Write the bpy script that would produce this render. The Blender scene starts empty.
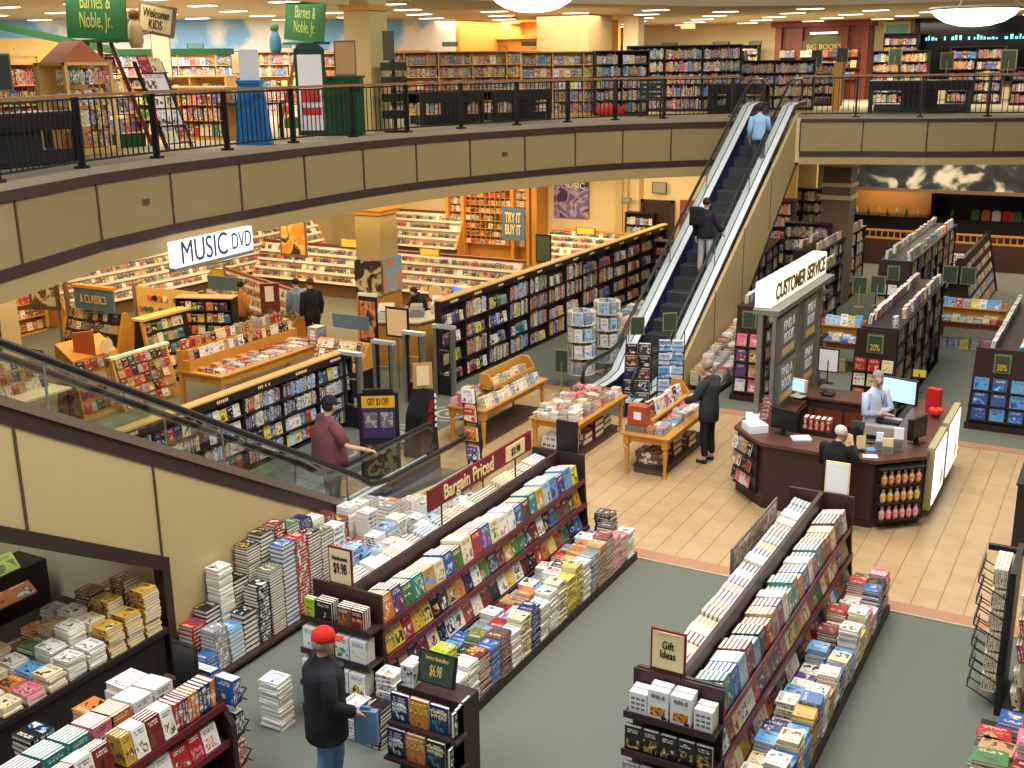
import bpy, math, random, re
from mathutils import Vector, Matrix
from mathutils.bvhtree import BVHTree
SC = bpy.context.scene
COL = SC.collection
rnd = random.Random(11)
V = Vector
# ---------------------------------------------------------------- camera
EYE = V((0, 0, 6.6))
PITCH, ROLL, YAW, FPX = .2765, .0125, -.5085, 1120.0
fw = V((math.sin(YAW)*math.cos(PITCH), math.cos(YAW)*math.cos(PITCH), -math.sin(PITCH)))
rt = V((math.cos(YAW), -math.sin(YAW), 0))
dn = fw.cross(rt)
CR = rt*math.cos(ROLL)+dn*math.sin(ROLL)
CD = -rt*math.sin(ROLL)+dn*math.cos(ROLL)
cam_data = bpy.data.cameras.new('camera')
cam_data.sensor_width = 36.0
cam_data.lens = FPX/1024*36.0
cam_data.clip_end = 200
cam = bpy.data.objects.new('camera', cam_data)
COL.objects.link(cam)
cam.matrix_world = Matrix(((CR.x, -CD.x, -fw.x, EYE.x), (CR.y, -CD.y, -fw.y, EYE.y), (CR.z, -CD.z, -fw.z, EYE.z), (0, 0, 0, 1)))
SC.camera = cam
# ---------------------------------------------------------------- light and exposure
SC.view_settings.view_transform = 'Standard'
SC.view_settings.look = 'None'
SC.view_settings.gamma = 1.0
SC.view_settings.use_curve_mapping = False
SC.view_settings.exposure = 0.0
world = bpy.data.worlds.new('world'); SC.world = world
world.use_nodes = True
world.node_tree.nodes['Background'].inputs[0].default_value = (.96, .95, .90, 1)
world.node_tree.nodes['Background'].inputs[1].default_value = 0.29
def area(name, loc, sx, sy, power, color, rot=(0, 0, 0)):
    d = bpy.data.lights.new(name, 'AREA'); d.shape = 'RECTANGLE'; d.size = sx; d.size_y = sy
    d.energy = power; d.color = color
    o = bpy.data.objects.new(name, d); COL.objects.link(o); o.location = loc; o.rotation_euler = rot
    return o
WARM = (1.0, .74, .42); MID = (1.0, .86, .64); COOL = (.93, .96, 1.0)
area('atrium_lights', (-3.5, 10, 10.5), 6, 8, 1350, (1.0, .97, .92))
area('atrium_lights_far', (-5, 21, 10.5), 6, 8, 1180, (1.0, .95, .86))
area('skylight_near', (-9, 3.0, 9.5), 5, 4, 860, (.72, .84, 1.0))  # added cool fill lamp, not a skylight; tints near book tops bluish
for _x, _y, _p in ((-17, 16, 250), (-17, 23, 300), (-22, 24, 330), (-22, 17, 230), (-16, 30, 380), (-21, 31, 360), (-12.5, 32, 150)):
    area('music_ceiling_lights', (_x, _y, 3.64), 4.2, 4.2, _p, WARM)
area('cafe_spot', (-8.0, 42.6, 2.32), 2.4, .5, 60, WARM, (.75, 0, 0)); area('mural_wash', (-3.5, 38.2, 4.05), 9, .4, 120, MID, (.7, 0, 0))  # second lamp is an added fill that brightens the cafe mural
area('mural_lights', (-22.5, 25.5, 8.05), 3, 6, 420, (.95, .97, 1.0), (0, 0, -.78)); area('mural_lights', (-26.5, 21.5, 8.05), 3, 5, 300, (.95, .97, 1.0), (0, 0, -.78))  # added neutral fill lamps, only to brighten the cloud mural wall
for _x, _y, _p in ((-4, 34, 130), (-2, 37.6, 150), (-7, 37.6, 150), (-10.5, 33.5, 90)):
    area('right_ceiling_lights', (_x, _y, 3.95), 3, 3, _p, MID)
for _x, _y, _p in ((-18, 16, 420), (-23, 23.5, 620), (-15, 31, 420), (-8, 39, 600), (-2, 39, 400), (-21, 34.5, 330), (-14, 40, 760), (-19, 20, 300)):
    area('upper_ceiling_lights', (_x, _y, 8.05), 4, 4, _p, MID)
# ---------------------------------------------------------------- materials
MT = {}
def mat(name, c, rough=.6, metal=0.0, noise=0.0, nscale=8.0, emit=0.0, spec=.4, c2=None, stretch=None):
    if name in MT: return MT[name]
    m = bpy.data.materials.new(name); m.use_nodes = True; nt = m.node_tree
    b = nt.nodes['Principled BSDF']
    b.inputs['Base Color'].default_value = (*c, 1); b.inputs['Roughness'].default_value = rough
    b.inputs['Metallic'].default_value = metal; b.inputs['Specular IOR Level'].default_value = spec
    if emit:
        b.inputs['Emission Color'].default_value = (*c, 1); b.inputs['Emission Strength'].default_value = emit
    if noise or c2:
        tc = nt.nodes.new('ShaderNodeTexCoord'); mp = nt.nodes.new('ShaderNodeMapping')
        nz = nt.nodes.new('ShaderNodeTexNoise'); rp = nt.nodes.new('ShaderNodeMix'); rp.data_type = 'RGBA'
        mp.inputs['Scale'].default_value = stretch or (1, 1, 1)
        nt.links.new(tc.outputs['Object'], mp.inputs['Vector']); nt.links.new(mp.outputs[0], nz.inputs['Vector'])
        nz.inputs['Scale'].default_value = nscale; nz.inputs['Detail'].default_value = 6
        d = c2 or tuple(max(0, x*(1-noise)) for x in c)
        e = c if c2 else tuple(min(1, x*(1+noise)) for x in c)
        rp.inputs[6].default_value = (*d, 1); rp.inputs[7].default_value = (*e, 1)
        nt.links.new(nz.outputs['Fac'], rp.inputs[0]); nt.links.new(rp.outputs[2], b.inputs['Base Color'])
        if emit: nt.links.new(rp.outputs[2], b.inputs['Emission Color'])
    MT[name] = m
    return m
def s2l(r, g, b):
    f = lambda v: (v/255/12.92) if v/255 <= .04045 else ((v/255+.055)/1.055)**2.4
    return (f(r), f(g), f(b))
carpet = mat('carpet', s2l(110, 113, 102), .95, noise=.35, nscale=60, spec=.1)
beige = mat('beige_panel', s2l(192, 168, 120), .55, noise=.05, nscale=3)
cream = mat('cream_wall', s2l(226, 208, 164), .7, noise=.04, nscale=2)
tanwall = mat('tan_wall', s2l(196, 160, 100), .7, noise=.08, nscale=2)
darktrim = mat('dark_trim', s2l(58, 44, 40), .45)
brtrim = mat('brown_trim', s2l(118, 100, 86), .45)
joint = mat('panel_joint', s2l(84, 64, 42), .6)
dwood = mat('dark_wood', s2l(56, 36, 34), .5, noise=.25, nscale=9, stretch=(1, 1, 8))
bwood = mat('black_wood', s2l(40, 28, 28), .5, noise=.2, nscale=9)
redwood = mat('mahogany', s2l(112, 52, 32), .4, noise=.25, nscale=6, stretch=(1, 1, 6))
oak = mat('oak', s2l(202, 142, 60), .45, noise=.2, nscale=7, stretch=(1, 1, 7))
pale = mat('pale_oak', s2l(226, 180, 104), .5, noise=.15, nscale=7, stretch=(1, 1, 7))
honey = mat('honey_wood', s2l(198, 138, 58), .35, noise=.18, nscale=7, stretch=(6, 1, 1))
strip = mat('price_strip', s2l(108, 32, 44), .4)
black = mat('black_plastic', (.012, .012, .014), .4)
iron = mat('black_iron', (.02, .017, .014), .45, metal=.3)
steel = mat('brushed_steel', s2l(150, 150, 146), .35, metal=.7)
whitem = mat('white_bin', s2l(236, 230, 214), .6)
whitep = mat('white_paper', s2l(240, 240, 240), .7)
grey = mat('grey_panel', s2l(132, 130, 120), .5)
green = mat('green_board', s2l(18, 84, 42), .6)
dgreen = mat('sign_green', s2l(58, 72, 58), .5)
gold = mat('gold_ink', s2l(222, 190, 110), .5)
creamp = mat('cream_card', s2l(240, 214, 160), .6)
maroon = mat('maroon_card', s2l(118, 26, 34), .5)
ink = mat('black_ink', (.01, .01, .01), .6)
blackcloth = mat('black_cloth', (.012, .011, .012), .85)
glow = mat('lit_panel', (1.0, .93, .78), .5, emit=1.25)
glowc = mat('lit_white', (.95, .97, 1.0), .5, emit=1.1)
lampm = mat('lamp_glass', (1.0, .93, .80), .4, emit=3.0)
blueM = mat('sign_blue', s2l(84, 112, 130), .5)
cablue = mat('blue_board', s2l(24, 116, 186), .5)
yellow = mat('yellow_card', s2l(222, 200, 60), .5)
rubber = mat('handrail_rubber', (.014, .013, .012), .35)
deckm = mat('escalator_deck', s2l(226, 232, 240), .3, metal=.15)
stepm = mat('step_metal', s2l(74, 76, 78), .5, metal=.5)
skirt = mat('skirt_blue', s2l(24, 34, 84), .4)
ceilm = mat('ceiling_tile', s2l(190, 172, 138), .8, noise=.05, nscale=2)
redplas = mat('red_plastic', s2l(196, 30, 34), .4)
def glassmat():
    m = bpy.data.materials.new('balustrade_glass'); m.use_nodes = True; nt = m.node_tree; nt.nodes.clear()
    o = nt.nodes.new('ShaderNodeOutputMaterial'); mx = nt.nodes.new('ShaderNodeMixShader')
    t = nt.nodes.new('ShaderNodeBsdfTransparent'); g = nt.nodes.new('ShaderNodeBsdfGlossy')
    g.inputs['Roughness'].default_value = .03; t.inputs[0].default_value = (.93, .96, .94, 1)
    mx.inputs[0].default_value = .07; nt.links.new(t.outputs[0], mx.inputs[1]); nt.links.new(g.outputs[0], mx.inputs[2])
    nt.links.new(mx.outputs[0], o.inputs[0]); return m
glass = glassmat()
def tilemat():
    m = bpy.data.materials.new('floor_tile'); m.use_nodes = True; nt = m.node_tree; b = nt.nodes['Principled BSDF']; L = nt.links.new
    tc = nt.nodes.new('ShaderNodeTexCoord'); sp = nt.nodes.new('ShaderNodeSeparateXYZ'); L(tc.outputs['Object'], sp.inputs[0])
    def M(op, a, c):
        n = nt.nodes.new('ShaderNodeMath'); n.operation = op
        for i, x in enumerate((a, c)):
            if hasattr(x, 'links'): L(x, n.inputs[i])
            elif x is not None: n.inputs[i].default_value = x
        return n.outputs[0]
    def line(o, w): return M('LESS_THAN', M('FRACT', M('DIVIDE', o, .315), None), w)
    def mixc(f, a, c):
        n = nt.nodes.new('ShaderNodeMix'); n.data_type = 'RGBA'
        L(f, n.inputs[0]) if hasattr(f, 'links') else None
        for i, x in ((6, a), (7, c)):
            if hasattr(x, 'links'): L(x, n.inputs[i])
            else: n.inputs[i].default_value = (*x, 1)
        return n.outputs[2]
    nz = nt.nodes.new('ShaderNodeTexNoise'); nz.inputs['Scale'].default_value = 4; nz.inputs['Detail'].default_value = 6; L(tc.outputs['Object'], nz.inputs['Vector'])
    wn = nt.nodes.new('ShaderNodeTexWhiteNoise'); wn.noise_dimensions = '2D'; cx = nt.nodes.new('ShaderNodeCombineXYZ')
    L(M('FLOOR', M('DIVIDE', sp.outputs[0], .315), None), cx.inputs[0]); L(M('FLOOR', M('DIVIDE', sp.outputs[1], .315), None), cx.inputs[1]); L(cx.outputs[0], wn.inputs['Vector'])
    f = M('ADD', M('MULTIPLY', nz.outputs['Fac'], .8), M('MULTIPLY', wn.outputs['Value'], .25))
    base = mixc(f, s2l(172, 138, 96), s2l(206, 176, 132))
    c1 = mixc(M('MULTIPLY', line(sp.outputs[1], .03), .35), base, s2l(150, 116, 78))
    c2 = mixc(M('MULTIPLY', line(sp.outputs[0], .04), .9), c1, s2l(128, 96, 66))
    L(c2, b.inputs['Base Color']); b.inputs['Roughness'].default_value = .33
    return m
tilem = tilemat()
def ringmat():
    m = bpy.data.materials.new('ring_carpet'); m.use_nodes = True; nt = m.node_tree; b = nt.nodes['Principled BSDF']
    tc = nt.nodes.new('ShaderNodeTexCoord'); w = nt.nodes.new('ShaderNodeTexWave'); w.wave_type = 'RINGS'; w.rings_direction = 'SPHERICAL'
    w.inputs['Scale'].default_value = 1.6; r = nt.nodes.new('ShaderNodeValToRGB')
    r.color_ramp.elements[0].position = .6; r.color_ramp.elements[0].color = (*s2l(104, 104, 98), 1)
    r.color_ramp.elements[1].position = .75; r.color_ramp.elements[1].color = (*s2l(170, 168, 158), 1)
    nt.links.new(tc.outputs['Object'], w.inputs['Vector']); nt.links.new(w.outputs['Color'], r.inputs[0]); nt.links.new(r.outputs[0], b.inputs['Base Color'])
    b.inputs['Roughness'].default_value = .9
    return m
def skymat():
    m = bpy.data.materials.new('cloud_mural'); m.use_nodes = True; nt = m.node_tree; b = nt.nodes['Principled BSDF']
    tc = nt.nodes.new('ShaderNodeTexCoord'); nz = nt.nodes.new('ShaderNodeTexNoise'); nz.inputs['Scale'].default_value = .42; nz.inputs['Detail'].default_value = 5
    r = nt.nodes.new('ShaderNodeValToRGB'); r.color_ramp.elements[0].position = .46; r.color_ramp.elements[0].color = (*s2l(128, 184, 232), 1)
    r.color_ramp.elements[1].position = .53; r.color_ramp.elements[1].color = (*s2l(240, 234, 224), 1)
    nt.links.new(tc.outputs['Object'], nz.inputs['Vector']); nt.links.new(nz.outputs['Fac'], r.inputs[0]); nt.links.new(r.outputs[0], b.inputs['Base Color'])
    return m
def patchmat(name, cols, scale=3.0, interp='LINEAR'):
    m = bpy.data.materials.new(name); m.use_nodes = True; nt = m.node_tree; b = nt.nodes['Principled BSDF']
    tc = nt.nodes.new('ShaderNodeTexCoord'); nz = nt.nodes.new('ShaderNodeTexNoise'); nz.inputs['Scale'].default_value = scale; nz.inputs['Detail'].default_value = 3
    nz.inputs['Distortion'].default_value = .6
    r = nt.nodes.new('ShaderNodeValToRGB'); r.color_ramp.interpolation = interp
    e = r.color_ramp.elements
    e[0].position = 0; e[0].color = (*cols[0], 1); e[1].position = .44; e[1].color = (*cols[1], 1)
    for i, c in enumerate(cols[2:]):
        x = e.new(.44+.07*(i+1)); x.color = (*c, 1)
    nt.links.new(tc.outputs['Object'], nz.inputs['Vector']); nt.links.new(nz.outputs['Fac'], r.inputs[0]); nt.links.new(r.outputs[0], b.inputs['Base Color'])
    b.inputs['Roughness'].default_value = .5
    return m
# three materials for every book: printed cover, spine, page edges; colours come from attributes
def bookmats():
    out = []
    for kind in ('cover', 'spine', 'pages'):
        m = bpy.data.materials.new('book_'+kind); m.use_nodes = True; nt = m.node_tree; b = nt.nodes['Principled BSDF']
        L = nt.links.new
        def N(t, **k):
            n = nt.nodes.new(t)
            for a, v in k.items(): setattr(n, a, v)
            return n
        def math_(op, a, bb, cc=None):
            n = N('ShaderNodeMath', operation=op)
            for i, x in enumerate((a, bb, cc)):
                if x is None: continue
                if hasattr(x, 'links'): L(x, n.inputs[i])
                else: n.inputs[i].default_value = x
            return n.outputs[0]
        def mix(f, a, bb):
            n = N('ShaderNodeMix', data_type='RGBA'); L(f, n.inputs[0]) if hasattr(f, 'links') else None
            for i, x in ((6, a), (7, bb)):
                if hasattr(x, 'links'): L(x, n.inputs[i])
                else: n.inputs[i].default_value = (*x, 1)
            return n.outputs[2]
        ca = N('ShaderNodeAttribute', attribute_name='Base'); cb = N('ShaderNodeAttribute', attribute_name='Accent')
        uv = N('ShaderNodeUVMap', uv_map='UVMap'); sp = N('ShaderNodeSeparateXYZ'); L(uv.outputs[0], sp.inputs[0])
        u, v = sp.outputs[0], sp.outputs[1]; seed = ca.outputs['Alpha']
        if kind == 'cover':
            cx = N('ShaderNodeCombineXYZ'); L(u, cx.inputs[0]); L(v, cx.inputs[1]); L(math_('MULTIPLY', seed, 97.0), cx.inputs[2])
            nz = N('ShaderNodeTexNoise'); nz.inputs['Scale'].default_value = 2.6; nz.inputs['Detail'].default_value = 4; nz.inputs['Distortion'].default_value = .8; L(cx.outputs[0], nz.inputs['Vector'])
            blob = math_('GREATER_THAN', nz.outputs['Fac'], .52)
            blob2 = math_('GREATER_THAN', nz.outputs['Fac'], .60)
            top = math_('ADD', .45, math_('MULTIPLY', seed, .25))
            pic = math_('MULTIPLY', math_('MULTIPLY', math_('LESS_THAN', v, top), math_('GREATER_THAN', v, .08)), math_('COMPARE', u, .5, .42))
            base = mix(math_('MULTIPLY', pic, blob), ca.outputs['Color'], cb.outputs['Color'])
            base = mix(math_('MULTIPLY', pic, blob2), base, mix(math_('GREATER_THAN', seed, .5), (.75, .68, .55), (.10, .06, .05)))
            nz2 = N('ShaderNodeTexNoise'); cy = N('ShaderNodeCombineXYZ'); L(math_('MULTIPLY', u, 14.0), cy.inputs[0]); L(math_('MULTIPLY', math_('FLOOR', math_('MULTIPLY', v, 11.0), None), 7.3), cy.inputs[1]); L(math_('MULTIPLY', seed, 31.0), cy.inputs[2])
            nz2.inputs['Scale'].default_value = 1; L(cy.outputs[0], nz2.inputs['Vector'])
            ln = math_('MULTIPLY', math_('COMPARE', math_('FRACT', math_('MULTIPLY', v, 11.0), None), .5, .33), math_('GREATER_THAN', nz2.outputs['Fac'], .45))
            ttl = math_('MULTIPLY', math_('MULTIPLY', math_('MULTIPLY', ln, math_('COMPARE', u, .5, .34)), math_('COMPARE', v, .80, .09)), .8)
            lum = N('ShaderNodeRGBToBW'); L(ca.outputs['Color'], lum.inputs[0])
            ic = mix(math_('GREATER_THAN', lum.outputs[0], .3), (.85, .80, .66), (.06, .04, .06))
            col = mix(ttl, base, ic); b.inputs['Roughness'].default_value = .28
        elif kind == 'spine':
            nz2 = N('ShaderNodeTexNoise'); cy = N('ShaderNodeCombineXYZ'); L(math_('MULTIPLY', v, 16.0), cy.inputs[0]); L(math_('MULTIPLY', seed, 91.0), cy.inputs[1])
            nz2.inputs['Scale'].default_value = 1; L(cy.outputs[0], nz2.inputs['Vector'])
            ttl = math_('MULTIPLY', math_('MULTIPLY', math_('COMPARE', u, .5, .24), math_('GREATER_THAN', nz2.outputs['Fac'], .48)), math_('COMPARE', v, .5, .38))
            lum = N('ShaderNodeRGBToBW'); L(ca.outputs['Color'], lum.inputs[0])
            ic = mix(math_('GREATER_THAN', lum.outputs[0], .3), (.8, .74, .6), (.08, .05, .07))
            band = math_('COMPARE', v, math_('ADD', .1, math_('MULTIPLY', seed, .75)), .07)
            col = mix(ttl, mix(band, ca.outputs['Color'], cb.outputs['Color']), ic); b.inputs['Roughness'].default_value = .35
        else:
            edge = math_('GREATER_THAN', math_('ABSOLUTE', math_('SUBTRACT', v, .5), None), .35)
            wv = math_('FRACT', math_('MULTIPLY', v, 9.0), None)
            pg = mix(wv, s2l(246, 240, 224), s2l(214, 200, 172))
            col = mix(edge, pg, ca.outputs['Color']); b.inputs['Roughness'].default_value = .7
        L(col, b.inputs['Base Color']); out.append(m)
    return out
BM = bookmats()
# ---------------------------------------------------------------- mesh helpers
ROOTLOC = {}
class MB:
    def __init__(s): s.v = []; s.f = []; s.m = []
    def q(s, pts, mi=0):
        k = len(s.v); s.v += [tuple(p) for p in pts]; s.f.append(tuple(range(k, k+len(pts)))); s.m.append(mi); return s
    def fr(s, c, r, u, n, w, h, t, mi=0):
        c = V(c); r = V(r)*w/2; u = V(u)*h/2; n = V(n)*t/2; k = len(s.v)
        for a, b, d in ((-1, -1, -1), (1, -1, -1), (1, 1, -1), (-1, 1, -1), (-1, -1, 1), (1, -1, 1), (1, 1, 1), (-1, 1, 1)):
            s.v.append(tuple(c+r*a+u*b+n*d))
        for f in ((3, 2, 1, 0), (4, 5, 6, 7), (0, 1, 5, 4), (2, 3, 7, 6), (1, 2, 6, 5), (3, 0, 4, 7)):
            s.f.append(tuple(k+i for i in f)); s.m.append(mi)
        return s
    def b(s, x0, x1, y0, y1, z0, z1, mi=0):
        return s.fr(((x0+x1)/2, (y0+y1)/2, (z0+z1)/2), (1, 0, 0), (0, 1, 0), (0, 0, 1), x1-x0, y1-y0, z1-z0, mi)
    def bar(s, p, q, w, h, mi=0, up=(0, 0, 1)):
        p = V(p); q = V(q); d = q-p; L = d.length
        if L < 1e-6: return s
        d /= L; r = d.cross(V(up))
        if r.length < 1e-3: r = d.cross(V((1, 0, 0)))
        r.normalize(); u = r.cross(d)
        return s.fr((p+q)/2, r, u, d, w, h, L, mi)
    def lathe(s, c, prof, n=12, mi=0, ax='z'):
        k = len(s.v); c = V(c)
        for r, z in prof:
            for i in range(n):
                a = 2*math.pi*i/n
                p = (r*math.cos(a), r*math.sin(a), z) if ax == 'z' else ((r*math.cos(a), z, r*math.sin(a)) if ax == 'y' else (z, r*math.cos(a), r*math.sin(a)))
                s.v.append(tuple(c+V(p)))
        for j in range(len(prof)-1):
            for i in range(n):
                a = k+j*n+i; b = k+j*n+(i+1) % n
                s.f.append((a, b, b+n, a+n)); s.m.append(mi)
        s.f.append(tuple(k+i for i in reversed(range(n)))); s.m.append(mi)
        s.f.append(tuple(k+(len(prof)-1)*n+i for i in range(n))); s.m.append(mi)
        return s
    def cyl(s, p, q, r, n=10, mi=0, r2=None):
        p = V(p); q = V(q); d = (q-p).normalized(); a = d.orthogonal().normalized(); b = d.cross(a); k = len(s.v); r2 = r if r2 is None else r2
        for c, rr in ((p, r), (q, r2)):
            for i in range(n):
                t = 2*math.pi*i/n; s.v.append(tuple(c+(a*math.cos(t)+b*math.sin(t))*rr))
        for i in range(n): s.f.append((k+i, k+(i+1) % n, k+n+(i+1) % n, k+n+i)); s.m.append(mi)
        s.f.append(tuple(k+i for i in reversed(range(n)))); s.m.append(mi); s.f.append(tuple(k+n+i for i in range(n))); s.m.append(mi)
        return s
    def tube(s, pts, r, n=8, mi=0):
        pts = [V(p) for p in pts]; k = len(s.v); prev = None
        for i, p in enumerate(pts):
            d = (pts[min(i+1, len(pts)-1)]-pts[max(i-1, 0)]).normalized()
            a = V((1, 0, 0)) if prev is None and abs(d.x) < .9 else (prev or V((0, 0, 1)))
            a = (a-d*a.dot(d)).normalized(); prev = a; b = d.cross(a)
            for j in range(n):
                t = 2*math.pi*j/n; s.v.append(tuple(p+(a*math.cos(t)+b*math.sin(t))*r))
        for i in range(len(pts)-1):
            for j in range(n):
                x = k+i*n+j; y = k+i*n+(j+1) % n; s.f.append((x, y, y+n, x+n)); s.m.append(mi)
        s.f.append(tuple(k+i for i in reversed(range(n)))); s.m.append(mi); s.f.append(tuple(k+(len(pts)-1)*n+i for i in range(n))); s.m.append(mi)
        return s
    def prism(s, poly, a, b, ax='z', mi=0):
        k = len(s.v); n = len(poly)
        for t in (a, b):
            for x, y in poly: s.v.append((x, y, t) if ax == 'z' else ((t, x, y) if ax == 'x' else (x, t, y)))
        for i in range(n): s.f.append((k+i, k+(i+1) % n, k+n+(i+1) % n, k+n+i)); s.m.append(mi)
        s.f.append(tuple(k+i for i in reversed(range(n)))); s.m.append(mi); s.f.append(tuple(k+n+i for i in range(n))); s.m.append(mi)
        return s
    def build(s, name, mats, parent=None, loc=None, smooth=False, local=False, bevel=0):
        if not isinstance(mats, (list, tuple)): mats = [mats]
        o0 = V((0, 0, 0))
        if parent is not None and not local: o0 = ROOTLOC[parent.name]
        if loc is not None: o0 = V(loc)
        me = bpy.data.meshes.new(name)
        me.from_pydata([(x-o0.x, y-o0.y, z-o0.z) for x, y, z in s.v], [], s.f)
        for m in mats: me.materials.append(m)
        if len(mats) > 1: me.polygons.foreach_set('material_index', s.m)
        if smooth: me.polygons.foreach_set('use_smooth', [True]*len(s.f))
        me.update()
        o = bpy.data.objects.new(name, me); COL.objects.link(o)
        if parent is not None:
            o.parent = parent; ROOTLOC[o.name] = ROOTLOC[parent.name]
        else:
            o.location = o0; ROOTLOC[o.name] = o0
        if bevel:
            md = o.modifiers.new('bevel', 'BEVEL'); md.width = bevel; md.segments = 2; md.limit_method = 'ANGLE'
        return o
def tidy(s):
    for a, b in ((r'\bwest-most', 'left-most'), (r'\beast-most', 'right-most'), (r'\bwest\b', 'left'), (r'\beast\b', 'right'), (r'\bsouth\b', 'near'), (r'\bnorth\b', 'far'), ('oak shelves on the far left wall', 'far oak shelves'), ('case on the cloud mural wall', 'cloud mural case'), ('left left', 'left')): s = re.sub(a, b, s)
    def n(t): return len(re.findall(r"[A-Za-z0-9][A-Za-z0-9'-]*", t))
    for a, b in ((' counted from', ' from'), ('from the near end', 'from near end'), ('from the left end', 'from left end'), ('from the far end', 'from far end'), (' of the ', ' of '), (', the ', ', '), (' on the ', ' on '), (' from the ', ' from '), (' at the ', ' at '), (' in the ', ' in '), (' under the ', ' under '), (' behind the ', ' behind '), ('spare ', ''), (' side,', ','), (' by the ', ' by '), (' beside the ', ' beside '), ('second middle case upstairs', 'second middle case'), ('black case beside the slanting bin', 'black disc bookcase'), ('black case beside slanting bin', 'black disc bookcase'), ('magazine rack by cafe', 'cafe magazine rack'), ('upstairs case at left edge', 'left edge upstairs case'), ('from near end', 'from nearest'), ('from left end', 'from left'), ('table by man in black', 'red box table'), ('below the top of', 'inside'), ('left edge on top of', 'atop')):
        if n(s) <= 16: return s
        s = s.replace(a, b)
    return s
def tag(o, label=None, cat=None, group=None, kind=None):
    if label: label = tidy(label)
    if label: o['label'] = label
    if cat: o['category'] = cat
    if group: o['group'] = group
    if kind: o['kind'] = kind
    return o
def thing(name, label, cat, loc, group=None, rz=0):
    o = bpy.data.objects.new(name, None); COL.objects.link(o); o.location = loc; o.rotation_euler = (0, 0, rz); o.empty_display_size = .1
    ROOTLOC[o.name] = V(loc); return tag(o, label, cat, group)
def struct(name, mb, mats, parent=None, **k):
    o = mb.build(name, mats, parent, **k)
    if parent is None: o['kind'] = 'structure'
    return o
def copy_tree(o, parent=None):
    c = o.copy(); COL.objects.link(c); c.parent = parent
    for ch in list(o.children): copy_tree(ch, c)
    return c
def txt(s, c, r, u, height, m, parent=None, name='lettering', width=None, bold=.0, font_up=1.0):
    cu = bpy.data.curves.new(name, 'FONT'); cu.body = s; cu.align_x = 'CENTER'; cu.align_y = 'CENTER'; cu.size = 1.0
    cu.extrude = .004; cu.offset = bold; cu.space_line = .85
    cu.materials.append(m)
    o = bpy.data.objects.new(name, cu); COL.objects.link(o)
    r = V(r).normalized(); u = V(u).normalized(); n = r.cross(u)
    nl = s.count('\n')+1; w = max(len(x) for x in s.split('\n'))*.56
    sx = (width/w) if width else height*1.35; sy = height/nl*1.35
    base = ROOTLOC[parent.name] if parent is not None else V((0, 0, 0))
    M4 = Matrix(((r.x, u.x, n.x, 0), (r.y, u.y, n.y, 0), (r.z, u.z, n.z, 0), (0, 0, 0, 1)))
    bpy.context.view_layer.update(); me = bpy.data.meshes.new_from_object(o.evaluated_get(bpy.context.evaluated_depsgraph_get())); bpy.data.objects.remove(o)
    o = bpy.data.objects.new(name, me); COL.objects.link(o)
    o.parent = parent
    o.matrix_local = Matrix.Translation(V(c)-base) @ M4 @ Matrix.Diagonal((sx, sy, 1, 1))
    return o
# ---------------------------------------------------------------- books
PAL = {'white': (236, 232, 224), 'cream': (236, 218, 174), 'black': (28, 26, 30), 'red': (172, 44, 40), 'maroon': (118, 34, 40), 'orange': (206, 118, 50),
       'yellow': (222, 204, 84), 'green': (70, 120, 62), 'lime green': (176, 198, 40), 'teal': (44, 130, 130), 'blue': (50, 92, 160), 'sky blue': (96, 160, 214),
       'navy': (28, 38, 92), 'purple': (92, 66, 120), 'pink': (226, 120, 140), 'brown': (112, 72, 44), 'tan': (192, 152, 102), 'grey': (142, 142, 146),
       'olive': (108, 106, 62), 'gold': (204, 158, 56), 'pale blue': (170, 198, 228), 'dark grey': (66, 66, 72)}
PALN = list(PAL)
PL = {k: s2l(*v) for k, v in PAL.items()}
BRIGHT = ['white', 'white', 'cream', 'red', 'orange', 'yellow', 'blue', 'sky blue', 'green', 'black', 'brown', 'tan', 'pink', 'navy', 'teal', 'gold', 'purple', 'pale blue', 'maroon']
DARKP = ['black', 'black', 'brown', 'maroon', 'navy', 'red', 'white', 'cream', 'orange', 'green', 'blue', 'gold', 'dark grey', 'tan', 'white', 'yellow']
LIGHTP = ['white', 'white', 'cream', 'pale blue', 'sky blue', 'tan', 'grey', 'pink', 'yellow', 'red', 'blue', 'white']
def nth(i):
    return str(i)+('th' if 10 <= i % 100 <= 20 else {1: 'st', 2: 'nd', 3: 'rd'}.get(i % 10, 'th'))
BK = []
Z = V((0, 0, 1))
def bk(kind, c, r, u, n, w, h, t, col, acc, label, group=None, plain=False):
    BK.append((kind, V(c), V(r), V(u), V(n), w, h, t, col, acc, rnd.random(), label, group))
NOUN = {'hardback_book': 'hardback', 'paperback_book': 'paperback', 'compact_disc_case': 'disc case', 'picture_book': 'picture book', 'magazine': 'magazine', 'library_book': 'book', 'rack_booklet': 'booklet'}
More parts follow.
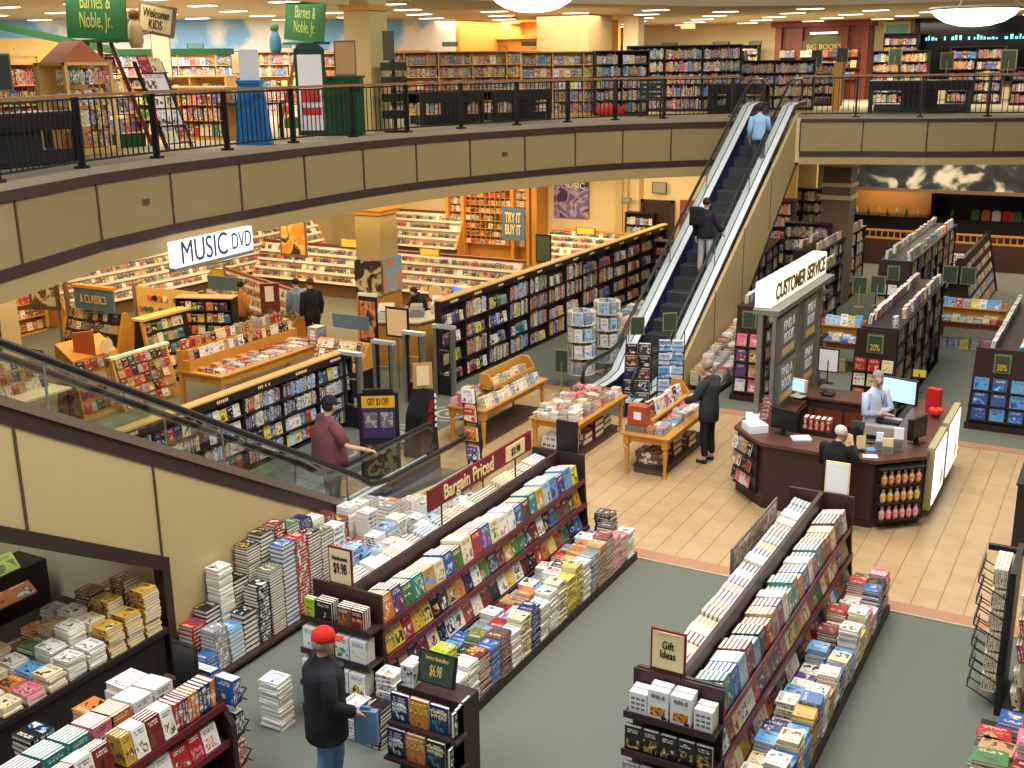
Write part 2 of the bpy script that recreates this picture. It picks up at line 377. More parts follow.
def facing(p, d, n, L, z, w, h, t, kind, where, cols=BRIGHT, tilt=.25, depth=1, fill=1.0, end='near', pages=True):
    """covers facing out along a shelf lip: p start, d along, n outward"""
    d = V(d).normalized(); n = V(n).normalized(); nn = (n*math.cos(tilt)+Z*math.sin(tilt)); u = (Z*math.cos(tilt)-n*math.sin(tilt)); r = u.cross(nn)
    s = 0; i = 0; noun = NOUN[kind]
    while s < L-w*.85:
        ww = w*rnd.uniform(.86, 1.14); hh = h*rnd.uniform(.88, 1.1)
        if s+ww > L: break
        i += 1
        if rnd.random() < fill:
            cn = cols[(i*7+rnd.randrange(len(cols))) % len(cols)]; an = rnd.choice(PALN)
            for k in range(depth if isinstance(depth, int) else rnd.randint(*depth)):
                c = V(p)+d*(s+ww/2)+Z*z+u*(hh/2)-nn*(t*(k+.5)) + d*rnd.uniform(-.004, .004)
                hk = hh*(1-.004*k)
                if k == 0: lb, g = f'{cn} {noun}, {nth(i)} cover from the {end} end, {where}', None
                else: lb, g = f'spare {cn} {noun} behind {nth(i)} cover from the {end} end, {where}', f'spare copies behind cover {i}, {where}'
                bk(kind, c, r, u, nn, ww, hk, t*.94, PL[cn], PL[an], lb, g)
        s += ww+.006
def spines(p, d, n, L, z, h, dep, kind, where, cols=BRIGHT, tmin=.02, tmax=.05, lean=0, end='near', fill=1.0, blocks=True):
    d = V(d).normalized(); n = V(n).normalized(); r = -n; s = 0; i = 0; noun = NOUN[kind]; cn = rnd.choice(cols)
    while s < L-tmax:
        t = rnd.uniform(tmin, tmax); hh = h*rnd.uniform(.74, 1.0); i += 1
        if rnd.random() > .45: cn = rnd.choice(cols)
        if rnd.random() < fill:
            nn = r.cross(Z); c = V(p)+d*(s+t/2)-n*(dep/2+rnd.uniform(0, .02))+Z*(z+hh/2)
            bk(kind, c, r, Z, nn, dep, hh, t*.93, PL[cn], PL[rnd.choice(PALN)], f'{cn} {noun}, {nth(i)} spine from the {end} end, {where}')
        s += t
def mixed(p, d, n, L, z, h, dep, kind, where, cols=BRIGHT, end='near', face=.35, tmin=.02, tmax=.045):
    d = V(d).normalized(); s = 0; k = 0
    while s < L-.12:
        seg = min(rnd.uniform(.3, .7), L-s); k += 1
        w2 = f'{nth(k)} bay, '+where
        if rnd.random() < face: facing(V(p)+d*s-V(n)*.06, d, n, seg, z, .15, h*.86, .02, kind, w2, cols, tilt=.12, depth=2, end=end)
        else: spines(V(p)+d*s, d, n, seg, z, h, dep, kind, w2, cols, tmin, tmax, end=end)
        s += seg
def stack(x, y, z, w, l, hgt, t, cn, where, kind='hardback_book', an=None, rot=0.0, spine='x', jit=.012, wob=.06):
    """books lying flat in one pile; spine 'x' puts the spines on +X, 'y' on -Y, 'a' alternates"""
    n = max(1, int(hgt/t)); an = an or rnd.choice(PALN); noun = NOUN[kind]
    for i in range(n):
        a = rot+rnd.uniform(-wob, wob)
        sd = spine if spine != 'a' else ('x' if (i//2) % 2 else '-x')
        base = {'x': math.pi, '-x': 0.0, 'y': math.pi/2, '-y': -math.pi/2}[sd]+a
        r = V((math.cos(base), math.sin(base), 0)); u = Z.cross(r)
        ww, hh = (w, l) if sd in ('x', '-x') else (l, w)
        c = V((x+rnd.uniform(-jit, jit), y+rnd.uniform(-jit, jit), z+t*(i+.5)))
        if i == n-1: lb, g = f'top {cn} {noun} on the {where}', None
        else: lb, g = f'{cn} {noun} below the top of the {where}', f'{cn} copies in the {where}'
        bk(kind, c, r, u, Z, ww, hh, t*.95, PL[cn], PL[an], lb, g)
def book_mesh(name, items, origin=None):
    """all six faces of each book; cover, spine and page materials"""
    vs = []; fs = []; mi = []; uv = []; ca = []; cb = []
    for (kind, c, r, u, n, w, h, t, col, acc, seed, lb, g) in items:
        if origin is not None: c = c-origin
        a = r*(w/2); b = u*(h/2); e = n*(t/2); k = len(vs)
        for i, j, l in ((-1, -1, -1), (1, -1, -1), (1, 1, -1), (-1, 1, -1), (-1, -1, 1), (1, -1, 1), (1, 1, 1), (-1, 1, 1)):
            vs.append(tuple(c+a*i+b*j+e*l))
        fs += [(k+1, k, k+3, k+2), (k+4, k+5, k+6, k+7), (k, k+4, k+7, k+3), (k+1, k+2, k+6, k+5), (k, k+1, k+5, k+4), (k+3, k+7, k+6, k+2)]
        mi += [0, 0, 1, 2, 2, 2]
        uv += [0, 0, 1, 0, 1, 1, 0, 1]*5+[0, 0, 0, 1, 1, 1, 1, 0]
        ca += [*col, seed]*24; cb += [*acc, 1.0]*24
    me = bpy.data.meshes.new(name); me.from_pydata(vs, [], fs)
    for m in BM: me.materials.append(m)
    me.polygons.foreach_set('material_index', mi)
    ul = me.uv_layers.new(name='UVMap'); ul.data.foreach_set('uv', uv)
    for nm, dat in (('Base', ca), ('Accent', cb)):
        at = me.color_attributes.new(name=nm, type='FLOAT_COLOR', domain='CORNER'); at.data.foreach_set('color', dat)
    me.update(); return me
def board_mesh(it, page=False):
    kind, c, r, u, n, w, h, t, col, acc, seed, lb, g = it
    b = min(.004, t*.14); O = V((0, 0, 0))
    def sub(cc, ww, hh, tt): return (kind, cc, r, u, n, ww, hh, tt, col, acc, seed, lb, g)
    if page: return book_mesh('page_block', [sub(-r*.001, w-.008, h-.01, t-2*b)])
    me = book_mesh(kind, [sub(n*(t/2-b/2), w, h, b), sub(-n*(t/2-b/2), w, h, b), sub(-r*(w/2-b/2), b, h, t-2*b)])
    me.polygons.foreach_set('material_index', [0, 0, 1, 0, 0, 0]*2+[1]*6)
    return me
# ================================================================ room shell
F2 = 5.25
struct('floor', MB().b(-36, 14, -2, 48, -.2, 0), carpet)
struct('floor_2', MB().b(-11.0, 10, 13.38, 20.42, 0, .006), tilem)
struct('trim_1', MB().b(-11.0, 10, 13.35, 13.62, .001, .012).b(-11.0, 10, 20.3, 20.6, .001, .012), mat('border_tile', s2l(176, 128, 96), .5, noise=.1))
struct('trim_2', MB().b(-11.0, 10, 13.325, 13.35, .001, .016), mat('metal_edge', s2l(200, 190, 170), .4, metal=.4))
for i, (x, y, r_) in enumerate(((-11.6, 16.4, .62), (-11.35, 17.9, .5), (-11.9, 15.0, .45))):
    struct(f'floor_{3+i}', MB().lathe((x, y, .002), [(r_, 0), (r_, .004)], 32), ringmat() if i == 0 else bpy.data.materials['ring_carpet'], loc=(x, y, 0))
# balcony edge path at floor height
BP = [V((-11.2, 6.0, 0)), V((-12.05, 7.8, 0)), V((-12.65, 9.45, 0)), V((-13.40, 11.4, 0)), V((-13.76, 13.2, 0)), V((-13.92, 15.0, 0)), V((-14.02, 16.9, 0)), V((-14.05, 18.8, 0)), V((-13.9, 20.6, 0)),
      V((-13.5, 22.2, 0)), V((-13.0, 23.9, 0)), V((-12.45, 25.5, 0)), V((-11.75, 26.8, 0)), V((-10.75, 27.9, 0)), V((-9.35, 29.2, 0)), V((-7.75, 29.2, 0)), V((-6.3, 29.75, 0)), V((-4.8, 30.1, 0)), V((-3.3, 30.75, 0)), V((-1.6, 31.5, 0)), V((.4, 32.3, 0)), V((3.0, 33.2, 0))]
_q = [p.copy() for p in BP]
for _i in range(2, 13): BP[_i] = _q[_i]+(_q[_i+1]-_q[_i]).normalized()*(.2 if _i < 8 else .12)
NL = 14                                             # index where the escalator landing starts
def fascia(path, z0, z1, off, mb=None):
    mb = mb or MB()
    for a, b in zip(path, path[1:]):
        d = (b-a).normalized(); n = V((d.y, -d.x, 0))
        a2 = a+n*off; b2 = b+n*off
        a3 = a-n*.04; b3 = b-n*.04
        k = len(mb.v)
        for p, q in ((a2, a3), (b2, b3)):
            for z in (z0, z1): mb.v += [(p.x, p.y, z), (q.x, q.y, z)]
        for f in ((0, 4, 6, 2), (1, 3, 7, 5), (2, 6, 7, 3), (0, 1, 5, 4), (0, 2, 3, 1), (4, 5, 7, 6)):
            mb.f.append(tuple(k+i for i in f)); mb.m.append(0)
    return mb
LP, RP = BP[:NL+1], BP[NL+1:]
struct('floor_6', MB().prism([(p.x, p.y) for p in LP]+[(-9.35, 47), (-36, 47), (-36, 2), (-10.2, 2)], 3.76, F2-.01), [mat('mezzanine_underside', s2l(206, 186, 140), .8)])
struct('floor_7', MB().prism([(p.x, p.y) for p in RP]+[(14, 34), (14, 47), (-9.35, 47), (-9.35, 29.2)], 4.12, F2-.01), [MT['mezzanine_underside']])
up_carpet = mat('upper_carpet', s2l(150, 140, 116), .95, noise=.2, nscale=40)
struct('floor_8', MB().prism([(p.x, p.y) for p in BP]+[(14, 34), (14, 47), (-36, 47), (-36, 2), (-10.2, 2)], F2-.01, F2), up_carpet)
struct('wall_balcony', fascia(LP, 4.17, 5.02, .0), beige)
struct('wall_balcony_right', fascia(RP, 4.40, 5.17, .0), beige)
struct('trim_3', fascia(LP, 5.01, 5.15, .05, fascia(RP, 5.15, 5.22, .05)), darktrim)
struct('trim_10', fascia(LP, 5.14, 5.251, .02, fascia(RP, 5.2, 5.251, .02)), up_carpet)
struct('trim_4', fascia(LP, 4.03, 4.18, .05, fascia(RP, 4.28, 4.41, .05)), darktrim)
struct('wall_balcony_lower', fascia(LP, 3.76, 4.04, .02, fascia(RP, 4.08, 4.29, .02)), mat('lower_fascia', s2l(170, 146, 100), .6))
mb = MB()
for i, (a, b) in enumerate(zip(BP, BP[1:])):
    if i in (NL,): continue
    d = (b-a).normalized(); n = V((d.y, -d.x, 0)); z0, z1 = (4.17, 5.02) if i < NL else (4.4, 5.17)
    p = a+n*.006
    mb.bar(p+Z*z0, p+Z*z1, .034, .034, up=n)
struct('trim_5', mb, joint)
for (i, t_) in ((3, .62), (9, .62)):
    a, b = BP[i], BP[i+1]; d = (b-a).normalized(); n = V((d.y, -d.x, 0)); p = a+d*(b-a).length*t_+n*.015
    r = thing('air_vent', 'small brown air vent set in the balcony panel ' + ('below the blue display board' if i == 3 else 'above the wooden wall of disc shelves'), 'vent', p+Z*4.59)
    q = MB().fr(p+Z*4.62, d, Z, n, .17, .09, .02); q.build('vent_frame', brtrim, r)
    q = MB()
    for k in range(4): q.fr(p+n*.014+Z*(4.59+.02*k), d, Z, n, .14, .008, .01)
    q.build('louver', darktrim, r)
# upper walls and ceiling
struct('ceiling', MB().prism([(-36, 2), (-11, 2), (-14.6, 12), (-15, 20), (-14, 25), (-11, 30.5), (-8, 32.5), (14, 36), (14, 48), (-36, 48)], 8.1, 8.3), ceilm)
struct('trim_6', MB().bar((-11, 2, 8.05), (-14.6, 12, 8.05), .1, .35).bar((-14.6, 12, 8.05), (-15, 20, 8.05), .1, .35), beige)
struct('wall_back', MB().b(-22, 14, 45, 45.3, 0, 8.1), cream)
mb = MB().bar((-34, 19.5, 6.68), (-20.4, 33.1, 6.68), .2, 2.85)
struct('wall_left', mb, skymat())
struct('wall_left_outer', MB().b(-36.2, -36, 2, 48, 0, 8.2), cream)
struct('wall_alcove', MB().b(-20.4, -20.2, 33, 45, F2, 8.1), mat('warm_orange_wall', s2l(228, 170, 80), .7))
struct('wall_music_back', MB().b(-30, -14.2, 34.6, 34.8, 0, 3.7), cream)
struct('wall_music_left', MB().b(-27.4, -27.2, 8, 34.7, 0, 3.7), cream)
struct('wall_niche', MB().b(-14.4, -14.2, 34.6, 37.5, 0, 3.7).b(-14.4, -9.3, 37.4, 37.6, 0, 4.1), tanwall)
# vertical pilasters on the cream wall
struct('trim_7', MB().b(-14.9, -14.75, 34.45, 34.6, 0, 3.7).b(-15.2, -14.95, 34.5, 34.6, 0, 3.7), mat('pilaster', s2l(206, 184, 136), .7))
# door opening behind the disc department
r = thing('door_1', None, None, (-13.9, 34.5, 0)); r['kind'] = 'structure'
MB().b(-14.15, -13.2, 34.42, 34.5, 0, 2.25).build('door_panel', mat('door_dark', s2l(44, 28, 20), .5), r)
MB().b(-14.25, -14.15, 34.38, 34.52, 0, 2.35).b(-13.2, -13.1, 34.38, 34.52, 0, 2.35).b(-14.25, -13.1, 34.38, 34.52, 2.25, 2.35).build('door_frame', dwood, r)
struct('wall_niche_front', MB().b(-13.1, -12.0, 34.5, 34.7, 0, 3.7).b(-14.2, -13.1, 34.5, 34.7, 2.35, 3.7), cream)
struct('wall_niche_red', MB().b(-12.0, -9.4, 35.3, 35.5, 2.5, 4.0), tanwall)
struct('wall_niche_low', MB().b(-12.0, -9.4, 35.3, 35.5, 0, 2.5), redwood)
# cafe end
struct('wall_cafe', MB().b(-9.3, 14, 44.6, 44.9, 0, 4.2), mat('cafe_dark', s2l(40, 28, 24), .7))
struct('wall_cafe_panel', MB().b(-9.3, -6.6, 43.6, 44.6, 1.0, 4.1), mat('cafe_tan', s2l(168, 118, 62), .6, noise=.15, nscale=1.5))
struct('wall_cafe_low', MB().b(-9.3, -6.6, 43.5, 43.6, 0, 1.0), bwood)
struct('wall_bulkhead', MB().b(-9.3, 14, 40.4, 43.6, 2.35, 4.12), mat('bulkhead', s2l(92, 66, 44), .6))
struct('wall_side_right', MB().b(14, 14.2, -2, 48, 0, 8.2), cream)
# columns
def column(n, x, y, w, z0, z1, m, cap, capm):
    r = thing('column_'+str(n), None, None, (x, y, z0)); r['kind'] = 'structure'
    MB().b(x-w/2, x+w/2, y-w/2, y+w/2, z0, z1).build('shaft', m, r)
    q = MB()
    for z, e, h in cap: q.b(x-w/2-e, x+w/2+e, y-w/2-e, y+w/2+e, z, z+h)
    q.build('capital', capm, r); return r
shaftm = mat('column_beige', s2l(190, 170, 116), .6, noise=.04)
c1 = column(1, -15.95, 22.0, .72, 0, 3.7, shaftm, ((3.35, .08, .1), (3.25, .04, .1)), oak)
MB().b(-16.35, -15.55, 21.6, 22.4, 0, 1.35).build('wood_wrap', honey, c1)
column(2, -7.28, 31.9, .75, 0, 4.12, mat('column_taupe', s2l(110, 96, 80), .6), ((2.95, .05, .12), (3.3, .05, .1), (3.85, .12, .27)), mat('capital_cream', s2l(214, 196, 150), .6))
column(3, -15.05, 20.7, .66, F2, 8.1, shaftm, ((7.78, .06, .12),), oak)
column(4, -16.0, 33.0, 1.75, F2, 8.1, mat('block_column', s2l(168, 146, 104), .6), ((F2, .03, .15),), brtrim)
column(5, -14.6, 34.4, .5, F2, 8.1, mat('lit_column', s2l(232, 218, 176), .6), ((F2, .02, .1),), brtrim)
# storefront window upstairs right
w = thing('window_1', None, None, (-2, 44.9, F2)); w['kind'] = 'structure'
MB().b(-7.75, 6, 44.93, 44.99, F2+.6, 8.0).build('window_pane', mat('night_glass', (.006, .008, .01), .12), w)
MB().b(-7.9, -7.75, 44.8, 45, F2, 8.1).b(-7.9, 6, 44.8, 45, F2+.5, F2+.62).b(-7.9, 6, 44.8, 45, 7.95, 8.1).build('window_frame', darktrim, w)
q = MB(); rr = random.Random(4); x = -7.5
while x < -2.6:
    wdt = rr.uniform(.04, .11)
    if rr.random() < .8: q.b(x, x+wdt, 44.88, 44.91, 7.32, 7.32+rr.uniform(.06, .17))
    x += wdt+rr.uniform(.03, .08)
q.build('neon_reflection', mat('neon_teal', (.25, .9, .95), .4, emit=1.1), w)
# ================================================================ ceiling lights
cl0 = thing('ceiling_light', 'white recessed strip light in the upper ceiling', 'ceiling light', (0, 0, 8.1), 'recessed strip lights in the upper ceiling')
MB().b(-.40, .40, -.17, .17, -.03, 0).build('light_frame', whitem, cl0, local=True)
MB().b(-.36, .36, -.13, .13, -.045, -.02).build('diffuser', lampm, cl0, local=True)
first = True
for j, y in enumerate((16, 18.5, 21, 23.5, 26, 28.5, 31, 33.5, 36, 38.5, 41, 43.5)):
    for i in range(14):
        x = -30+i*2.5+(j % 2)*1.2
        if x > 8 or x-(-20.4) < (y-33.1)-.0 and y < 33 and x < -20: continue
        if x > -15.8 and y < 33.5+max(0, (x+8)*.15) and not (x < -12 and y > 30): continue
        if x < -20.8 and y > 33.1+(x+20.4): continue
        o = cl0 if first else copy_tree(cl0); first = False
        o.location = (x, y, 8.1)
# two big pendant bowls over the hall
def ray(x, y, d): return EYE+(fw+CR*((x-512)/FPX)+CD*((y-384)/FPX))*d
for (px, py, lab) in ((975, 13, 'white glass pendant bowl light at the right, before the dark shop window'), (533, -1, 'white glass pendant bowl light cut off by the top edge of the picture')):
    p = ray(px, py, 14.5); r = thing('pendant_light', lab, 'pendant light', p)
    q = MB().lathe(p, [(.02, -.17), (.2, -.155), (.36, -.11), (.48, -.04), (.545, .04), (.55, .07), (.52, .07)], 28); q.build('glass_bowl', lampm, r, smooth=True)
    q = MB().lathe(p, [(.56, .04), (.575, .055), (.56, .075)], 28)
    for k in range(3):
        a = k*2.1+.3; e = p+V((math.cos(a)*.56, math.sin(a)*.56, .06)); q.cyl(e, p+Z*.75, .012)
    q.build('metal_ring', brtrim, r); MB().cyl(p+Z*.75, p+Z*2.9, .015).build('chain', brtrim, r)
# ================================================================ balcony railing
def rail_section(a, b, label):
    d = (b-a).normalized(); n = V((d.y, -d.x, 0)); L = (b-a).length; z = F2
    r = thing('balcony_railing', label, 'railing', a+Z*z, 'railing bays round the balcony')
    o = V((n.x, n.y, 0))*-.06
    MB().bar(a+o+Z*(z+1.02), b+o+Z*(z+1.02), .07, .045).build('handrail', mat('rail_wood', s2l(150, 106, 70), .35), r)
    for h_ in (.97, .1): MB().bar(a+o+Z*(z+h_), b+o+Z*(z+h_), .03, .03).build('rail_bar', iron, r)
    e = b-d*.2
    MB().bar(e+o+Z*z, e+o+Z*(z+1.0), .11, .04, up=d).bar(e+o+Z*z, e+o+Z*(z+.04), .16, .16, up=d).build('post', iron, r)
    q = MB(); k = int(L/.125)
    for j in range(1, k):
        e = a+d*(L*j/k)+o; q.bar(e+Z*(z+.1), e+Z*(z+.97), .016, .016, up=d)
    q.build('baluster', iron, r)
for i, (a, b) in enumerate(zip(BP, BP[1:])):
    if i in (0, NL): continue
    rail_section(a, b, 'black iron railing bay cut by the left edge of the picture' if i == 1 else
                 (f'black iron railing bay, {nth(i)} along the curved balcony from the left picture edge' if i < NL else f'black iron railing bay, {nth(i-NL)} to the right of the escalator head'))
# ================================================================ escalators
GL = []
def escalator(label, xl, xr, yb, sg, flat, slope, zt, dk, where):
    """bottom comb at yb, rising along sg*Y; flat lead-in of length flat below"""
    run = zt/slope; root = thing('escalator', label, 'escalator', ((xl+xr)/2, yb, 0))
    def Y(s): return yb+sg*s
    prof = [(-flat, 0), (0, 0), (.35, .05)]+[(run*t, zt*t) for t in (.12, .5, .9)]+[(run-.3, zt-.1), (run+.25, zt+.0), (run+1.0, zt)]
    prof = [(-flat, 0), (-.1, 0), (.35, .07), (.7, .7*slope-.08), (run-.7, zt-.7*slope+.06), (run-.25, zt-.07), (run+.2, zt), (run+.95, zt)]
    W_ = .22 if sg < 0 else .3
    for nm, x0, x1 in (('deck', xl-W_/2, xl+W_/2), ('deck', xr-W_/2, xr+W_/2)):
        q = MB(); q.prism([(Y(s), z+dk) for s, z in prof]+[(Y(s), z+dk-.06) for s, z in reversed(prof)], x0, x1, 'x'); q.build(nm, deckm, root)
        q = MB()
        for e in (x0-.012, x1+.0):
            q.prism([(Y(s), z+dk+.004) for s, z in prof]+[(Y(s), z+dk-.09) for s, z in reversed(prof)], e, e+.012, 'x')
        q.prism([(Y(s), z+dk+.006) for s, z in prof]+[(Y(s), z+dk-.01) for s, z in reversed(prof)], (x0+x1)/2-.012, (x0+x1)/2+.012, 'x')
        q.build('deck_edge', darktrim, root)
        xi = x1 if nm and x0 < (xl+xr)/2 and x0 == xl-W_/2 else x0
        q = MB(); q.prism([(Y(s), z+dk-.05) for s, z in prof]+[(Y(s), z-.2) for s, z in reversed(prof)], xi-.012, xi+.012, 'x'); q.build('skirt_panel', skirt, root)
    n = int(run/.4)
    for i in range(n+4):
        s0 = -.55+i*.4; s1 = s0+.4
        zz = min(zt, max(0.0, (s0+.2)*slope+.0)); z_ = min(zt, max(0, (s0-.2)*slope))
        y0, y1 = sorted((Y(s0), Y(s1)))
        q = MB().b(xl+W_/2, xr-W_/2, y0, y1, zz-.06, zz)
        if zz > z_+.01: q.b(xl+W_/2, xr-W_/2, Y(s0)-.01, Y(s0)+.01, z_-.02, zz)
        q.build('step', stepm, root)
        q = MB()
        q.b(xl+W_/2+.01, xr-W_/2-.01, Y(s0)+sg*.0-.012, Y(s0)+.012+.01, zz, zz+.003)
        if i % 2 == 0: q.build('step_edge', mat('step_edge', s2l(120, 118, 90), .5), root)
    MB().b(xl-W_/2, xr+W_/2, min(Y(-flat), Y(-.3)), max(Y(-flat), Y(-.3)), .0, .02).build('comb_plate', steel, root)
    MB().b(xl-W_/2, xr+W_/2, min(Y(run+.2), Y(run+1)), max(Y(run+.2), Y(run+1)), zt-.03, zt+.012).build('landing_plate', steel, root)
    hr = .58
    for x in (xl, xr):
        path = []
        R_ = .27; zc = dk+hr-R_
        s_end = -flat+.25
        for a in range(-80, 91, 17):
            t = math.radians(a); path.append((x, Y(s_end-R_*math.cos(t)), zc+R_*math.sin(t)))
        path += [(x, Y(s), z+dk+hr) for s, z in prof[1:-1]]
        s_e = run+.75
        for a in range(90, -81, -17):
            t = math.radians(a); path.append((x, Y(s_e+R_*math.cos(t)), zt+zc+R_*math.sin(t)))
        MB().tube(path, .036, 8).build('handrail', rubber, root, smooth=True)
        inner = [(x, p[1], p[2]-.05) for p in path[6:-6]]
        MB().tube(inner, .014, 6).build('handrail_guide', steel, root, smooth=True)
        poly = [(p[1], p[2]-.03) for p in path]+[(Y(s), z+dk-.02) for s, z in reversed(prof)]
        g = MB(); top = path; bot = [(x, Y(s), z+dk-.02) for s, z in prof]
        # glass: strips between handrail and deck, panel by panel
        def zd(s):
            for (s0, z0), (s1, z1) in zip(prof, prof[1:]):
                if s0 <= s <= s1: return z0+(z1-z0)*(s-s0)/(s1-s0)
            return 0 if s < 0 else zt
        S = [-flat+.05+i*(run+flat+.85)/24 for i in range(25)]
        for s0, s1 in zip(S, S[1:]):
            g.q([(x-.006, Y(s0), zd(s0)+dk), (x-.006, Y(s1), zd(s1)+dk), (x-.006, Y(s1), zd(s1)+dk+hr-.03), (x-.006, Y(s0), zd(s0)+dk+hr-.03)])
            g.q([(x+.006, Y(s1), zd(s1)+dk), (x+.006, Y(s0), zd(s0)+dk), (x+.006, Y(s0), zd(s0)+dk+hr-.03), (x+.006, Y(s1), zd(s1)+dk+hr-.03)])
        GL.append((g, root))
        for s in (.9, 3.2, 5.5): MB().bar((x, Y(s), zd(s)+dk), (x, Y(s), zd(s)+dk+hr-.04), .02, .02, up=(0, 1, 0)).build('glass_joint', steel, root)
    return root, Y, run
e1, Y1, run1 = escalator('bright metal escalator rising in the middle of the store, two riders on it', -9.1, -8.05, 20.55, 1, 1.35, .6, F2, .36, '')
q = MB().prism([(19.4, 0), (25.2, 0), (25.2, 1.0), (29.4, 4.15), (30.4, 4.15), (30.4, F2+.1), (29.35, F2+.1), (20.9, .30), (19.4, .28)], -7.93, -7.85, 'x'); q.build('cladding', beige, e1)
q = MB().prism([(19.4, 0), (25.2, 0), (25.2, 1.0), (29.4, 4.15), (30.4, 4.15), (30.4, F2+.1), (29.35, F2+.1), (20.9, .30), (19.4, .28)], -9.3, -9.22, 'x'); q.build('cladding', beige, e1)
q = MB().prism([(25.2, 0.9), (29.4, 4.05), (30.3, 4.05), (30.3, 4.15), (29.4, 4.15), (25.2, 1.0)], -9.3, -7.84, 'x').b(-9.25, -7.87, 25.1, 25.2, 0, 1.05); q.build('underside', darktrim, e1)
q = MB()
for y, za, zb in ((23.3, 0, 1.8), (25.2, .0, 2.95), (27.2, 2.5, 4.15)): q.b(-7.852, -7.842, y-.012, y+.012, za, zb)
q.build('joint_strip', joint, e1)
e2, Y2, run2 = escalator('escalator coming down along the beige wall at lower left, man in maroon riding', -9.98, -9.06, 12.45, -1, 2.7, .567, F2, .25, '')
tl = lambda y: 3.69-.565*(y-6.36)
tb = lambda y: 2.42-.573*(y-6.16)
q = MB().prism([(2.8, tl(2.8)), (11.9, .55), (15.1, .25), (15.1, 0), (8.0, 0), (8.0, tb(8.0)), (2.8, tb(2.8))], -8.97, -8.88, 'x'); q.build('cladding', beige, e2)
MB().bar((-8.92, 2.8, tl(2.8)), (-8.92, 12.0, tl(12.0)), .16, .09).build('upper_trim', brtrim, e2)
MB().bar((-8.92, 2.8, tl(2.8)-.14), (-8.92, 12.0, tl(12.0)-.14), .11, .16).build('dark_band', darktrim, e2)
q = MB().bar((-8.9, 2.8, tb(2.8)+.02), (-8.9, 8.02, tb(8.0)+.02), .16, .15); q.bar((-8.9, 8.0, tb(8.0)+.08), (-8.9, 8.0, 0), .14, .11, up=(0, 1, 0)); q.build('opening_trim', darktrim, e2)
q = MB()
for y in (6.4, 8.0): q.b(-8.88, -8.868, y-.014, y+.014, tb(y), tl(y)-.2)
q.build('joint_strip', joint, e2)
MB().b(-9.5, -8.97, 8.05, 8.1, 0, 1.3).build('alcove_side', cream, e2)
# ================================================================ bargain racks
X_, Y_ = V((1, 0, 0)), V((0, 1, 0))
def placard(name, label, cat, c, r, u, w, h, frame, face, lines, parent=None, group=None, legs=0):
    """framed sign: c centre, r right, u up; lines = [(text, y offset fraction, height fraction, material, width fraction)]"""
    n = V(r).cross(V(u)).normalized(); c = V(c)
    base = c-V(u)*(h/2+legs)
    t = parent
    if parent is None: t = thing(name, label, cat, base, group)
    q = MB().fr(c-n*.012, r, u, n, w, h, .02)
    if legs: q.bar(base-V(r)*w*.0, c, .02, .02, up=n).fr(base+Z*.006, r, n, u, w*.6, .12, .012)
    q.build('sign_frame', frame, t)
    MB().fr(c, r, u, n, w*.88, h*.9, .008).build('sign_face', face, t)
    for s, oy, hf, m, wf in lines: txt(s, c+V(u)*(oy*h)+n*.008, r, u, hf*h, m, t, width=w*wf)
    return t
def bargain_rack(label, xc, y0, y1, htop, half, wall_d, aisle_d, plinth_x, nm, top_depth, seed):
    rnd.seed(seed)
    t = thing('book_rack', label, 'book rack', (xc, (y0+y1)/2, 0), 'two-sided bargain book racks')
    MB().b(xc-.025, xc+.025, y0, y1, .1, htop).build('divider', dwood, t)
    for k, ye in enumerate((y0, y1)):
        q = MB().prism([(xc-.4, htop), (xc+.4, htop), (xc+half, .9), (xc+half+.06, .1), (xc-half-.06, .1), (xc-half, .9)], ye-.02, ye+.02, 'y'); q.build('end_panel', dwood, t)
    for sgn in (1, -1):
        lev = ((1.05, half-.02), (.70, half+.02), (.36, half+.06))
        for z, hx in lev:
            x = xc+sgn*hx
            q = MB(); q.bar((xc+sgn*(hx/2), y0, z-.015-(.04 if z > 1 else .0)), (xc+sgn*(hx/2), y1, z-.015-(.04 if z > 1 else .0)), hx, .03); q.build('shelf', dwood, t)
            MB().b(min(x, x+sgn*.015), max(x, x+sgn*.015), y0, y1, z-.06, z+.012).build('price_strip', strip if z > .6 else dwood, t)
    MB().b(xc-half-.06, xc+plinth_x, y0-.0, y1, .0, .11).build('plinth', dwood, t)
    L = y1-y0
    for sgn, side in ((1, 'aisle side'), (-1, 'wall side')):
        n = V((sgn, 0, 0))
        d = Y_; p0 = V((xc+sgn*(half-.03), y0+.05, 0))
        facing(p0, d, n, L-.1, 1.06, .195, .27, .046, 'hardback_book', f'top shelf, {side}, {nm}', BRIGHT, tilt=.18, depth=top_depth, end='near')
        facing(V((xc+sgn*(half+.0), y0+.05, 0)), d, n, L-.1, .715, .18, .25, .03, 'hardback_book', f'middle shelf, {side}, {nm}', DARKP, tilt=.3, depth=2, end='near')
        facing(V((xc+sgn*(half+.04), y0+.05, 0)), d, n, L-.1, .375, .185, .25, .03, 'hardback_book', f'low shelf, {side}, {nm}', DARKP, tilt=.32, depth=2, end='near')
    return t
GX, GY0, GY1 = -3.0, 8.35, 13.3
bargain_rack('dark two-sided rack signed Gift Ideas, with long rows of books and a plinth of piles', GX, GY0, GY1, 1.44, .40, 0, 0, .93, 'Gift Ideas rack', 6, 3)
BX, BY0, BY1 = -6.68, 8.45, 13.3
bargain_rack('dark two-sided rack under the red Bargain Priced sign', BX, BY0, BY1, 1.4, .42, 0, 0, 1.22, 'Bargain Priced rack', 6, 5)
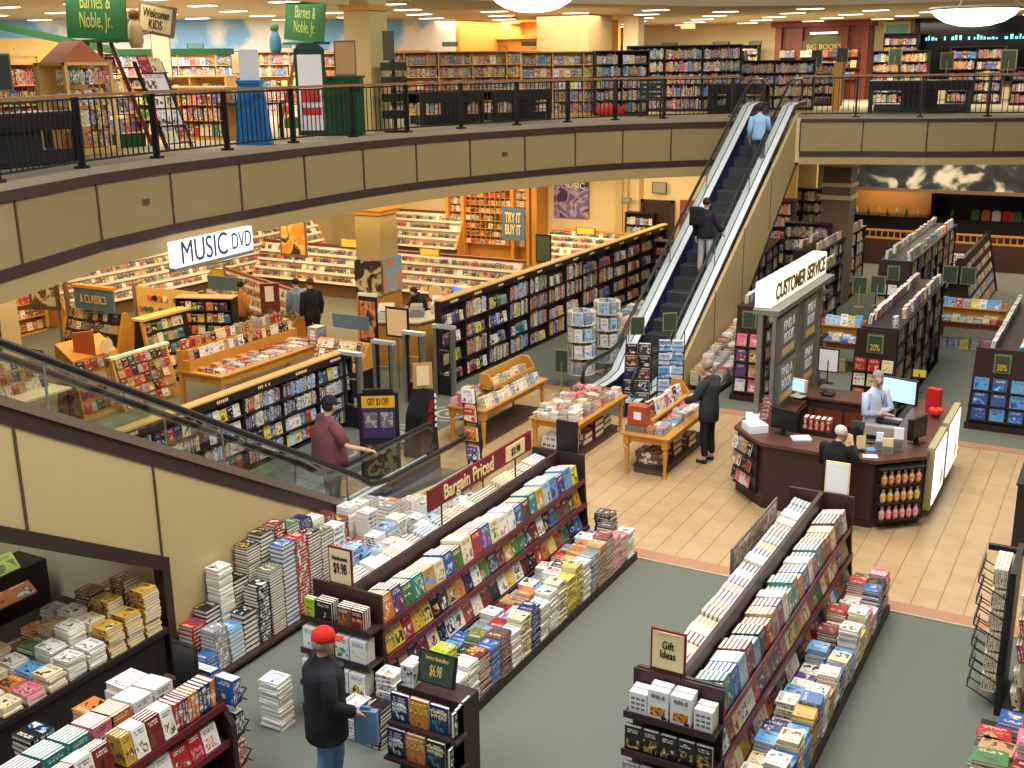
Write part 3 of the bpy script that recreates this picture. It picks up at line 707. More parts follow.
# near end caps
def endcap(xc, y, hw, label, nm, levels):
    t = thing('end_display', label, 'end display', (xc, y-.16, 0), 'end displays of the bargain racks')
    MB().b(xc-hw, xc+hw, y-.05, y-.02, .1, 1.43).build('back_panel', dwood, t)
    for z, dp in levels:
        MB().b(xc-hw, xc+hw, y-dp, y-.05, z-.03, z).b(xc-hw, xc+hw, y-dp-.012, y-dp, z-.045, z+.02).build('shelf', dwood, t)
    MB().b(xc-hw, xc+hw, y-.34, y-.05, 0, .1).build('plinth', dwood, t)
    return t
LV = ((1.1, .26), (.74, .30), (.38, .34))
endcap(GX, GY0, .42, 'dark shelved end display with white boxed sets under the Gift Ideas sign', 'g', LV)
endcap(BX, BY0, .44, 'dark shelved end display with picture books under the 9.98 sign', 'b', LV)
def box_set(x, y, z, w, h, d, c, label, texts, ang=0, pic=None, group=None, icons=False):
    r = thing('boxed_set', label, 'boxed set', (x, y, z), group, ang)
    MB().b(-w/2, w/2, -d/2, d/2, 0, h).build('slipcase', mat('case_'+c, PL[c], .5), r, local=True, bevel=.003)
    for s, oy, hf, m, wf in texts:
        o = txt(s, V((0, -d/2-.002, h*oy)), X_, Z, hf*h, m, None, width=w*wf); o.parent = r
    if icons:
        q = MB()
        for zz in (.72, .48, .25):
            for xx in (-.28, 0, .28): q.b(w*(xx-.1), w*(xx+.1), -d/2-.003, -d/2, h*(zz-.05), h*(zz+.05))
        q.build('cover_icons', grime, r, local=True)
    if pic:
        MB().b(-w*.36, w*.36, -d/2-.003, -d/2, h*.12, h*.42).build('cover_picture', pic, r, local=True)
        MB().b(w*.2, w*.42, -d/2-.005, -d/2-.002, h*.04, h*.12).build('price_label', black, r, local=True)
    return r
flame = patchmat('flame_picture', [s2l(170, 40, 20), s2l(226, 120, 20), s2l(240, 190, 60), s2l(120, 30, 20)], 30)
grime = mat('grey_ink', s2l(120, 112, 104), .6)
for i, (x, tp) in enumerate(((-.3, 0), (-.115, 1), (.095, 1), (.3, 0))):
    for k in range(2):
        lab = f'white boxed set, {("far left", "second from left", "third from left", "far right")[i]}, {"front" if k == 0 else "back"} one, top of the Gift Ideas end display'
        if tp: box_set(GX+x, GY0-.19+k*.085, 1.1, .19, .27+.01*k, .08, 'white', lab, [('BIBLE', .8, .13, grime, .8)] if k == 0 else [], pic=flame if k == 0 else None, group='white boxed sets')
        else: box_set(GX+x, GY0-.19+k*.085, 1.1, .165, .2+.01*k, .08, 'white', lab, [], group='white boxed sets', icons=k == 0)
for i in range(5):
    bk('hardback_book', V((GX-.33+i*.165, GY0-.24, .86)), X_, Z, -Y_, .15, .23, .05, PL['black'], PL['gold'], f'black hardback with gold picture, {nth(i+1)} from the west end, middle of Gift Ideas end display')
for i in range(5):
    bk('hardback_book', V((GX-.33+i*.165, GY0-.27, .50)), X_, Z, -Y_, .155, .23, .05, PL['grey'], PL['white'], f'grey hardback, {nth(i+1)} from the west end, low on Gift Ideas end display')
rnd.seed(8)
for x, w, c1_, a1 in ((-.34, .12, 'lime green', 'brown'), (-.16, .21, 'black', 'pink'), (.1, .17, 'brown', 'orange'), (.27, .15, 'maroon', 'orange')):
    for k in range(4 if c1_ != 'lime green' else 2):
        bk('hardback_book', V((BX+x, BY0-.23+k*.034, 1.1+.105)), X_, Z, -Y_, w, .21+.004*k, .03, PL[c1_], PL[a1], (f'{c1_} hardback at the front, top of the Bargain Priced end display' if k == 0 else f'spare {c1_} hardback behind it on top of the Bargain Priced end display'), None if k == 0 else f'spare {c1_} end display copies')
for row, (z, yy) in enumerate(((.74, .27), (.38, .31))):
    for x, w, c1_, a1 in ((-.33, .17, 'white', 'red'), (-.12, .17, 'dark grey', 'olive'), (.09, .17, 'white', 'green'), (.29, .2, 'white', 'yellow')):
        for k in range(4):
            bk('hardback_book', V((BX+x, BY0-yy+k*.04, z+.13)), X_, Z, -Y_, w, .25, .036, PL[c1_], PL[a1], f'{"front" if k == 0 else "spare"} {c1_} picture hardback at x{x:+.1f} m, {("middle", "low")[row]} shelf, Bargain Priced end display'.replace(f'at x{x:+.1f} m', {-.33: 'west-most', -.12: 'second', .09: 'third', .29: 'east-most'}[x]), None if k == 0 else f'spare {c1_} books {row} {x}')
placard('sign', 'red-brown framed sign reading Gift Ideas on the near end of its rack', 'sign', (GX-.12, GY0-.0, 1.64), X_, Z, .33, .4, maroon, creamp, [('Bargain Priced', .43, .06, creamp, .7), ('Gift\nIdeas', .02, .4, ink, .62)])
placard('sign', 'red-brown framed sign reading Hardcovers 9.98 above the red-capped man', 'sign', (BX-.1, BY0+.0, 1.62), X_, Z, .3, .42, maroon, creamp, [('Hardcovers', .22, .12, ink, .78), ('$9.98', -.06, .3, ink, .72)])
placard('sign', 'white back of a framed sign standing on the far end of the Gift Ideas rack', 'sign', (GX+.17, GY1+.02, 1.64), X_, Z, .3, .42, creamp, whitep, [])
placard('sign', 'black back of a framed sign on the far end of the Bargain Priced rack', 'sign', (BX+.12, BY1+.02, 1.62), X_, Z, .33, .45, black, black, [])
# the long red sign
t = thing('sign', 'long red sign reading Bargain Priced along the top of the rack', 'sign', (BX-.05, 10.8, 1.45))
MB().fr((BX-.02, 11.25, 1.8), Y_, Z, X_, 2.5, .26, .03).build('sign_board', maroon, t)
MB().fr((BX+.0, 12.05, 1.8), Y_, Z, X_, .5, .2, .012).build('price_card', creamp, t)
MB().bar((BX-.03, 10.3, 1.4), (BX-.03, 10.3, 1.7), .015, .015).bar((BX-.03, 12.1, 1.4), (BX-.03, 12.1, 1.7), .015, .015).build('post', black, t)
txt('Bargain Priced', (BX+.0, 10.9, 1.8), Y_, Z, .19, creamp, t, width=1.6, bold=.012)
txt('$3.98', (BX+.01, 12.05, 1.8), Y_, Z, .1, ink, t, width=.3)
# yellow headed wire literature board lying over the left side of the Gift rack
t = thing('framed_poster_rail', 'long pale picture strip in a wire holder beside the Gift Ideas rack top', 'display strip', (GX-.42, 11.9, 1.1))
MB().fr((GX-.42, 11.9, 1.33), Y_, Z, V((-1, 0, 0)), 1.75, .3, .02).build('strip_frame', brtrim, t)
for s in (-.008, .008): pass
MB().fr((GX-.42, 11.9, 1.33), -Y_, Z, X_, 1.65, .22, .03).build('picture_strip', patchmat('pale_collage', [s2l(220, 210, 190), s2l(190, 170, 140), s2l(120, 100, 90), s2l(230, 225, 215)], 9), t)
MB().bar((GX-.38, 11.2, 1.1), (GX-.42, 11.2, 1.3), .01, .01).bar((GX-.38, 12.6, 1.1), (GX-.42, 12.6, 1.3), .01, .01).build('wire_leg', black, t)
# piles on the two plinths
def piles(xs, y0, y1, hs, nm, seed, cols, step=.235, ends='near', t=(.024, .036), hv=.35, base=.11):
    rnd.seed(seed); y = y0; i = 0
    while y < y1:
        i += 1
        for j, (x, h) in enumerate(zip(xs, hs)):
            cn = cols[(i*5+j*3+rnd.randrange(3)) % len(cols)]
            stack(x, y, base, .20, .215, h*rnd.uniform(1-hv, 1+hv*.6), rnd.uniform(*t), cn, f'{nth(i)} pile from the {ends} end, {("outer", "middle", "inner")[j]} row, {nm}', spine=rnd.choice(('x', 'x', '-x', 'a', 'y')))
        y += step
PC = ['white', 'yellow', 'blue', 'white', 'orange', 'cream', 'black', 'white', 'grey', 'red', 'sky blue', 'pink', 'tan', 'white', 'green', 'navy', 'gold', 'white', 'purple', 'maroon']
piles((GX+.80, GX+.575), GY0-.1, GY1-.1, (.46, .40), 'Gift Ideas plinth', 21, PC)
stack(GX+.15, GY1+.28, 0, .24, .2, .6, .03, 'white', 'tall pile past the far end of the Gift Ideas rack', spine='-x')
# bargain plinth: listed pile colours of the outer row, near to far
rnd.seed(30)
outer = ['white', 'white', 'maroon', 'blue', 'brown', 'white', 'cream', 'navy', 'white', 'white', 'cream', 'yellow', 'yellow', 'white', 'grey', 'tan', 'maroon', 'pink', 'pink', 'white']
oh = [.45, .5, .5, .48, .5, .42, .5, .5, .45, .5, .55, .5, .55, .5, .5, .55, .6, .5, .42, .4]
for i, (c_, h) in enumerate(zip(outer, oh)):
    y = BY0+.25+i*.232
    stack(BX+1.1, y, .11, .2, .215, h, .034 if c_ in ('yellow', 'tan') else .029, c_, f'{nth(i+1)} pile from the near end, outer row, Bargain Priced plinth', spine='-x' if c_ in ('white', 'maroon', 'pink') else 'x')
inn = ['brown', 'lime green', 'red', 'black', 'green', 'sky blue', 'red', 'sky blue', 'white', 'orange', 'white', 'sky blue', 'white', 'black', 'tan', 'orange', 'orange', 'white', 'tan', 'black']
for i, c_ in enumerate(inn):
    y = BY0+.2+i*.232
    stack(BX+.86, y, .11, .2, .215, .62 if c_ == 'lime green' else rnd.uniform(.3, .46), .055 if c_ == 'lime green' else .03, c_, f'{nth(i+1)} pile from the near end, middle row, Bargain Priced plinth')
    stack(BX+.62, y+.03, .11, .2, .215, rnd.uniform(.2, .36), .03, rnd.choice(['white', 'sky blue', 'blue', 'red', 'tan', 'white', 'grey']), f'{nth(i+1)} pile from the near end, inner row, Bargain Priced plinth')
stack(BX+.6, BY1+.3, .0, .25, .22, .5, .04, 'black', 'dark pile on the tiles past the far end of the Bargain Priced rack', spine='y')
stack(BX+.85, BY0-.05, 0, .27, .22, .45, .02, 'teal', 'pile at the near end of the Bargain Priced plinth, beside the small display', spine='y', an='green')
stack(BX+.6, BY0-.42, 0, .24, .22, .46, .04, 'black', 'pile behind the small display, near end of Bargain Priced rack', spine='y', an='maroon')
stack(BX+.36, BY0-.42, 0, .22, .22, .42, .022, 'white', 'white pile between the red-capped man and the small display', spine='y')
stack(BX+.56, BY0-.12, .0, .22, .2, .66, .024, 'white', 'tall white pile at the foot of the Bargain Priced end display', spine='y')
stack(BX-.52, BY0-.65, 0, .25, .22, .56, .022, 'white', 'tall white pile on the carpet left of the red-capped man', spine='-x', an='pale blue')
# small bestsellers display
t = thing('display_stand', 'small dark book stand with green 6.98 sign and stacked novels', 'display stand', (-5.2, 7.72, 0))
MB().b(-5.6, -4.86, 7.72, 8.0, 0, .96).build('back_box', dwood, t)
for z, d_ in ((.66, .18), (.33, .26), (.03, .32)):
    MB().b(-5.6, -4.82, 7.72-d_, 7.74, z-.03, z).build('shelf', dwood, t)
placard('', None, None, (-5.22, 7.84, 1.16), X_, (V((0, .25, 1))).normalized(), .42, .31, black, dgreen, [('Former Bestsellers', .3, .13, gold, .8), ('$6.98', -.08, .36, gold, .4)], parent=t)
def novel(x, y, z, c_, a_, words_, m_, label, w=.2, h=.285):
    r = thing('novel', label, 'book', (x, y, z))
    it = ('hardback_book', V((0, 0, h/2)), X_, Z, -Y_, w, h, .045, PL[c_], PL[a_], .99, None, None)
    me = board_mesh(it); o = bpy.data.objects.new('book_cover', me); COL.objects.link(o); o.parent = r; o.location = (0, 0, h/2)
    me = board_mesh(it, True); o = bpy.data.objects.new('page_block', me); COL.objects.link(o); o.parent = r; o.location = (0, 0, h/2)
    for s, oy, hf, wf in words_:
        o = txt(s, V((0, -.026, h*oy)), X_, Z, hf*h, m_, None, width=w*wf); o.parent = r
for row, (z, y) in enumerate(((.66, 7.62), (.33, 7.54))):
    rw = ('upper', 'lower')[row]
    novel(-5.49, y, z, 'navy', 'white', [('MARTIN\nHARMER', .5, .22, .7)], whitep, f'navy and white novel at the west end of the {rw} row, small 6.98 stand')
    novel(-5.27, y, z, 'orange', 'gold', [('WHISKEY', .82, .14, .85), ('SOUR', .6, .24, .9)], yellow if row == 0 else gold, f'orange novel reading Whiskey Sour, {rw} row of the small 6.98 stand')
    novel(-5.05, y, z, 'navy' if row == 0 else 'black', 'teal', [('TAMAR\nMYERS', .68, .26, .8)], creamp, f'dark blue novel reading Tamar Myers, {rw} row of the small 6.98 stand')
    for k in range(4):
        bk('hardback_book', V((-4.88+k*.0, y+.0+k*.06, z+.15)), V((0, -1, 0)), Z, X_, .12, .25+.02*k, .035, PL['black'], PL['white'], f'{nth(k+1)} narrow black book on the east flank, {rw} row of the small 6.98 stand')
for k in range(3):
    for j in range(4):
        bk('hardback_book', V((-5.54+j*.036, 7.76+k*.07, 1.07)), V((0, 1, 0)), Z, V((-1, 0, 0)), .06, .22, .03, PL['white'], PL['navy'], f'white book standing atop the small 6.98 stand, {nth(k+1)} row, {nth(j+1)} place')
# ================================================================ wall bench with tall piles
t = thing('low_bench', 'low dark bench along the beige wall carrying tall book piles', 'bench', (-8.6, 10.5, 0))
MB().b(-8.86, -8.28, 7.95, 13.2, .07, .11).build('bench_top', dwood, t); MB().b(-8.85, -8.34, 8.0, 13.15, 0, .07).build('base', black, t)
rnd.seed(44)
innr = [('red', .5, .05), ('black', .62, .05), ('white', 1.0, .05), ('black', .78, .045), ('black', 1.12, .034), ('black', 1.2, .05), ('maroon', 1.18, .04), ('green', 1.1, .04), ('navy', 1.05, .03), ('white', 1.0, .035), ('maroon', .95, .03), ('maroon', .8, .03), ('white', .9, .04), ('white', .85, .035), ('grey', .8, .04), ('white', .7, .03), ('orange', .62, .04), ('grey', .5, .03), ('white', .45, .03), ('cream', .4, .03)]
outr = [('grey', .58, .045), ('sky blue', .5, .05), ('black', .6, .06), ('black', .85, .042), ('olive', .98, .036), ('blue', 1.22, .055), ('red', 1.22, .045), ('black', 1.18, .04), ('olive', 1.1, .045), ('white', 1.12, .07), ('maroon', .7, .03), ('maroon', .62, .03), ('white', 1.0, .06), ('white', .55, .03), ('grey', .9, .05), ('cream', .5, .03), ('grey', .55, .04), ('white', .4, .03), ('grey', .4, .03)]
for i, (c_, h, tt) in enumerate(innr):
    stack(-8.74, 8.2+i*.243, .11, .2, .22, h-.0, tt, c_, f'{nth(i+1)} pile from the alcove, wall row, against the beige wall', spine='x' if c_ in ('red', 'maroon', 'navy') else '-x', an='gold' if c_ == 'black' else None, wob=.03, jit=.006)
for i, (c_, h, tt) in enumerate(outr):
    stack(-8.46, 8.25+i*.243, .11, .2, .22, h*.86, tt, c_, f'{nth(i+1)} pile from the alcove, front row, against the beige wall', spine='-x' if i % 3 else 'x', an='white', wob=.03, jit=.006)
stack(-8.42, 8.05, .11, .18, .2, .3, .045, 'blue', 'short blue pile at the corner nearest the alcove', spine='x')
# piles on the floor behind the bargain rack, wall side
rnd.seed(45)
t = thing('low_bench', 'low dark platform between the wall piles and the Bargain Priced rack', 'bench', (-7.75, 11.4, 0))
MB().b(-8.25, -7.3, 9.9, 13.0, .05, .1).build('bench_top', dwood, t); MB().b(-8.2, -7.35, 9.95, 12.95, 0, .05).build('base', black, t)
for i in range(12):
    for j in range(3):
        stack(-8.1+j*.28, 10.1+i*.245, .1, .2, .22, rnd.uniform(.55, .8)*(1-.12*j), .035, rnd.choice(['white', 'white', 'grey', 'white', 'sky blue', 'maroon', 'cream', 'pale blue']), f'{nth(i+1)} pile in {nth(j+1)} row on the platform behind the Bargain Priced rack', spine=rnd.choice(('x', '-x', 'y')))
# ================================================================ alcove table
t = thing('display_table', 'dark table of book piles under the escalator, lower left', 'table', (-9.5, 7.0, 0))
MB().b(-10.4, -8.72, 5.1, 7.85, .66, .72).b(-10.3, -8.8, 5.2, 7.8, .56, .66).build('tabletop', bwood, t)
MB().b(-8.8, -8.76, 5.15, 7.8, .1, .66).b(-10.3, -8.76, 7.74, 7.78, .1, .66).build('side_panel', bwood, t)
MB().b(-10.35, -8.7, 5.1, 7.82, 0, .1).build('plinth', dwood, t)
rnd.seed(50)
ac = [['cream', 'pink', 'cream', 'white', 'white', 'gold', 'gold', 'gold'], ['cream', 'orange', 'sky blue', 'white', 'white', 'cream', 'gold', 'brown'], ['black', 'cream', 'white', 'green', 'tan', 'white', 'brown', 'brown'], ['grey', 'cream', 'tan', 'brown', 'orange', 'grey', 'brown', 'brown']]
ah = [[.1, .1, .16, .2, .2, .3, .34, .5], [.12, .1, .12, .25, .35, .3, .42, .55], [.1, .15, .15, .2, .3, .35, .45, .4], [.1, .15, .2, .15, .2, .3, .2, .3]]
for j in range(4):
    for i in range(8):
        stack(-8.87-j*.27, 5.9+i*.255, .72, .22, .21, ah[j][i]*1.1, .035 if ac[j][i] in ('gold', 'brown') else .022, ac[j][i], f'{nth(i+1)} pile from the south, {nth(j+1)} row back, on the alcove table', spine='y' if ac[j][i] in ('gold', 'brown') else '-x', an='black')
t = thing('book_shelf', 'dark stocked shelf deep in the alcove under the escalator', 'shelf', (-11.3, 7.5, 0))
MB().b(-11.6, -11.1, 5.0, 8.2, 0, .9).build('shelf_body', bwood, t)
facing(V((-11.1, 5.1, 0)), Y_, X_, 3.0, .93, .3, .22, .05, 'hardback_book', 'on the shelf deep in the alcove', ['olive', 'lime green', 'orange', 'tan', 'orange', 'black'], tilt=.7, depth=1)
facing(V((-10.95, 5.1, 0)), Y_, X_, 3.0, .62, .3, .22, .05, 'hardback_book', 'on the lower ledge deep in the alcove', ['olive', 'green', 'orange', 'brown', 'orange', 'black'], tilt=.9, depth=1)
placard('sign', 'small black sign among books deep in the alcove', 'sign', (-11.0, 6.9, 1.25), V((.5, .86, 0)), Z, .35, .4, black, dgreen, [])
struct('wall_alcove_back', MB().b(-13.0, -12.9, 3, 8.6, 0, 3.0).b(-12.9, -9.3, 8.4, 8.5, 0, 1.2), cream)
# ================================================================ near left rack
rnd.seed(60)
NX = -7.3
t = thing('book_rack', 'dark two-sided rack in the bottom left corner with teal and orange numbered books', 'book rack', (NX, 5.7, 0), 'two-sided bargain book racks')
MB().b(NX-.02, NX+.02, 4.4, 6.8, .1, 1.0).build('divider', dwood, t)
MB().prism([(NX-.35, 1.0), (NX+.3, 1.0), (NX+.5, .7), (NX+.5, 0), (NX-.5, 0), (NX-.5, .7)], 6.74, 6.8, 'y').build('end_panel', dwood, t)
for z, hx in ((.92, .42), (.55, .46), (.2, .5)):
    MB().b(NX-hx, NX+hx, 4.4, 6.76, z-.03, z).build('shelf', dwood, t)
    MB().b(NX+hx, NX+hx+.015, 4.4, 6.76, z-.06, z+.012).build('price_strip', strip, t)
seq = [('gold', .12), ('white', .16), ('maroon', .16), ('white', .15), ('red', .05), ('red', .05), ('purple', .03), ('maroon', .03), ('orange', .045), ('orange', .045), ('orange', .045), ('navy', .05), ('navy', .05), ('navy', .05), ('orange', .06)]
facing(V((NX+.38, 4.5, 0)), Y_, X_, 1.05, .935, .17, .27, .035, 'hardback_book', 'near part of the bottom-left rack top', ['cream', 'white', 'gold', 'maroon'], tilt=.18, depth=5)
y = 5.58
for i, (c_, w_) in enumerate(seq):
    if w_ > .1:
        for k in range(5): bk('hardback_book', V((NX+.38-k*.035, y+w_/2, 1.07)), Y_, (Z+V((-.2, 0, 0))).normalized(), (X_+Z*.2).normalized(), w_-.01, .27, .032, PL[c_], PL['brown'], f'{c_} hardback, {nth(i+1)} along the top of the bottom-left rack' if k == 0 else f'spare {c_} hardback behind {nth(i+1)} on the bottom-left rack', None if k == 0 else f'spares {i} bottom-left rack')
    else: bk('hardback_book', V((NX+.3, y+w_/2, 1.07)), -X_, Z, Y_*-1, .2, .27, w_-.005, PL[c_], PL['white'], f'{c_} hardback spine, {nth(i+1)} along the top of the bottom-left rack')
    y += w_
facing(V((NX+.45, 4.6, 0)), Y_, X_, 2.1, .56, .18, .25, .03, 'hardback_book', 'middle shelf of the bottom-left rack', DARKP, depth=2)
for i, (c_, yy) in enumerate((('purple', 4.95), ('teal', 5.2), ('teal', 5.45), ('pink', 5.7), ('orange', 5.9), ('white', 6.15), ('white', 6.4))):
    for k in range(7): bk('hardback_book', V((NX+.02-k*.04, yy, 1.06)), Y_, Z, X_, .22, .26-.006*k, .036, PL[c_], PL['white'], f'{c_} volume standing on the ridge of the bottom-left rack, {nth(i+1)} place', f'{c_} volumes on the rack ridge, place {i+1}')
stack(NX-.42, 5.35, .92, .25, .25, .25, .05, 'black', 'black pile on the back ledge of the bottom-left rack')
stack(NX-.40, 5.95, .92, .2, .25, .18, .045, 'orange', 'orange pile on the back ledge of the bottom-left rack')
stack(NX-.40, 6.35, .92, .24, .3, .26, .08, 'white', 'big white boxed pile on the back ledge of the bottom-left rack')
placard('sign', 'plain black back of a sign on the far end of the bottom-left rack', 'sign', (NX+.0, 6.72, 1.22), X_, Z, .3, .44, black, black, [])
for z, c_ in ((.86, 'blue'), (.52, 'dark grey'), (.2, 'red')):
    for k in range(5): bk('magazine', V((NX+.05+.0, 6.84+k*.022, z+.14)), -X_, Z, Y_, .3, .27-.004*k, .02, PL[c_], PL['white'], f'{c_} magazine hung on the far end of the bottom-left rack', f'{c_} magazines on the far end')
    for k in range(5): bk('magazine', V((NX+.36, 6.84+k*.022, z+.12)), -X_, Z, Y_, .22, .27-.004*k, .02, PL[c_], PL['white'], f'{c_} magazine in the outer pocket, far end of the bottom-left rack', f'{c_} magazines in the outer pocket')
t = thing('wire_pocket', 'wire pockets holding magazines on the far end of the bottom-left rack', 'wire pocket', (NX, 6.9, .2))
q = MB()
for z in (.86, .52, .2): q.bar((NX-.15, 6.97, z), (NX+.5, 6.97, z), .01, .01).bar((NX-.15, 6.97, z+.12), (NX+.5, 6.97, z+.12), .01, .01).bar((NX-.15, 6.8, z), (NX-.15, 6.97, z+.12), .01, .01).bar((NX+.5, 6.8, z), (NX+.5, 6.97, z+.12), .01, .01)
q.build('wire', black, t)
t = thing('display_cube', 'corner of a dark red box at the very bottom left', 'box', (-7.9, 4.6, 0)); MB().b(-8.3, -7.95, 4.6, 4.95, 0, 1.0).build('cube_body', maroon, t, bevel=.01); MB().b(-8.32, -7.93, 4.58, 4.97, 1.0, 1.02).build('cube_top', dwood, t)
# ================================================================ right edge: wire rack post and pile
rnd.seed(70)
t = thing('book_rack', 'narrow black rack with wire pockets at the right edge, seen end-on', 'book rack', (-.62, 11.9, 0))
MB().b(-.66, -.6, 11.45, 12.3, 0, 1.62).build('divider', black, t)
MB().prism([(-.95, 1.5), (-.3, 1.5), (-.3, 1.56), (-.95, 1.56)], 12.26, 12.32, 'y').b(-.4, -.1, 12.2, 12.6, 1.45, 1.62).build('top_box', black, t)
for k in range(6):
    z = .1+k*.24
    q = MB()
    for yy in (11.5, 11.7, 11.9, 12.1): q.bar((-.95, yy, z+.14), (-.66, yy, z), .01, .01).bar((-.95, yy, z+.14), (-.95, yy, z+.22), .01, .01)
    q.bar((-.95, 11.5, z+.22), (-.95, 12.1, z+.22), .012, .012).bar((-.95, 11.5, z+.14), (-.95, 12.1, z+.14), .012, .012); q.build('wire_pocket', black, t)
    for j in range(4): bk('magazine', V((-.7-.035*j, 11.8, z+.2)), Y_, Z, -X_, .5, .2, .03, PL['cream'], PL['white'], f'cream booklet in {nth(k+1)} wire pocket from the floor, black end rack', f'cream booklets in pocket {k+1}')
for k in range(5):
    facing(V((-.42, 11.4, 0)), Y_, X_, .9, .15+k*.27, .2, .2, .03, 'hardback_book', f'{nth(k+1)} shelf, east face of the black end rack', ['red', 'white', 'red', 'cream'], depth=2)
t = thing('display_table', 'low dark table of children\'s books at the bottom right corner', 'table', (-.1, 9.9, 0))
MB().b(-.72, .6, 9.25, 10.75, .3, .34).build('tabletop', bwood, t)
for x, yy in ((-.68, 9.3), (.55, 9.3), (-.68, 10.7), (.55, 10.7)): MB().b(x-.03, x+.03, yy-.03, yy+.03, 0, .3).build('leg', bwood, t)
for i, (x, yy, c_, h) in enumerate(((-.55, 9.45, 'pink', .2), (-.55, 9.75, 'green', .24), (-.5, 10.02, 'tan', .18), (-.55, 10.25, 'red', .22), (-.4, 10.5, 'blue', .26), (-.22, 9.6, 'maroon', .3), (-.2, 9.95, 'pink', .42), (-.18, 10.3, 'red', .35), (.05, 9.7, 'blue', .2), (.05, 10.1, 'white', .3))):
    stack(x, yy, .34, .3, .24, h, .045, c_, f'{c_} pile at the bottom right corner, {nth(i+1)} place from the front', spine=rnd.choice(('x', '-x')), wob=.25)
# ================================================================ turned-leg tables
def leg_mesh(h):
    return [(.042, 0), (.045, .02), (.03, .05), (.034, .09), (.026, .12), (.038, .3), (.048, h-.26), (.03, h-.235), (.046, h-.21), (.046, h-.2)]
def turned_table(label, x0, x1, y0, y1, plinth=True):
    t = thing('display_table', label, 'table', ((x0+x1)/2, (y0+y1)/2, 0), 'honey wood tables with turned legs')
    h = .72
    MB().b(x0-.03, x1+.03, y0-.03, y1+.03, h-.035, h).build('tabletop', honey, t, bevel=.008)
    MB().b(x0+.03, x1-.03, y0+.03, y0+.055, h-.14, h-.035).b(x0+.03, x1-.03, y1-.055, y1-.03, h-.14, h-.035).b(x0+.03, x0+.055, y0+.03, y1-.03, h-.14, h-.035).b(x1-.055, x1-.03, y0+.03, y1-.03, h-.14, h-.035).build('apron', honey, t)
    for x, y in ((x0+.06, y0+.06), (x1-.06, y0+.06), (x0+.06, y1-.06), (x1-.06, y1-.06)):
        q = MB().lathe((x, y, 0), leg_mesh(h), 12); q.b(x-.05, x+.05, y-.05, y+.05, h-.2, h-.035); q.build('leg', honey, t, smooth=False)
    if plinth:
        p = thing('floor_plinth', 'low dark brown plinth box under the '+label.split(',')[0][:40], 'plinth', ((x0+x1)/2, (y0+y1)/2, 0), 'plinths under the tables')
        MB().b(x0+.16, x1-.1, y0+.12, y1-.1, .0, .12).build('plinth_box', mat('plinth_brown', s2l(86, 66, 58), .6), p, bevel=.01)
        MB().b(x0+.14, x1-.08, y0+.1, y1-.08, .12, .135).build('plinth_top', dwood, p)
    return t
TR = (-7.02, -6.22, 16.35, 18.7); TL = (-8.78, -7.86, 16.4, 18.4); T3 = (-10.45, -9.68, 16.35, 18.75)
turned_table('turned-leg table beside the man in black, red box on its near corner', *TR)
turned_table('turned-leg table covered in flat paperbacks, between two others', *TL)
turned_table('turned-leg table with upright book trough, nearest the security gates', *T3)
rnd.seed(80)
def grid(x0, x1, y0, y1, z, cols, nm, hs, sx=.17, sy=.15, t_=.026, kind='paperback_book', base_h=0):
    i = 0; y = y0+sy/2
    while y < y1-.02:
        i += 1; j = 0; x = x0+sx/2
        while x < x1-.02:
            j += 1
            stack(x, y, z, sx*.9, sy*.92, rnd.uniform(*hs)+base_h, t_, rnd.choice(cols), f'{nth(j)} pile across, {nth(i)} row from near end, {nm}', kind=kind, spine=rnd.choice(('x', '-x', 'y')))
            x += sx
        y += sy
grid(TL[0]+.02, TL[1]-.02, TL[2]+.02, TL[3]-.02, .72, ['white', 'white', 'white', 'pink', 'brown', 'grey', 'tan', 'red', 'cream'], 'middle table', (.06, .2))
grid(TR[0]+.36, TR[1]-.02, TR[2]+.08, TR[3]-.1, .72, ['white', 'sky blue', 'yellow', 'pink', 'red', 'white', 'grey', 'blue'], 'table by the man in black', (.05, .14), sy=.2)
r = thing('boxed_set', 'rust red box with white label at the near corner of the table', 'boxed set', (TR[0]+.22, TR[2]+.2, .72))
MB().b(TR[0]+.03, TR[0]+.37, TR[2]+.12, TR[2]+.3, .82, 1.16).build('box_body', mat('rust_red', s2l(176, 72, 38), .5), r, bevel=.006); MB().fr((TR[0]+.21, TR[2]+.117, 1.0), X_, Z, -Y_, .13, .13, .006).build('box_label', whitep, r)
MB().b(TR[0]+.0, TR[0]+.38, TR[2]+.1, TR[2]+.32, .72, .82).build('box_riser', mat('grey_box', s2l(120, 116, 112), .6), r)
t = thing('book_trough', 'honey wood book trough along the table by the man in black', 'book trough', (TR[0]+.22, 17.7, .72))
q = MB(); q.prism([(TR[0]+.02, .72), (TR[0]+.38, .72), (TR[0]+.38, .86), (TR[0]+.34, .86), (TR[0]+.2, 1.12), (TR[0]+.02, 1.12)], 16.75, 16.8, 'y'); q.build('end_board', honey, t); MB().prism([(TR[0]+.02, .72), (TR[0]+.38, .72), (TR[0]+.38, .86), (TR[0]+.2, 1.12), (TR[0]+.02, 1.12)], 18.5, 18.55, 'y').build('end_board', honey, t)
MB().b(TR[0]+.3, TR[0]+.38, 16.8, 18.5, .84, .87).b(TR[0]+.02, TR[0]+.36, 16.8, 18.5, .8, .84).build('ledge', honey, t)
facing(V((TR[0]+.32, 16.85, 0)), Y_, X_, 1.6, .86, .2, .26, .04, 'hardback_book', 'trough on the table by the man in black', ['cream', 'white', 'maroon', 'white', 'pink', 'white'], depth=2)
t = thing('book_trough', 'honey wood trough of small square books on the table near the gates', 'book trough', (T3[0]+.4, 17.5, .72))
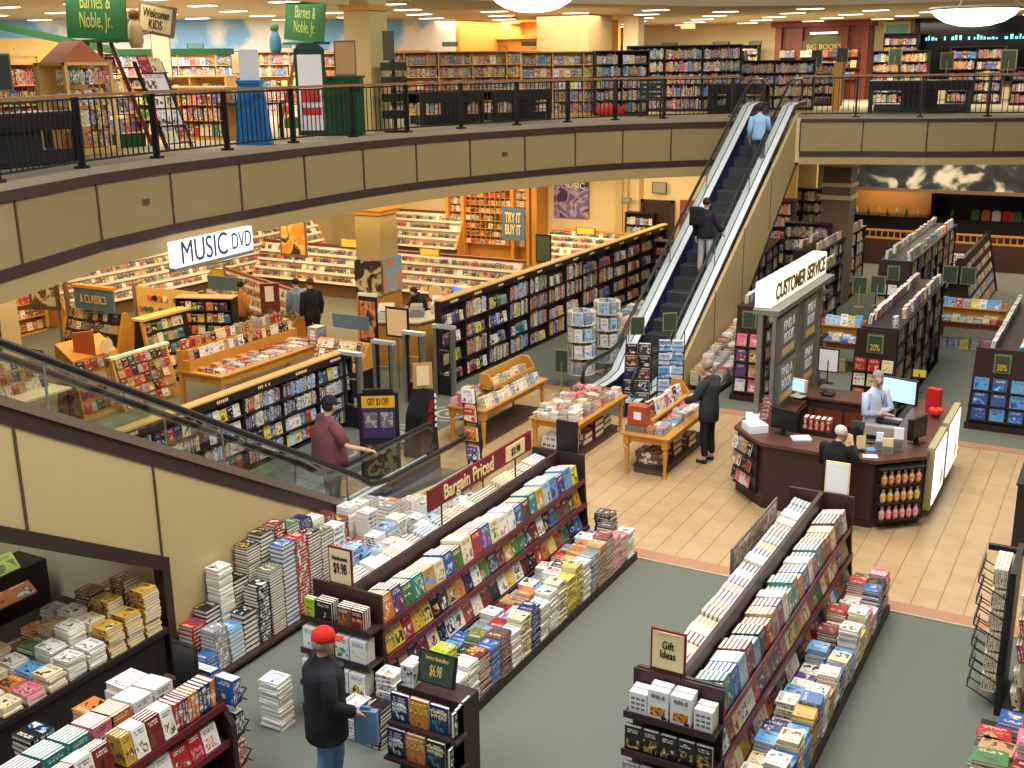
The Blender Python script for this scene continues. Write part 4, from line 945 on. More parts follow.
MB().prism([(T3[0]+.35, 1.0), (T3[0]+.6, .92), (T3[0]+.62, 1.0), (T3[0]+.5, 1.2), (T3[0]+.35, 1.2)], 16.95, 17.0, 'y').build('end_board', honey, t); MB().prism([(T3[0]+.35, 1.0), (T3[0]+.6, .92), (T3[0]+.62, 1.0), (T3[0]+.5, 1.2), (T3[0]+.35, 1.2)], 18.5, 18.55, 'y').build('end_board', honey, t)
MB().b(T3[0]+.32, T3[0]+.62, 16.95, 18.55, .92, .95).b(T3[0]+.32, T3[0]+.35, 16.95, 18.55, .72, 1.2).b(T3[0]+.58, T3[0]+.62, 16.95, 18.55, .95, .99).build('ledge', honey, t)
facing(V((T3[0]+.56, 17.02, 0)), Y_, X_, 1.45, .95, .15, .16, .03, 'paperback_book', 'trough on the table near the gates', ['cream', 'tan', 'cream', 'grey'], depth=3)
facing(V((T3[1]-.04, 16.5, 0)), Y_, X_, 2.1, .72, .15, .2, .045, 'paperback_book', 'east edge of the table near the gates', ['white', 'grey', 'white', 'tan', 'cream', 'white'], depth=3, tilt=.35)
grid(T3[0]+.02, T3[0]+.33, T3[2]+.03, T3[3]-.05, .72, ['cream', 'white', 'tan', 'pink'], 'table near the gates', (.12, .26), sy=.2)
for k, (x, y, c_, w_, h_) in enumerate(((-6.65, 16.75, 'brown', .45, .3), (-6.6, 17.3, 'maroon', .4, .36), (-6.55, 17.85, 'brown', .45, .3), (-8.2, 17.1, 'brown', .4, .3), (-8.2, 17.6, 'maroon', .4, .34), (-8.25, 18.1, 'dark grey', .35, .3), (-8.5, 16.75, 'white', .3, .25))):
    tn = 'table by the man in black' if k < 3 else 'middle table'
    stack(x, y, .135, w_, .34, h_, .11, c_, f'{c_} boxed pile, {nth(k+1 if k < 3 else k-2)} under the {tn}', spine='y', an='cream')
# ================================================================ service desk
t = thing('service_desk', 'dark wood many-sided customer service desk with lit panels on its east side', 'desk', (-3.7, 17.6, 0))
P0 = [(-5.1, 18.9), (-5.1, 16.5), (-4.5, 15.9), (-2.87, 15.85), (-2.27, 16.4), (-2.25, 19.3)]
P1 = [(-4.5, 18.9), (-4.5, 16.8), (-4.3, 16.55), (-3.05, 16.5), (-2.85, 16.75), (-2.85, 19.3)]
def wallseg(q, a, b, z0, z1, th):
    a = V((*a, 0)); b = V((*b, 0)); d = (b-a).normalized(); n = V((-d.y, d.x, 0)); 
    q.fr((a+b)/2+n*th/2+Z*(z0+z1)/2, d, n, Z, (b-a).length+.0, th, z1-z0)
for i, (a, b) in enumerate(zip(P0, P0[1:])):
    q = MB(); wallseg(q, a, b, .1, 1.02, .05); wallseg(q, a, b, 0, .12, .02); q.build('desk_panel', dwood, t)
q = MB().prism([(x-(.05 if x < -4 else -.05), y-.05) for x, y in P0]+[P1[-1]]+[p for p in reversed(P1[:-1])], 1.02, 1.07); q.build('desk_top', mat('desk_top', s2l(92, 58, 46), .35, noise=.15), t)
q = MB()
for a, b in zip(P1, P1[1:]): wallseg(q, a, b, 0, 1.02, .03)
q.build('inner_panel', bwood, t)
# shelf of bagged sweets on the near-right corner facet
a, b = V((-2.87, 15.85, 0)), V((-2.27, 16.4, 0)); dv = (b-a).normalized(); nv = V((dv.y, -dv.x, 0))
q = MB(); fx0, fx1 = -3.55, -2.95
q.fr((a+b)/2+nv*.03+Z*.56, dv, Z, nv, .7, .84, .06); q.build('shelf_recess', black, t)
for z in (.16, .43, .70, .95): MB().fr((a+b)/2+nv*.09+Z*z, dv, Z, nv, .72, .02, .16).build('desk_shelf', bwood, t)
rnd.seed(90)
for lv, (z, c_) in enumerate(((.17, 'pink'), (.44, 'gold'), (.71, 'orange'))):
    for i in range(6):
        o = MB().lathe((0, 0, 0), [(.03, 0), (.042, .03), (.045, .1), (.02, .16), (.012, .17), (.028, .2)], 8).build('snack_bag', patchmat('bag_'+c_, [PL[c_], PL[c_], s2l(230, 200, 170), PL[c_]], 14) if i == 0 else bpy.data.materials['bag_'+c_])
        o.location = a+dv*(.13+i*.11)+nv*.11+Z*z; tag(o, f'{c_} snack bag, {nth(i+1)} from the west, {("bottom", "middle", "top")[lv]} shelf of the service desk front', 'bag', 'snack bags on the desk front')
# goods on the west facet
t2 = thing('desk_side_rack', 'tall magazine shelf on the west corner of the service desk', 'shelf', (-4.85, 16.1, 0))
aa, bb = V((-5.1, 16.5, 0)), V((-4.5, 15.9, 0)); dd = (bb-aa).normalized(); nn_ = V((dd.y, -dd.x, 0))
MB().fr((aa+bb)/2+nn_*.03+Z*.6, dd, Z, nn_, .6, .8, .04).build('shelf_back', black, t2)
q = MB()
for z in (.22, .48, .74): q.fr((aa+bb)/2+nn_*.08+Z*z, dd, Z, nn_, .6, .02, .1)
q.build('shelf', bwood, t2)
for z in (.24, .5, .76): facing(aa+nn_*.1, dd, nn_, .6, z, .14, .2, .02, 'magazine', f'west facet of the service desk, shelf {int(z*100)}cm up', ['white', 'tan', 'red', 'grey', 'pink', 'black'], tilt=.2, end='north')
# lit panels on the east side
for i, (y0, y1) in enumerate(((16.6, 17.75), (17.95, 19.2))):
    r = thing('light_box', ('nearer' if i == 0 else 'farther')+' of two white lit panels on the east side of the service desk', 'light box', (-2.2, (y0+y1)/2, .1))
    MB().b(-2.25, -2.15, y0, y1, .14, 1.12).build('box_frame', mat('box_olive', s2l(170, 168, 120), .5), r); MB().b(-2.15, -2.135, y0+.07, y1-.06, .2, 1.06).build('lit_face', glowc, r)
    MB().lathe((-2.13, (y0+y1)/2+.2, .45), [(.13, 0), (.13, .004)], 16, ax='x').build('face_emblem', mat('emblem_gold', s2l(230, 200, 130), .5, emit=.4), r)
# monitors, papers, boxes on the desk
def monitor(label, x, y, z, a, w=.42, h=.33, face=black, shell=black, deep=.06):
    r = thing('monitor', label, 'monitor', (x, y, z), None, a)
    MB().b(-w/2, w/2, -.02, deep, .08, .08+h).build('monitor_shell', shell, r, local=True, bevel=.008)
    MB().b(-w/2+.02, w/2-.02, -.026, -.02, .1, .06+h).build('screen', face, r, local=True)
    q = MB().b(-.03, .03, 0, .05, 0, .12); q.b(-.11, .11, -.08, .1, 0, .012); q.build('stand', shell, r, local=True)
    return r
scr = mat('screen_cyan', (.45, .78, .95), .3, emit=.9); scrb = mat('screen_blue', (.05, .22, .9), .3, emit=1.2)
monitor('dark monitor seen from behind on the west part of the service desk', -4.35, 16.45, 1.07, 2.9)
monitor('bright pale blue monitor behind the clerk in the light blue shirt', -3.1, 18.9, 1.0, -.25, .62, .42, scr, black)
monitor('tilted black monitor at the east corner of the service desk', -2.45, 16.9, 1.07, 1.2)
monitor('small pale screen on the side cabinet behind the kiosk posts', -4.6, 18.1, 1.2, -.3, .3, .22, scr, whitem)
r = thing('side_cabinet', 'dark wooden cabinet with drawers and papers inside the service desk', 'cabinet', (-4.2, 18.7, 0))
MB().b(-4.9, -3.35, 18.4, 19.0, 0, 1.1).build('cabinet_body', dwood, r); MB().b(-4.92, -3.33, 18.36, 19.02, 1.1, 1.14).build('cabinet_top', MT['desk_top'], r)
for i in range(3):
    d_ = MB().b(-4.85+i*.5, -4.4+i*.5, 18.37, 18.4, .7, .95).build('drawer', redwood, r); MB().b(-4.7+i*.5, -4.55+i*.5, 18.345, 18.37, .82, .84).build('handle', steel, d_)
MB().b(-4.75, -4.5, 18.36, 18.375, .97, 1.06).build('name_card', whitep, r)
def paper(label, x, y, z, w, l, a, m=whitep, h=.01, nm='paper'):
    o = MB().b(-w/2, w/2, -l/2, l/2, 0, h).b(-w/2+.004, w/2+.006, -l/2+.005, l/2+.004, h, h*1.5).build(nm, m); o.location = (x, y, z); o.rotation_euler = (0, 0, a)
    return tag(o, label, nm.replace('_', ' '))
paper('stack of white paper on the west end of the service desk', -4.95, 16.9, 1.07, .3, .4, .3, h=.05, nm='paper_stack')
paper('white paper pile on the west corner of the service desk', -4.8, 16.4, 1.07, .3, .34, .7, h=.08, nm='paper_stack')
paper('white form lying at the front east edge of the desk', -2.95, 15.98, 1.07, .2, .14, .3, h=.003)
paper('curled white paper by the dark monitor on the desk', -4.05, 16.3, 1.07, .28, .2, .5, h=.02)
paper('blue card lying behind the small three-sided stand', -3.0, 16.3, 1.07, .14, .14, .4, mat('card_blue', s2l(90, 150, 220), .5), h=.003)
t3 = thing('brochure_stand', 'three-sided black card stand beside the white-haired customer', 'stand', (-3.2, 16.15, 1.07))
q = MB().prism([(-3.36, 16.1), (-3.04, 16.1), (-3.2, 16.34)], 1.07, 1.1); q.prism([(-3.24, 16.15), (-3.16, 16.15), (-3.2, 16.22)], 1.1, 1.42); q.build('stand_core', black, t3)
for dx, rr_ in ((-.09, V((.8, -.6, 0))), (.08, V((.8, .6, 0)))):
    MB().fr((-3.2+dx, 16.12, 1.22), rr_, Z, rr_.cross(Z), .14, .2, .01).build('card_pocket', creamp, t3)
MB().fr((-3.2, 16.2, 1.44), X_, Z, -Y_, .2, .12, .02).build('sign_face', dgreen, t3)
for i, (x, y, w_, h_, m_) in enumerate(((-2.75, 16.2, .16, .24, creamp), (-2.9, 16.35, .12, .26, whitep), (-2.65, 16.45, .16, .34, whitep))):
    r = thing('brochure_holder', ('cream', 'narrow white', 'tall leaning white')[i]+' brochure holder on the east front of the service desk', 'holder', (x, y, 1.07), None, .15)
    MB().b(-w_/2, w_/2, -.03, .05, 0, h_*.5).build('holder_box', grey, r, local=True); MB().b(-w_/2+.01, w_/2-.01, -.02, .02, .02, h_).build('brochure', m_, r, local=True)
    MB().b(-w_/3, w_/3, -.034, -.03, h_*.12, h_*.4).build('cover_picture', MT['grey_ink'], r, local=True)
r = thing('gift_box_display', 'red card display with bow at the east end of the service desk', 'display', (-2.45, 18.5, 1.07))
MB().fr((-2.5, 18.6, 1.28), V((.9, -.3, 0)).normalized(), Z, V((-.3, -.9, 0)).normalized(), .22, .4, .12).build('card_box', redplas, r)
q = MB()
for k in range(5):
    a = k*1.26; q.lathe((-2.42+math.cos(a)*.07, 18.35+math.sin(a)*.07, 1.13), [(.0, 0), (.06, .03), (.05, .08), (.0, .1)], 7)
q.build('ribbon_bow', mat('ribbon_red', s2l(220, 40, 30), .4), r)
r = thing('keyboard', 'black keyboard on the counter before the clerk', 'keyboard', (-3.0, 17.9, 1.0)); MB().b(-3.25, -2.88, 17.8, 17.98, 1.03, 1.05).build('keyboard_base', black, r)
q = MB()
for i in range(12):
    for j in range(4): q.b(-3.24+i*.03, -3.215+i*.03, 17.81+j*.04, 17.84+j*.04, 1.05, 1.058)
q.build('keys', mat('dark_keys', (.05, .05, .055), .5), r)
r = thing('printer', 'grey printer under the keyboard shelf by the clerk', 'printer', (-3.05, 18.2, .8)); MB().b(-3.4, -2.9, 17.7, 18.3, .7, 1.0).build('printer_body', mat('printer_grey', s2l(176, 172, 160), .5), r, bevel=.02); MB().b(-3.35, -2.95, 17.66, 17.72, .78, .84).build('paper_tray', black, r)
placard('sign', 'small yellow card sign on a post behind the service desk', 'sign', (-2.9, 19.55, 1.45), X_, Z, .24, .14, black, yellow, [], legs=.25)
placard('sign', 'black framed white notice on the cabinet behind the kiosk', 'sign', (-4.35, 19.1, 1.62), X_, Z, .36, .42, black, whitep, [], legs=.2)
r = thing('phone', 'black telephone on the cabinet inside the desk', 'phone', (-4.2, 18.6, 1.14)); MB().b(-4.3, -4.1, 18.5, 18.7, 1.14, 1.19).build('phone_base', black, r, bevel=.01); MB().b(-4.32, -4.26, 18.48, 18.72, 1.19, 1.22).build('handset', black, r, bevel=.01)
for i in range(5):
    bk('hardback_book', V((-4.15+i*.09, 17.0, 1.13)), V((0, 1, 0)), Z, V((-1, 0, 0)), .16, .2, .07, PL['red'], PL['tan'], f'red book, {nth(i+1)} beside the dark monitor on the desk')
for k in range(6): bk('magazine', V((-4.72, 16.62+k*.03, 1.15+k*.06)), X_, Z, -Y_, .16, .2, .01, PL['maroon'], PL['white'], f'maroon leaflet, {nth(k+1)} in the sloping holder by the kiosk post')
# ================================================================ kiosk tower
t = thing('kiosk_tower', 'tall grey metal kiosk with poster frames carrying the lit customer service sign', 'kiosk', (-4.9, 18.2, 1.07))
kp = mat('kiosk_metal', s2l(128, 124, 112), .45, metal=.3)
for y in (17.05, 18.35, 18.55, 19.9):
    MB().b(-5.02, -4.94, y-.04, y+.04, 0, 2.85).b(-4.78, -4.72, y-.04, y+.04, 0, 2.85).build('post', kp, t)
MB().b(-5.1, -4.68, 17.0, 20.6, 2.78, 2.86).build('top_beam', kp, t)
for i, (y0, y1) in enumerate(((17.12, 18.25), (18.62, 19.8))):
    for j, (z0, z1) in enumerate(((1.98, 2.72), (1.2, 1.93))):
        f_ = MB().b(-4.78, -4.70, y0, y0+.9 if i else y1, z0, z1).build('poster_frame', kp, t)
        yc = (y0+(y0+.9 if i else y1))/2; ln = (y0+.9 if i else y1)-y0
        MB().fr((-4.695, yc, (z0+z1)/2), Y_, Z, X_, ln*.8, (z1-z0)*.85, .01).build('poster', mat('poster_grey', s2l(124, 126, 118), .6), f_)
        txt('FIND A\nBOOK', (-4.688, yc, (z0+z1)/2+.08), Y_, Z, .36, whitep, t, width=ln*.6)
        MB().fr((-4.686, yc, z0+.13), Y_, Z, X_, ln*.62, .12, .004).build('gold_band', gold, f_)
for z in (.3, .75, 1.2, 1.65, 2.1, 2.5):
    MB().b(-5.0, -4.8, 19.8, 21.0, z-.02, z).build('shelf', bwood, t)
    MB().b(-5.0, -4.85, 18.3, 18.6, z-.02, z).build('shelf', bwood, t)
    mixed(V((-4.82, 19.85, 0)), Y_, X_, 1.1, z, .34, .13, 'paperback_book', f'kiosk {nth(int(z/.45)+1)} level bookshelf', BRIGHT, face=.7)
MB().b(-5.02, -4.97, 19.8, 21.0, 0, 2.75).build('back_panel', bwood, t)
r = thing('lit_sign', 'long glowing white box sign reading Customer Service', 'sign', (-4.95, 18.9, 2.86))
MB().b(-5.12, -4.86, 17.15, 20.65, 2.86, 3.26).build('light_box', mat('sign_glow', (1.0, .95, .76), .5, emit=.95), r, bevel=.01)
MB().b(-5.13, -4.85, 17.1, 20.7, 2.82, 2.86).build('sign_base', kp, r)
txt('CUSTOMER SERVICE', (-4.85, 18.95, 3.06), Y_, Z, .27, mat('sign_letters', s2l(120, 100, 40), .5), r, width=3.1, bold=.03)
# ================================================================ bookcases
def bookcase(label, p, d, n, L, H, D, levels, where, z=0.0, m=bwood, topm=None, kind='paperback_book', cols=BRIGHT, face=.35, bays=None, end='near', back=True, name='bookcase', group=None, hb=None, taper=0.0, head=False, fullface=False, tilt=.12, cov=(.15, .22), group2=None):
    """p: near end of the front foot line, d along, n out of the shelves"""
    p = V(p); d = V(d).normalized(); n = V(n).normalized(); bays = bays or max(1, round(L/.95))
    t = thing(name, label, 'bookcase', p+d*(L/2)-n*(D/2)+Z*z, group)
    def bx(q, s0, s1, a0, a1, z0, z1, mi=0): q.fr(p+d*((s0+s1)/2)+n*((a0+a1)/2)+Z*(z+(z0+z1)/2), d, n, Z, s1-s0, abs(a1-a0), z1-z0, mi); return q
    for s in (0, L): bx(MB(), s-.02, s+.02, -D, 0, 0, H).build('end_panel', m, t)
    bx(MB(), 0, L, -D, -D+.02, 0, H).build('back_panel', m, t)
    bx(MB(), 0, L, -D, 0, 0, .08).build('plinth', m, t)
    bx(MB(), -.03, L+.03, -D-.02, .02, H, H+.03).build('top_board', topm or m, t)
    for i in range(1, bays): bx(MB(), L*i/bays-.012, L*i/bays+.012, -D, -.005, 0, H-.001).build('divider', m, t)
    hh = (H-(.14 if head else .0)-.08)/levels
    if head:
        bx(MB(), 0, L, -.03, .012, H-.14, H).build('header_board', m if m is not oak else dgreen, t)
        q = MB()
        for i in range(bays):
            s0 = L*(i+.5)/bays
            rq = random.Random(i)
            for k in range(-3, 4):
                if rq.random() < .85: bx(q, s0+k*.045-.014, s0+k*.045+.014, .012, .016, H-.095, H-.045)
        q.build('header_label', creamp, t)
    for l in range(levels):
        zz = .08+l*hh
        bx(MB(), 0, L, -D, 0, zz-.02, zz).build('shelf', m, t)
        lv = ('bottom' if l == 0 else 'top' if l == levels-1 else nth(l+1))
        for i in range(bays):
            s0 = L*i/bays+.02; ll = L/bays-.04
            w_ = f'{lv} shelf, {nth(i+1)} bay, {where}' if bays > 1 else f'{lv} shelf, {where}'
            if fullface or rnd.random() < face: facing(p+d*s0-n*(.05), d, n, ll, z+zz, cov[0], min(cov[1], hh*.86), .03, kind, w_, cols, tilt=tilt, depth=(1, 3), end=end)
            else: spines(p+d*s0-n*.03, d, n, ll, z+zz, hh*.86, min(.17, D-.06), kind, w_, cols, .018, .045, end=end)
    return t
rnd.seed(100)
# fiction gondola
PB = ['white', 'white', 'cream', 'red', 'black', 'yellow', 'blue', 'navy', 'orange', 'tan', 'green', 'maroon', 'pale blue', 'purple', 'grey']
bookcase('long dark bookcase topped with pale oak, running from the gates to the escalator', (-12.42, 19.3, 0), Y_, X_, 12.8, 1.9, .16, 4, 'long case by the gates', m=bwood, topm=pale, cols=PB, face=.5, bays=13, head=True)
facing(V((-12.33, 18.95, 0)), Y_, X_, 1.0, 1.92, .2, .12, .1, 'paperback_book', 'on top of the long case by the gates', ['blue', 'navy', 'white'], depth=1, fill=.0)
bookcase('dark bookcase topped with pale oak just behind the lower escalator handrails', (-12.72, 8.6, 0), Y_, X_, 7.95, 1.45, .16, 4, 'case behind the escalator rails', m=bwood, topm=pale, cols=['white', 'white', 'black', 'navy', 'blue', 'red', 'dark grey', 'cream', 'pale blue', 'yellow'], face=.5, bays=8, head=True)
# black greeting rack, poster stand, easels
t = thing('poster_stand', 'black framed purple poster stand headed Get 3 Off, beside the escalator foot', 'poster stand', (-10.45, 14.2, 0))
rr_ = V((.85, .52, 0)).normalized(); nn_ = V((rr_.y, -rr_.x, 0)); uu = Z
c0 = V((-10.45, 14.25, 0))
q = MB().fr(c0+Z*.76, rr_, Z, nn_, .66, 1.5, .05); q.fr(c0+Z*1.53, rr_, Z, nn_, .5, .08, .05); q.build('stand_frame', black, t)
MB().fr(c0+nn_*.03+Z*1.1, rr_, Z, nn_, .54, .72, .01).build('poster', mat('poster_purple', s2l(66, 44, 92), .5), t)
MB().fr(c0+nn_*.036+Z*1.36, rr_, Z, nn_, .54, .2, .01).build('poster_band', mat('band_orange', s2l(232, 170, 40), .5), t)
txt('GET $3 OFF', c0+nn_*.045+Z*1.36, rr_, Z, .12, ink, t, width=.38)
for s in (-.13, .13): MB().fr(c0+nn_*.036+rr_*s+Z*1.05, rr_, Z, nn_, .2, .26, .01).build('poster_picture', patchmat('mono_picture', [s2l(60, 60, 64), s2l(180, 178, 176), s2l(110, 100, 96)], 14) if s < 0 else bpy.data.materials['mono_picture'], t)
MB().fr(c0+nn_*.03+Z*.36, rr_, Z, nn_, .52, .55, .01).build('lower_poster', patchmat('olive_picture', [s2l(110, 96, 70), s2l(150, 130, 90), s2l(70, 50, 44)], 9), t)
t = thing('greeting_rack', 'tall black cardboard dispenser with red heart cards beside the near table', 'display', (-10.5, 15.6, 0))
q = MB().prism([(15.35, 0), (15.95, 0), (15.85, 1.15), (15.7, 1.2), (15.45, .75)], -10.75, -10.4, 'x'); q.build('dispenser_body', black, t)
q = MB()
for k in range(2): q.fr((-10.385, 15.66+.05*k, .62+.26*k), Y_, V((0, .25, 1)).normalized(), X_, .17, .2, .012)
q.build('card', maroon, t)
q = MB()
for k in range(6): q.fr((-10.38, 15.84, .5+.11*k), Y_, Z, X_, .05, .06, .01)
q.build('card_tag', whitep, t); MB().lathe((-10.39, 15.75, .15), [(.06, 0), (.06, .01)], 16, ax='x').build('round_emblem', steel, t)
MB().fr((-10.55, 15.72, 1.42), V((.7, .6, 0)).normalized(), Z, V((.6, -.7, 0)).normalized(), .34, .46, .03).build('header_card', mat('header_tan', s2l(196, 150, 96), .6), t)
MB().fr((-10.53, 15.70, 1.42), V((.7, .6, 0)).normalized(), Z, V((.6, -.7, 0)).normalized(), .22, .34, .03).build('header_picture', creamp, t)
t = thing('book_easel', 'slim black easel ladder of bargain books before the red sign', 'easel', (-9.0, 14.7, 0))
q = MB()
for dx in (-.12, .12):
    q.bar((-9.15+dx, 14.95, 1.55), (-8.75+dx, 14.5, .0), .02, .02).bar((-9.15+dx, 14.95, 1.55), (-9.2+dx, 15.25, .0), .02, .02)
for k in range(5): q.bar((-9.1+.075*k-.14, 14.9-.085*k, 1.35-.29*k), (-9.1+.075*k+.14, 14.9-.085*k, 1.35-.29*k), .02, .06)
q.build('easel_frame', black, t)
for k in range(5):
    for j in range(2): bk('hardback_book', V((-9.1+.075*k, 14.84-.085*k+.03*j, 1.47-.29*k)), X_, (Z+V((-.2, .2, 0))).normalized(), (X_*.0-Y_+Z*.2).normalized(), .22, .22, .03, PL[('white', 'red', 'orange', 'purple', 'tan')[k]], PL[('red', 'yellow', 'black', 'white', 'red')[k]], f'{"front" if j == 0 else "rear"} book on {nth(k+1)} rung from top of the slim easel')
# security gates
gate0 = thing('security_gate', 'grey metal security gate, farthest right of four beside the long bookcase', 'security gate', (-12.3, 18.75, 0), 'four security gates')
q = MB().b(-.24, -.17, -.05, .05, 0, 1.45).b(.17, .24, -.05, .05, 0, 1.45); q.build('upright', steel, gate0, local=True)
MB().b(-.26, .26, -.06, .06, 1.43, 1.5).build('top_cap', mat('gate_cap', s2l(206, 214, 226), .3, metal=.4), gate0, local=True)
q = MB().b(-.17, .17, -.015, .015, .95, .975).b(-.17, .17, -.015, .015, .45, .47); q.build('cross_bar', steel, gate0, local=True)
MB().b(-.17, -.13, -.03, .03, 0, 1.43).b(.13, .17, -.03, .03, 0, 1.43).b(-.13, .13, -.02, .02, 0, .42).build('antenna_panel', black, gate0, local=True)
for i, (x, y) in enumerate(((-12.55, 16.2), (-12.5, 17.2), (-12.4, 18.1))):
    o = copy_tree(gate0); o.location = (x, y+.1, 0); o['label'] = ('grey metal security gate, nearest of four, next to the low bookcase', 'grey metal security gate, second of the row from the poster stand side', 'grey metal security gate, third of the row, before the paperback stand')[i]
gate0.location = (-12.15, 18.95, 0)
# ================================================================ right-hand floor: gondolas
def endface(label, x0, x1, y, H, rows, cols_, c_list, sign, where, zb=0, sx=None, big=False):
    t = thing('end_display', label, 'end display', ((x0+x1)/2, y, zb))
    tp = .06
    MB().prism([(x0-.0, 0), (x1+.0, 0), (x1-tp, H), (x0+tp, H)], y-.04, y, 'y').build('end_panel', dwood, t)
    MB().prism([(x0-.02, 0), (x1+.02, 0), (x1+.02, .12), (x0-.02, .12)], y-.1, y, 'y').build('plinth', dwood, t)
    if sign: placard('', None, None, ((x0+x1)/2+(sx or 0), y-.07, H-.26), X_, Z, .32, .38, MT['sign_green'], mat('frame_sage', s2l(140, 140, 96), .5), [], parent=t); MB().fr(((x0+x1)/2+(sx or 0), y-.085, H-.26), X_, Z, -Y_, .24, .3, .008).build('sign_board', dgreen, t)
    if sign and sign != 'x': txt(sign, ((x0+x1)/2+(sx or 0), y-.095, H-.33), X_, Z, .13, mat('bright_gold', s2l(236, 200, 70), .5), t, width=.18)
    w = (x1-x0-.1)/cols_; hh = (H-.7)/rows
    for i in range(rows):
        z = .2+i*hh
        MB().b(x0+.04, x1-.04, y-.12, y-.04, z-.02, z).build('shelf', dwood, t)
        for j in range(cols_):
            if rnd.random() < .92:
                cn = rnd.choice(c_list)
                bk('paperback_book', V((x0+.05+w*(j+.5), y-.08, z+hh*.42)), X_, (Z+Y_*.15).normalized(), (-Y_+Z*.15).normalized(), min(w*.85, .2 if not big else .25), hh*.8, .02, PL[cn], PL[rnd.choice(c_list)], f'{cn} book, {nth(i+1)} row up, {nth(j+1)} across, {where}')
    return t
rnd.seed(110)
def gondola(label, xc, y0, y1, H, hw, where, levels=5, cols=PB, m=bwood, both=False):
    bookcase(label, (xc+hw, y0, 0), Y_, X_, y1-y0, H, hw*2, levels, where, m=m, cols=cols, face=.45, bays=max(2, round((y1-y0)/1.0)))
    facing(V((xc+hw-.05, y0+.1, 0)), Y_, X_, y1-y0-.2, H+.03, .17, .2, .04, 'paperback_book', f'east edge on top of {where}', LIGHTP, tilt=.1, depth=2, fill=.8)
    facing(V((xc-hw+.05, y1-.1, 0)), -Y_, -X_, y1-y0-.2, H+.03, .17, .2, .04, 'paperback_book', f'west edge on top of {where}', LIGHTP, tilt=.1, depth=2, fill=.8, end='far')
    if both:
        for l in range(levels): mixed(V((xc-hw, y1-.05, 0)), -Y_, -X_, y1-y0-.1, .1+l*H/levels, H/levels*.8, .15, 'paperback_book', f'{nth(l+1)} level, west face of {where}', cols, end='far')
gondola('dark tapered bookcase right behind the clerk, with 20 percent sign on its end', -3.85, 20.9, 26.2, 1.85, .33, 'case behind the clerk')
endface('end of the bookcase behind the clerk, scattered paperbacks and a 20% sign', -4.32, -3.48, 20.85, 1.85, 4, 3, ['orange', 'red', 'cream', 'tan', 'white'], '20%', 'end of case behind the clerk')
gondola('far dark bookcase before the cafe rail, beyond the display tables', -4.95, 28.2, 35.5, 1.9, .36, 'case before the cafe rail')
endface('end of the far bookcase by the cafe, two green signs on it', -5.4, -4.55, 28.15, 1.9, 4, 3, ['white', 'blue', 'tan', 'cream', 'orange'], 'x', 'end of the far case')
gondola('dark bookcase running away behind the lit sign, left side', -6.45, 21.5, 27.5, 1.9, .3, 'case behind the lit sign')
endface('bookcase end beside the kiosk with purple and lime books', -6.78, -6.14, 21.4, 1.95, 4, 2, ['purple', 'lime green', 'white', 'pink', 'red', 'tan'], 'x', 'end of case beside the kiosk')
gondola('dark bookcase farther back beside the taupe column', -7.3, 28.8, 34.2, 1.9, .35, 'case by the taupe column')
gondola('dark bookcase at the right edge of the picture, 30 percent sign', -1.75, 21.6, 27.0, 1.35, .36, 'right edge case')
endface('end display with blue booklets in pockets and a 30% sign', -2.3, -1.25, 21.55, 1.55, 3, 3, ['blue', 'sky blue', 'blue', 'pale blue'], '30%', 'end of the right edge case', big=True)
bookcase('long bookcase standing along the far side of the escalator', (-8.5, 31.0, 0), V((1, 0, 0)), V((0, -1, 0)), .01+1.2, 2.3, .3, 6, 'case past the escalator head', m=bwood, cols=DARKP, face=.5, end='west')
bookcase('tall dark bookcase against the wall past the escalator', (-10.4, 37.0, 0), X_, -Y_, 1.6, 2.6, .3, 7, 'tall wall case past the escalator', m=bwood, cols=DARKP, face=.4, end='west')
bookcase('dark bookcase slanting away on the east side of the escalator', (-7.9, 25.6, 0), V((-.12, 1, 0)), V((1, .12, 0)), 5.0, 1.9, .4, 5, 'case along the escalator east side', m=bwood, cols=PB, face=.5)
bookcase('low case with bright covers at the right edge beyond the 30% end', (-.75, 22.3, 0), V((0, 1, 0)), V((-1, 0, 0)), 5.5, 1.35, .35, 4, 'facing case at the right edge', m=bwood, cols=LIGHTP, face=.5)
bookcase('low dark case with a row of booklets running off the right edge', (-.95, 15.9, 0), V((0, 1, 0)), V((-1, 0, 0)), .9, 1.0, .35, 3, 'small case off the right edge', m=bwood, cols=LIGHTP, face=.5)
def magazine_rack(label, x, y0, y1, where):
    t = thing('magazine_rack', label, 'magazine rack', (x, (y0+y1)/2, 0))
    MB().prism([(x-.45, 0), (x+.45, 0), (x+.08, 1.75), (x-.08, 1.75)], y0-.03, y0, 'y').prism([(x-.45, 0), (x+.45, 0), (x+.08, 1.75), (x-.08, 1.75)], y1, y1+.03, 'y').build('end_panel', bwood, t)
    MB().prism([(x-.4, 0), (x+.4, 0), (x+.04, 1.7), (x-.04, 1.7)], y0, y1, 'y').build('slope', black, t)
    for l in range(5):
        facing(V((x-.4+.07*l, y1, 0)), -Y_, -X_, y1-y0, .1+l*.32, .2, .27, .012, 'magazine', f'west slope {nth(l+1)} tier, {where}', LIGHTP, tilt=.3, end='far')
        facing(V((x+.4-.07*l, y0, 0)), Y_, X_, y1-y0, .1+l*.32, .2, .27, .012, 'magazine', f'east slope {nth(l+1)} tier, {where}', LIGHTP, tilt=.3)
    return t
magazine_rack('sloped magazine rack beyond the far table, two green signs before it', -3.75, 30.3, 35.6, 'magazine rack by the cafe')
for dx, nm in ((-.16, 'left'), (.2, 'right')): placard('sign', f'green framed sign on the near end of the magazine rack, the {nm} one of a pair', 'sign', (-3.75+dx*1.2, 30.1, 1.35), X_, Z, .36, .45, mat('frame_sage', (0, 0, 0)), dgreen, [])
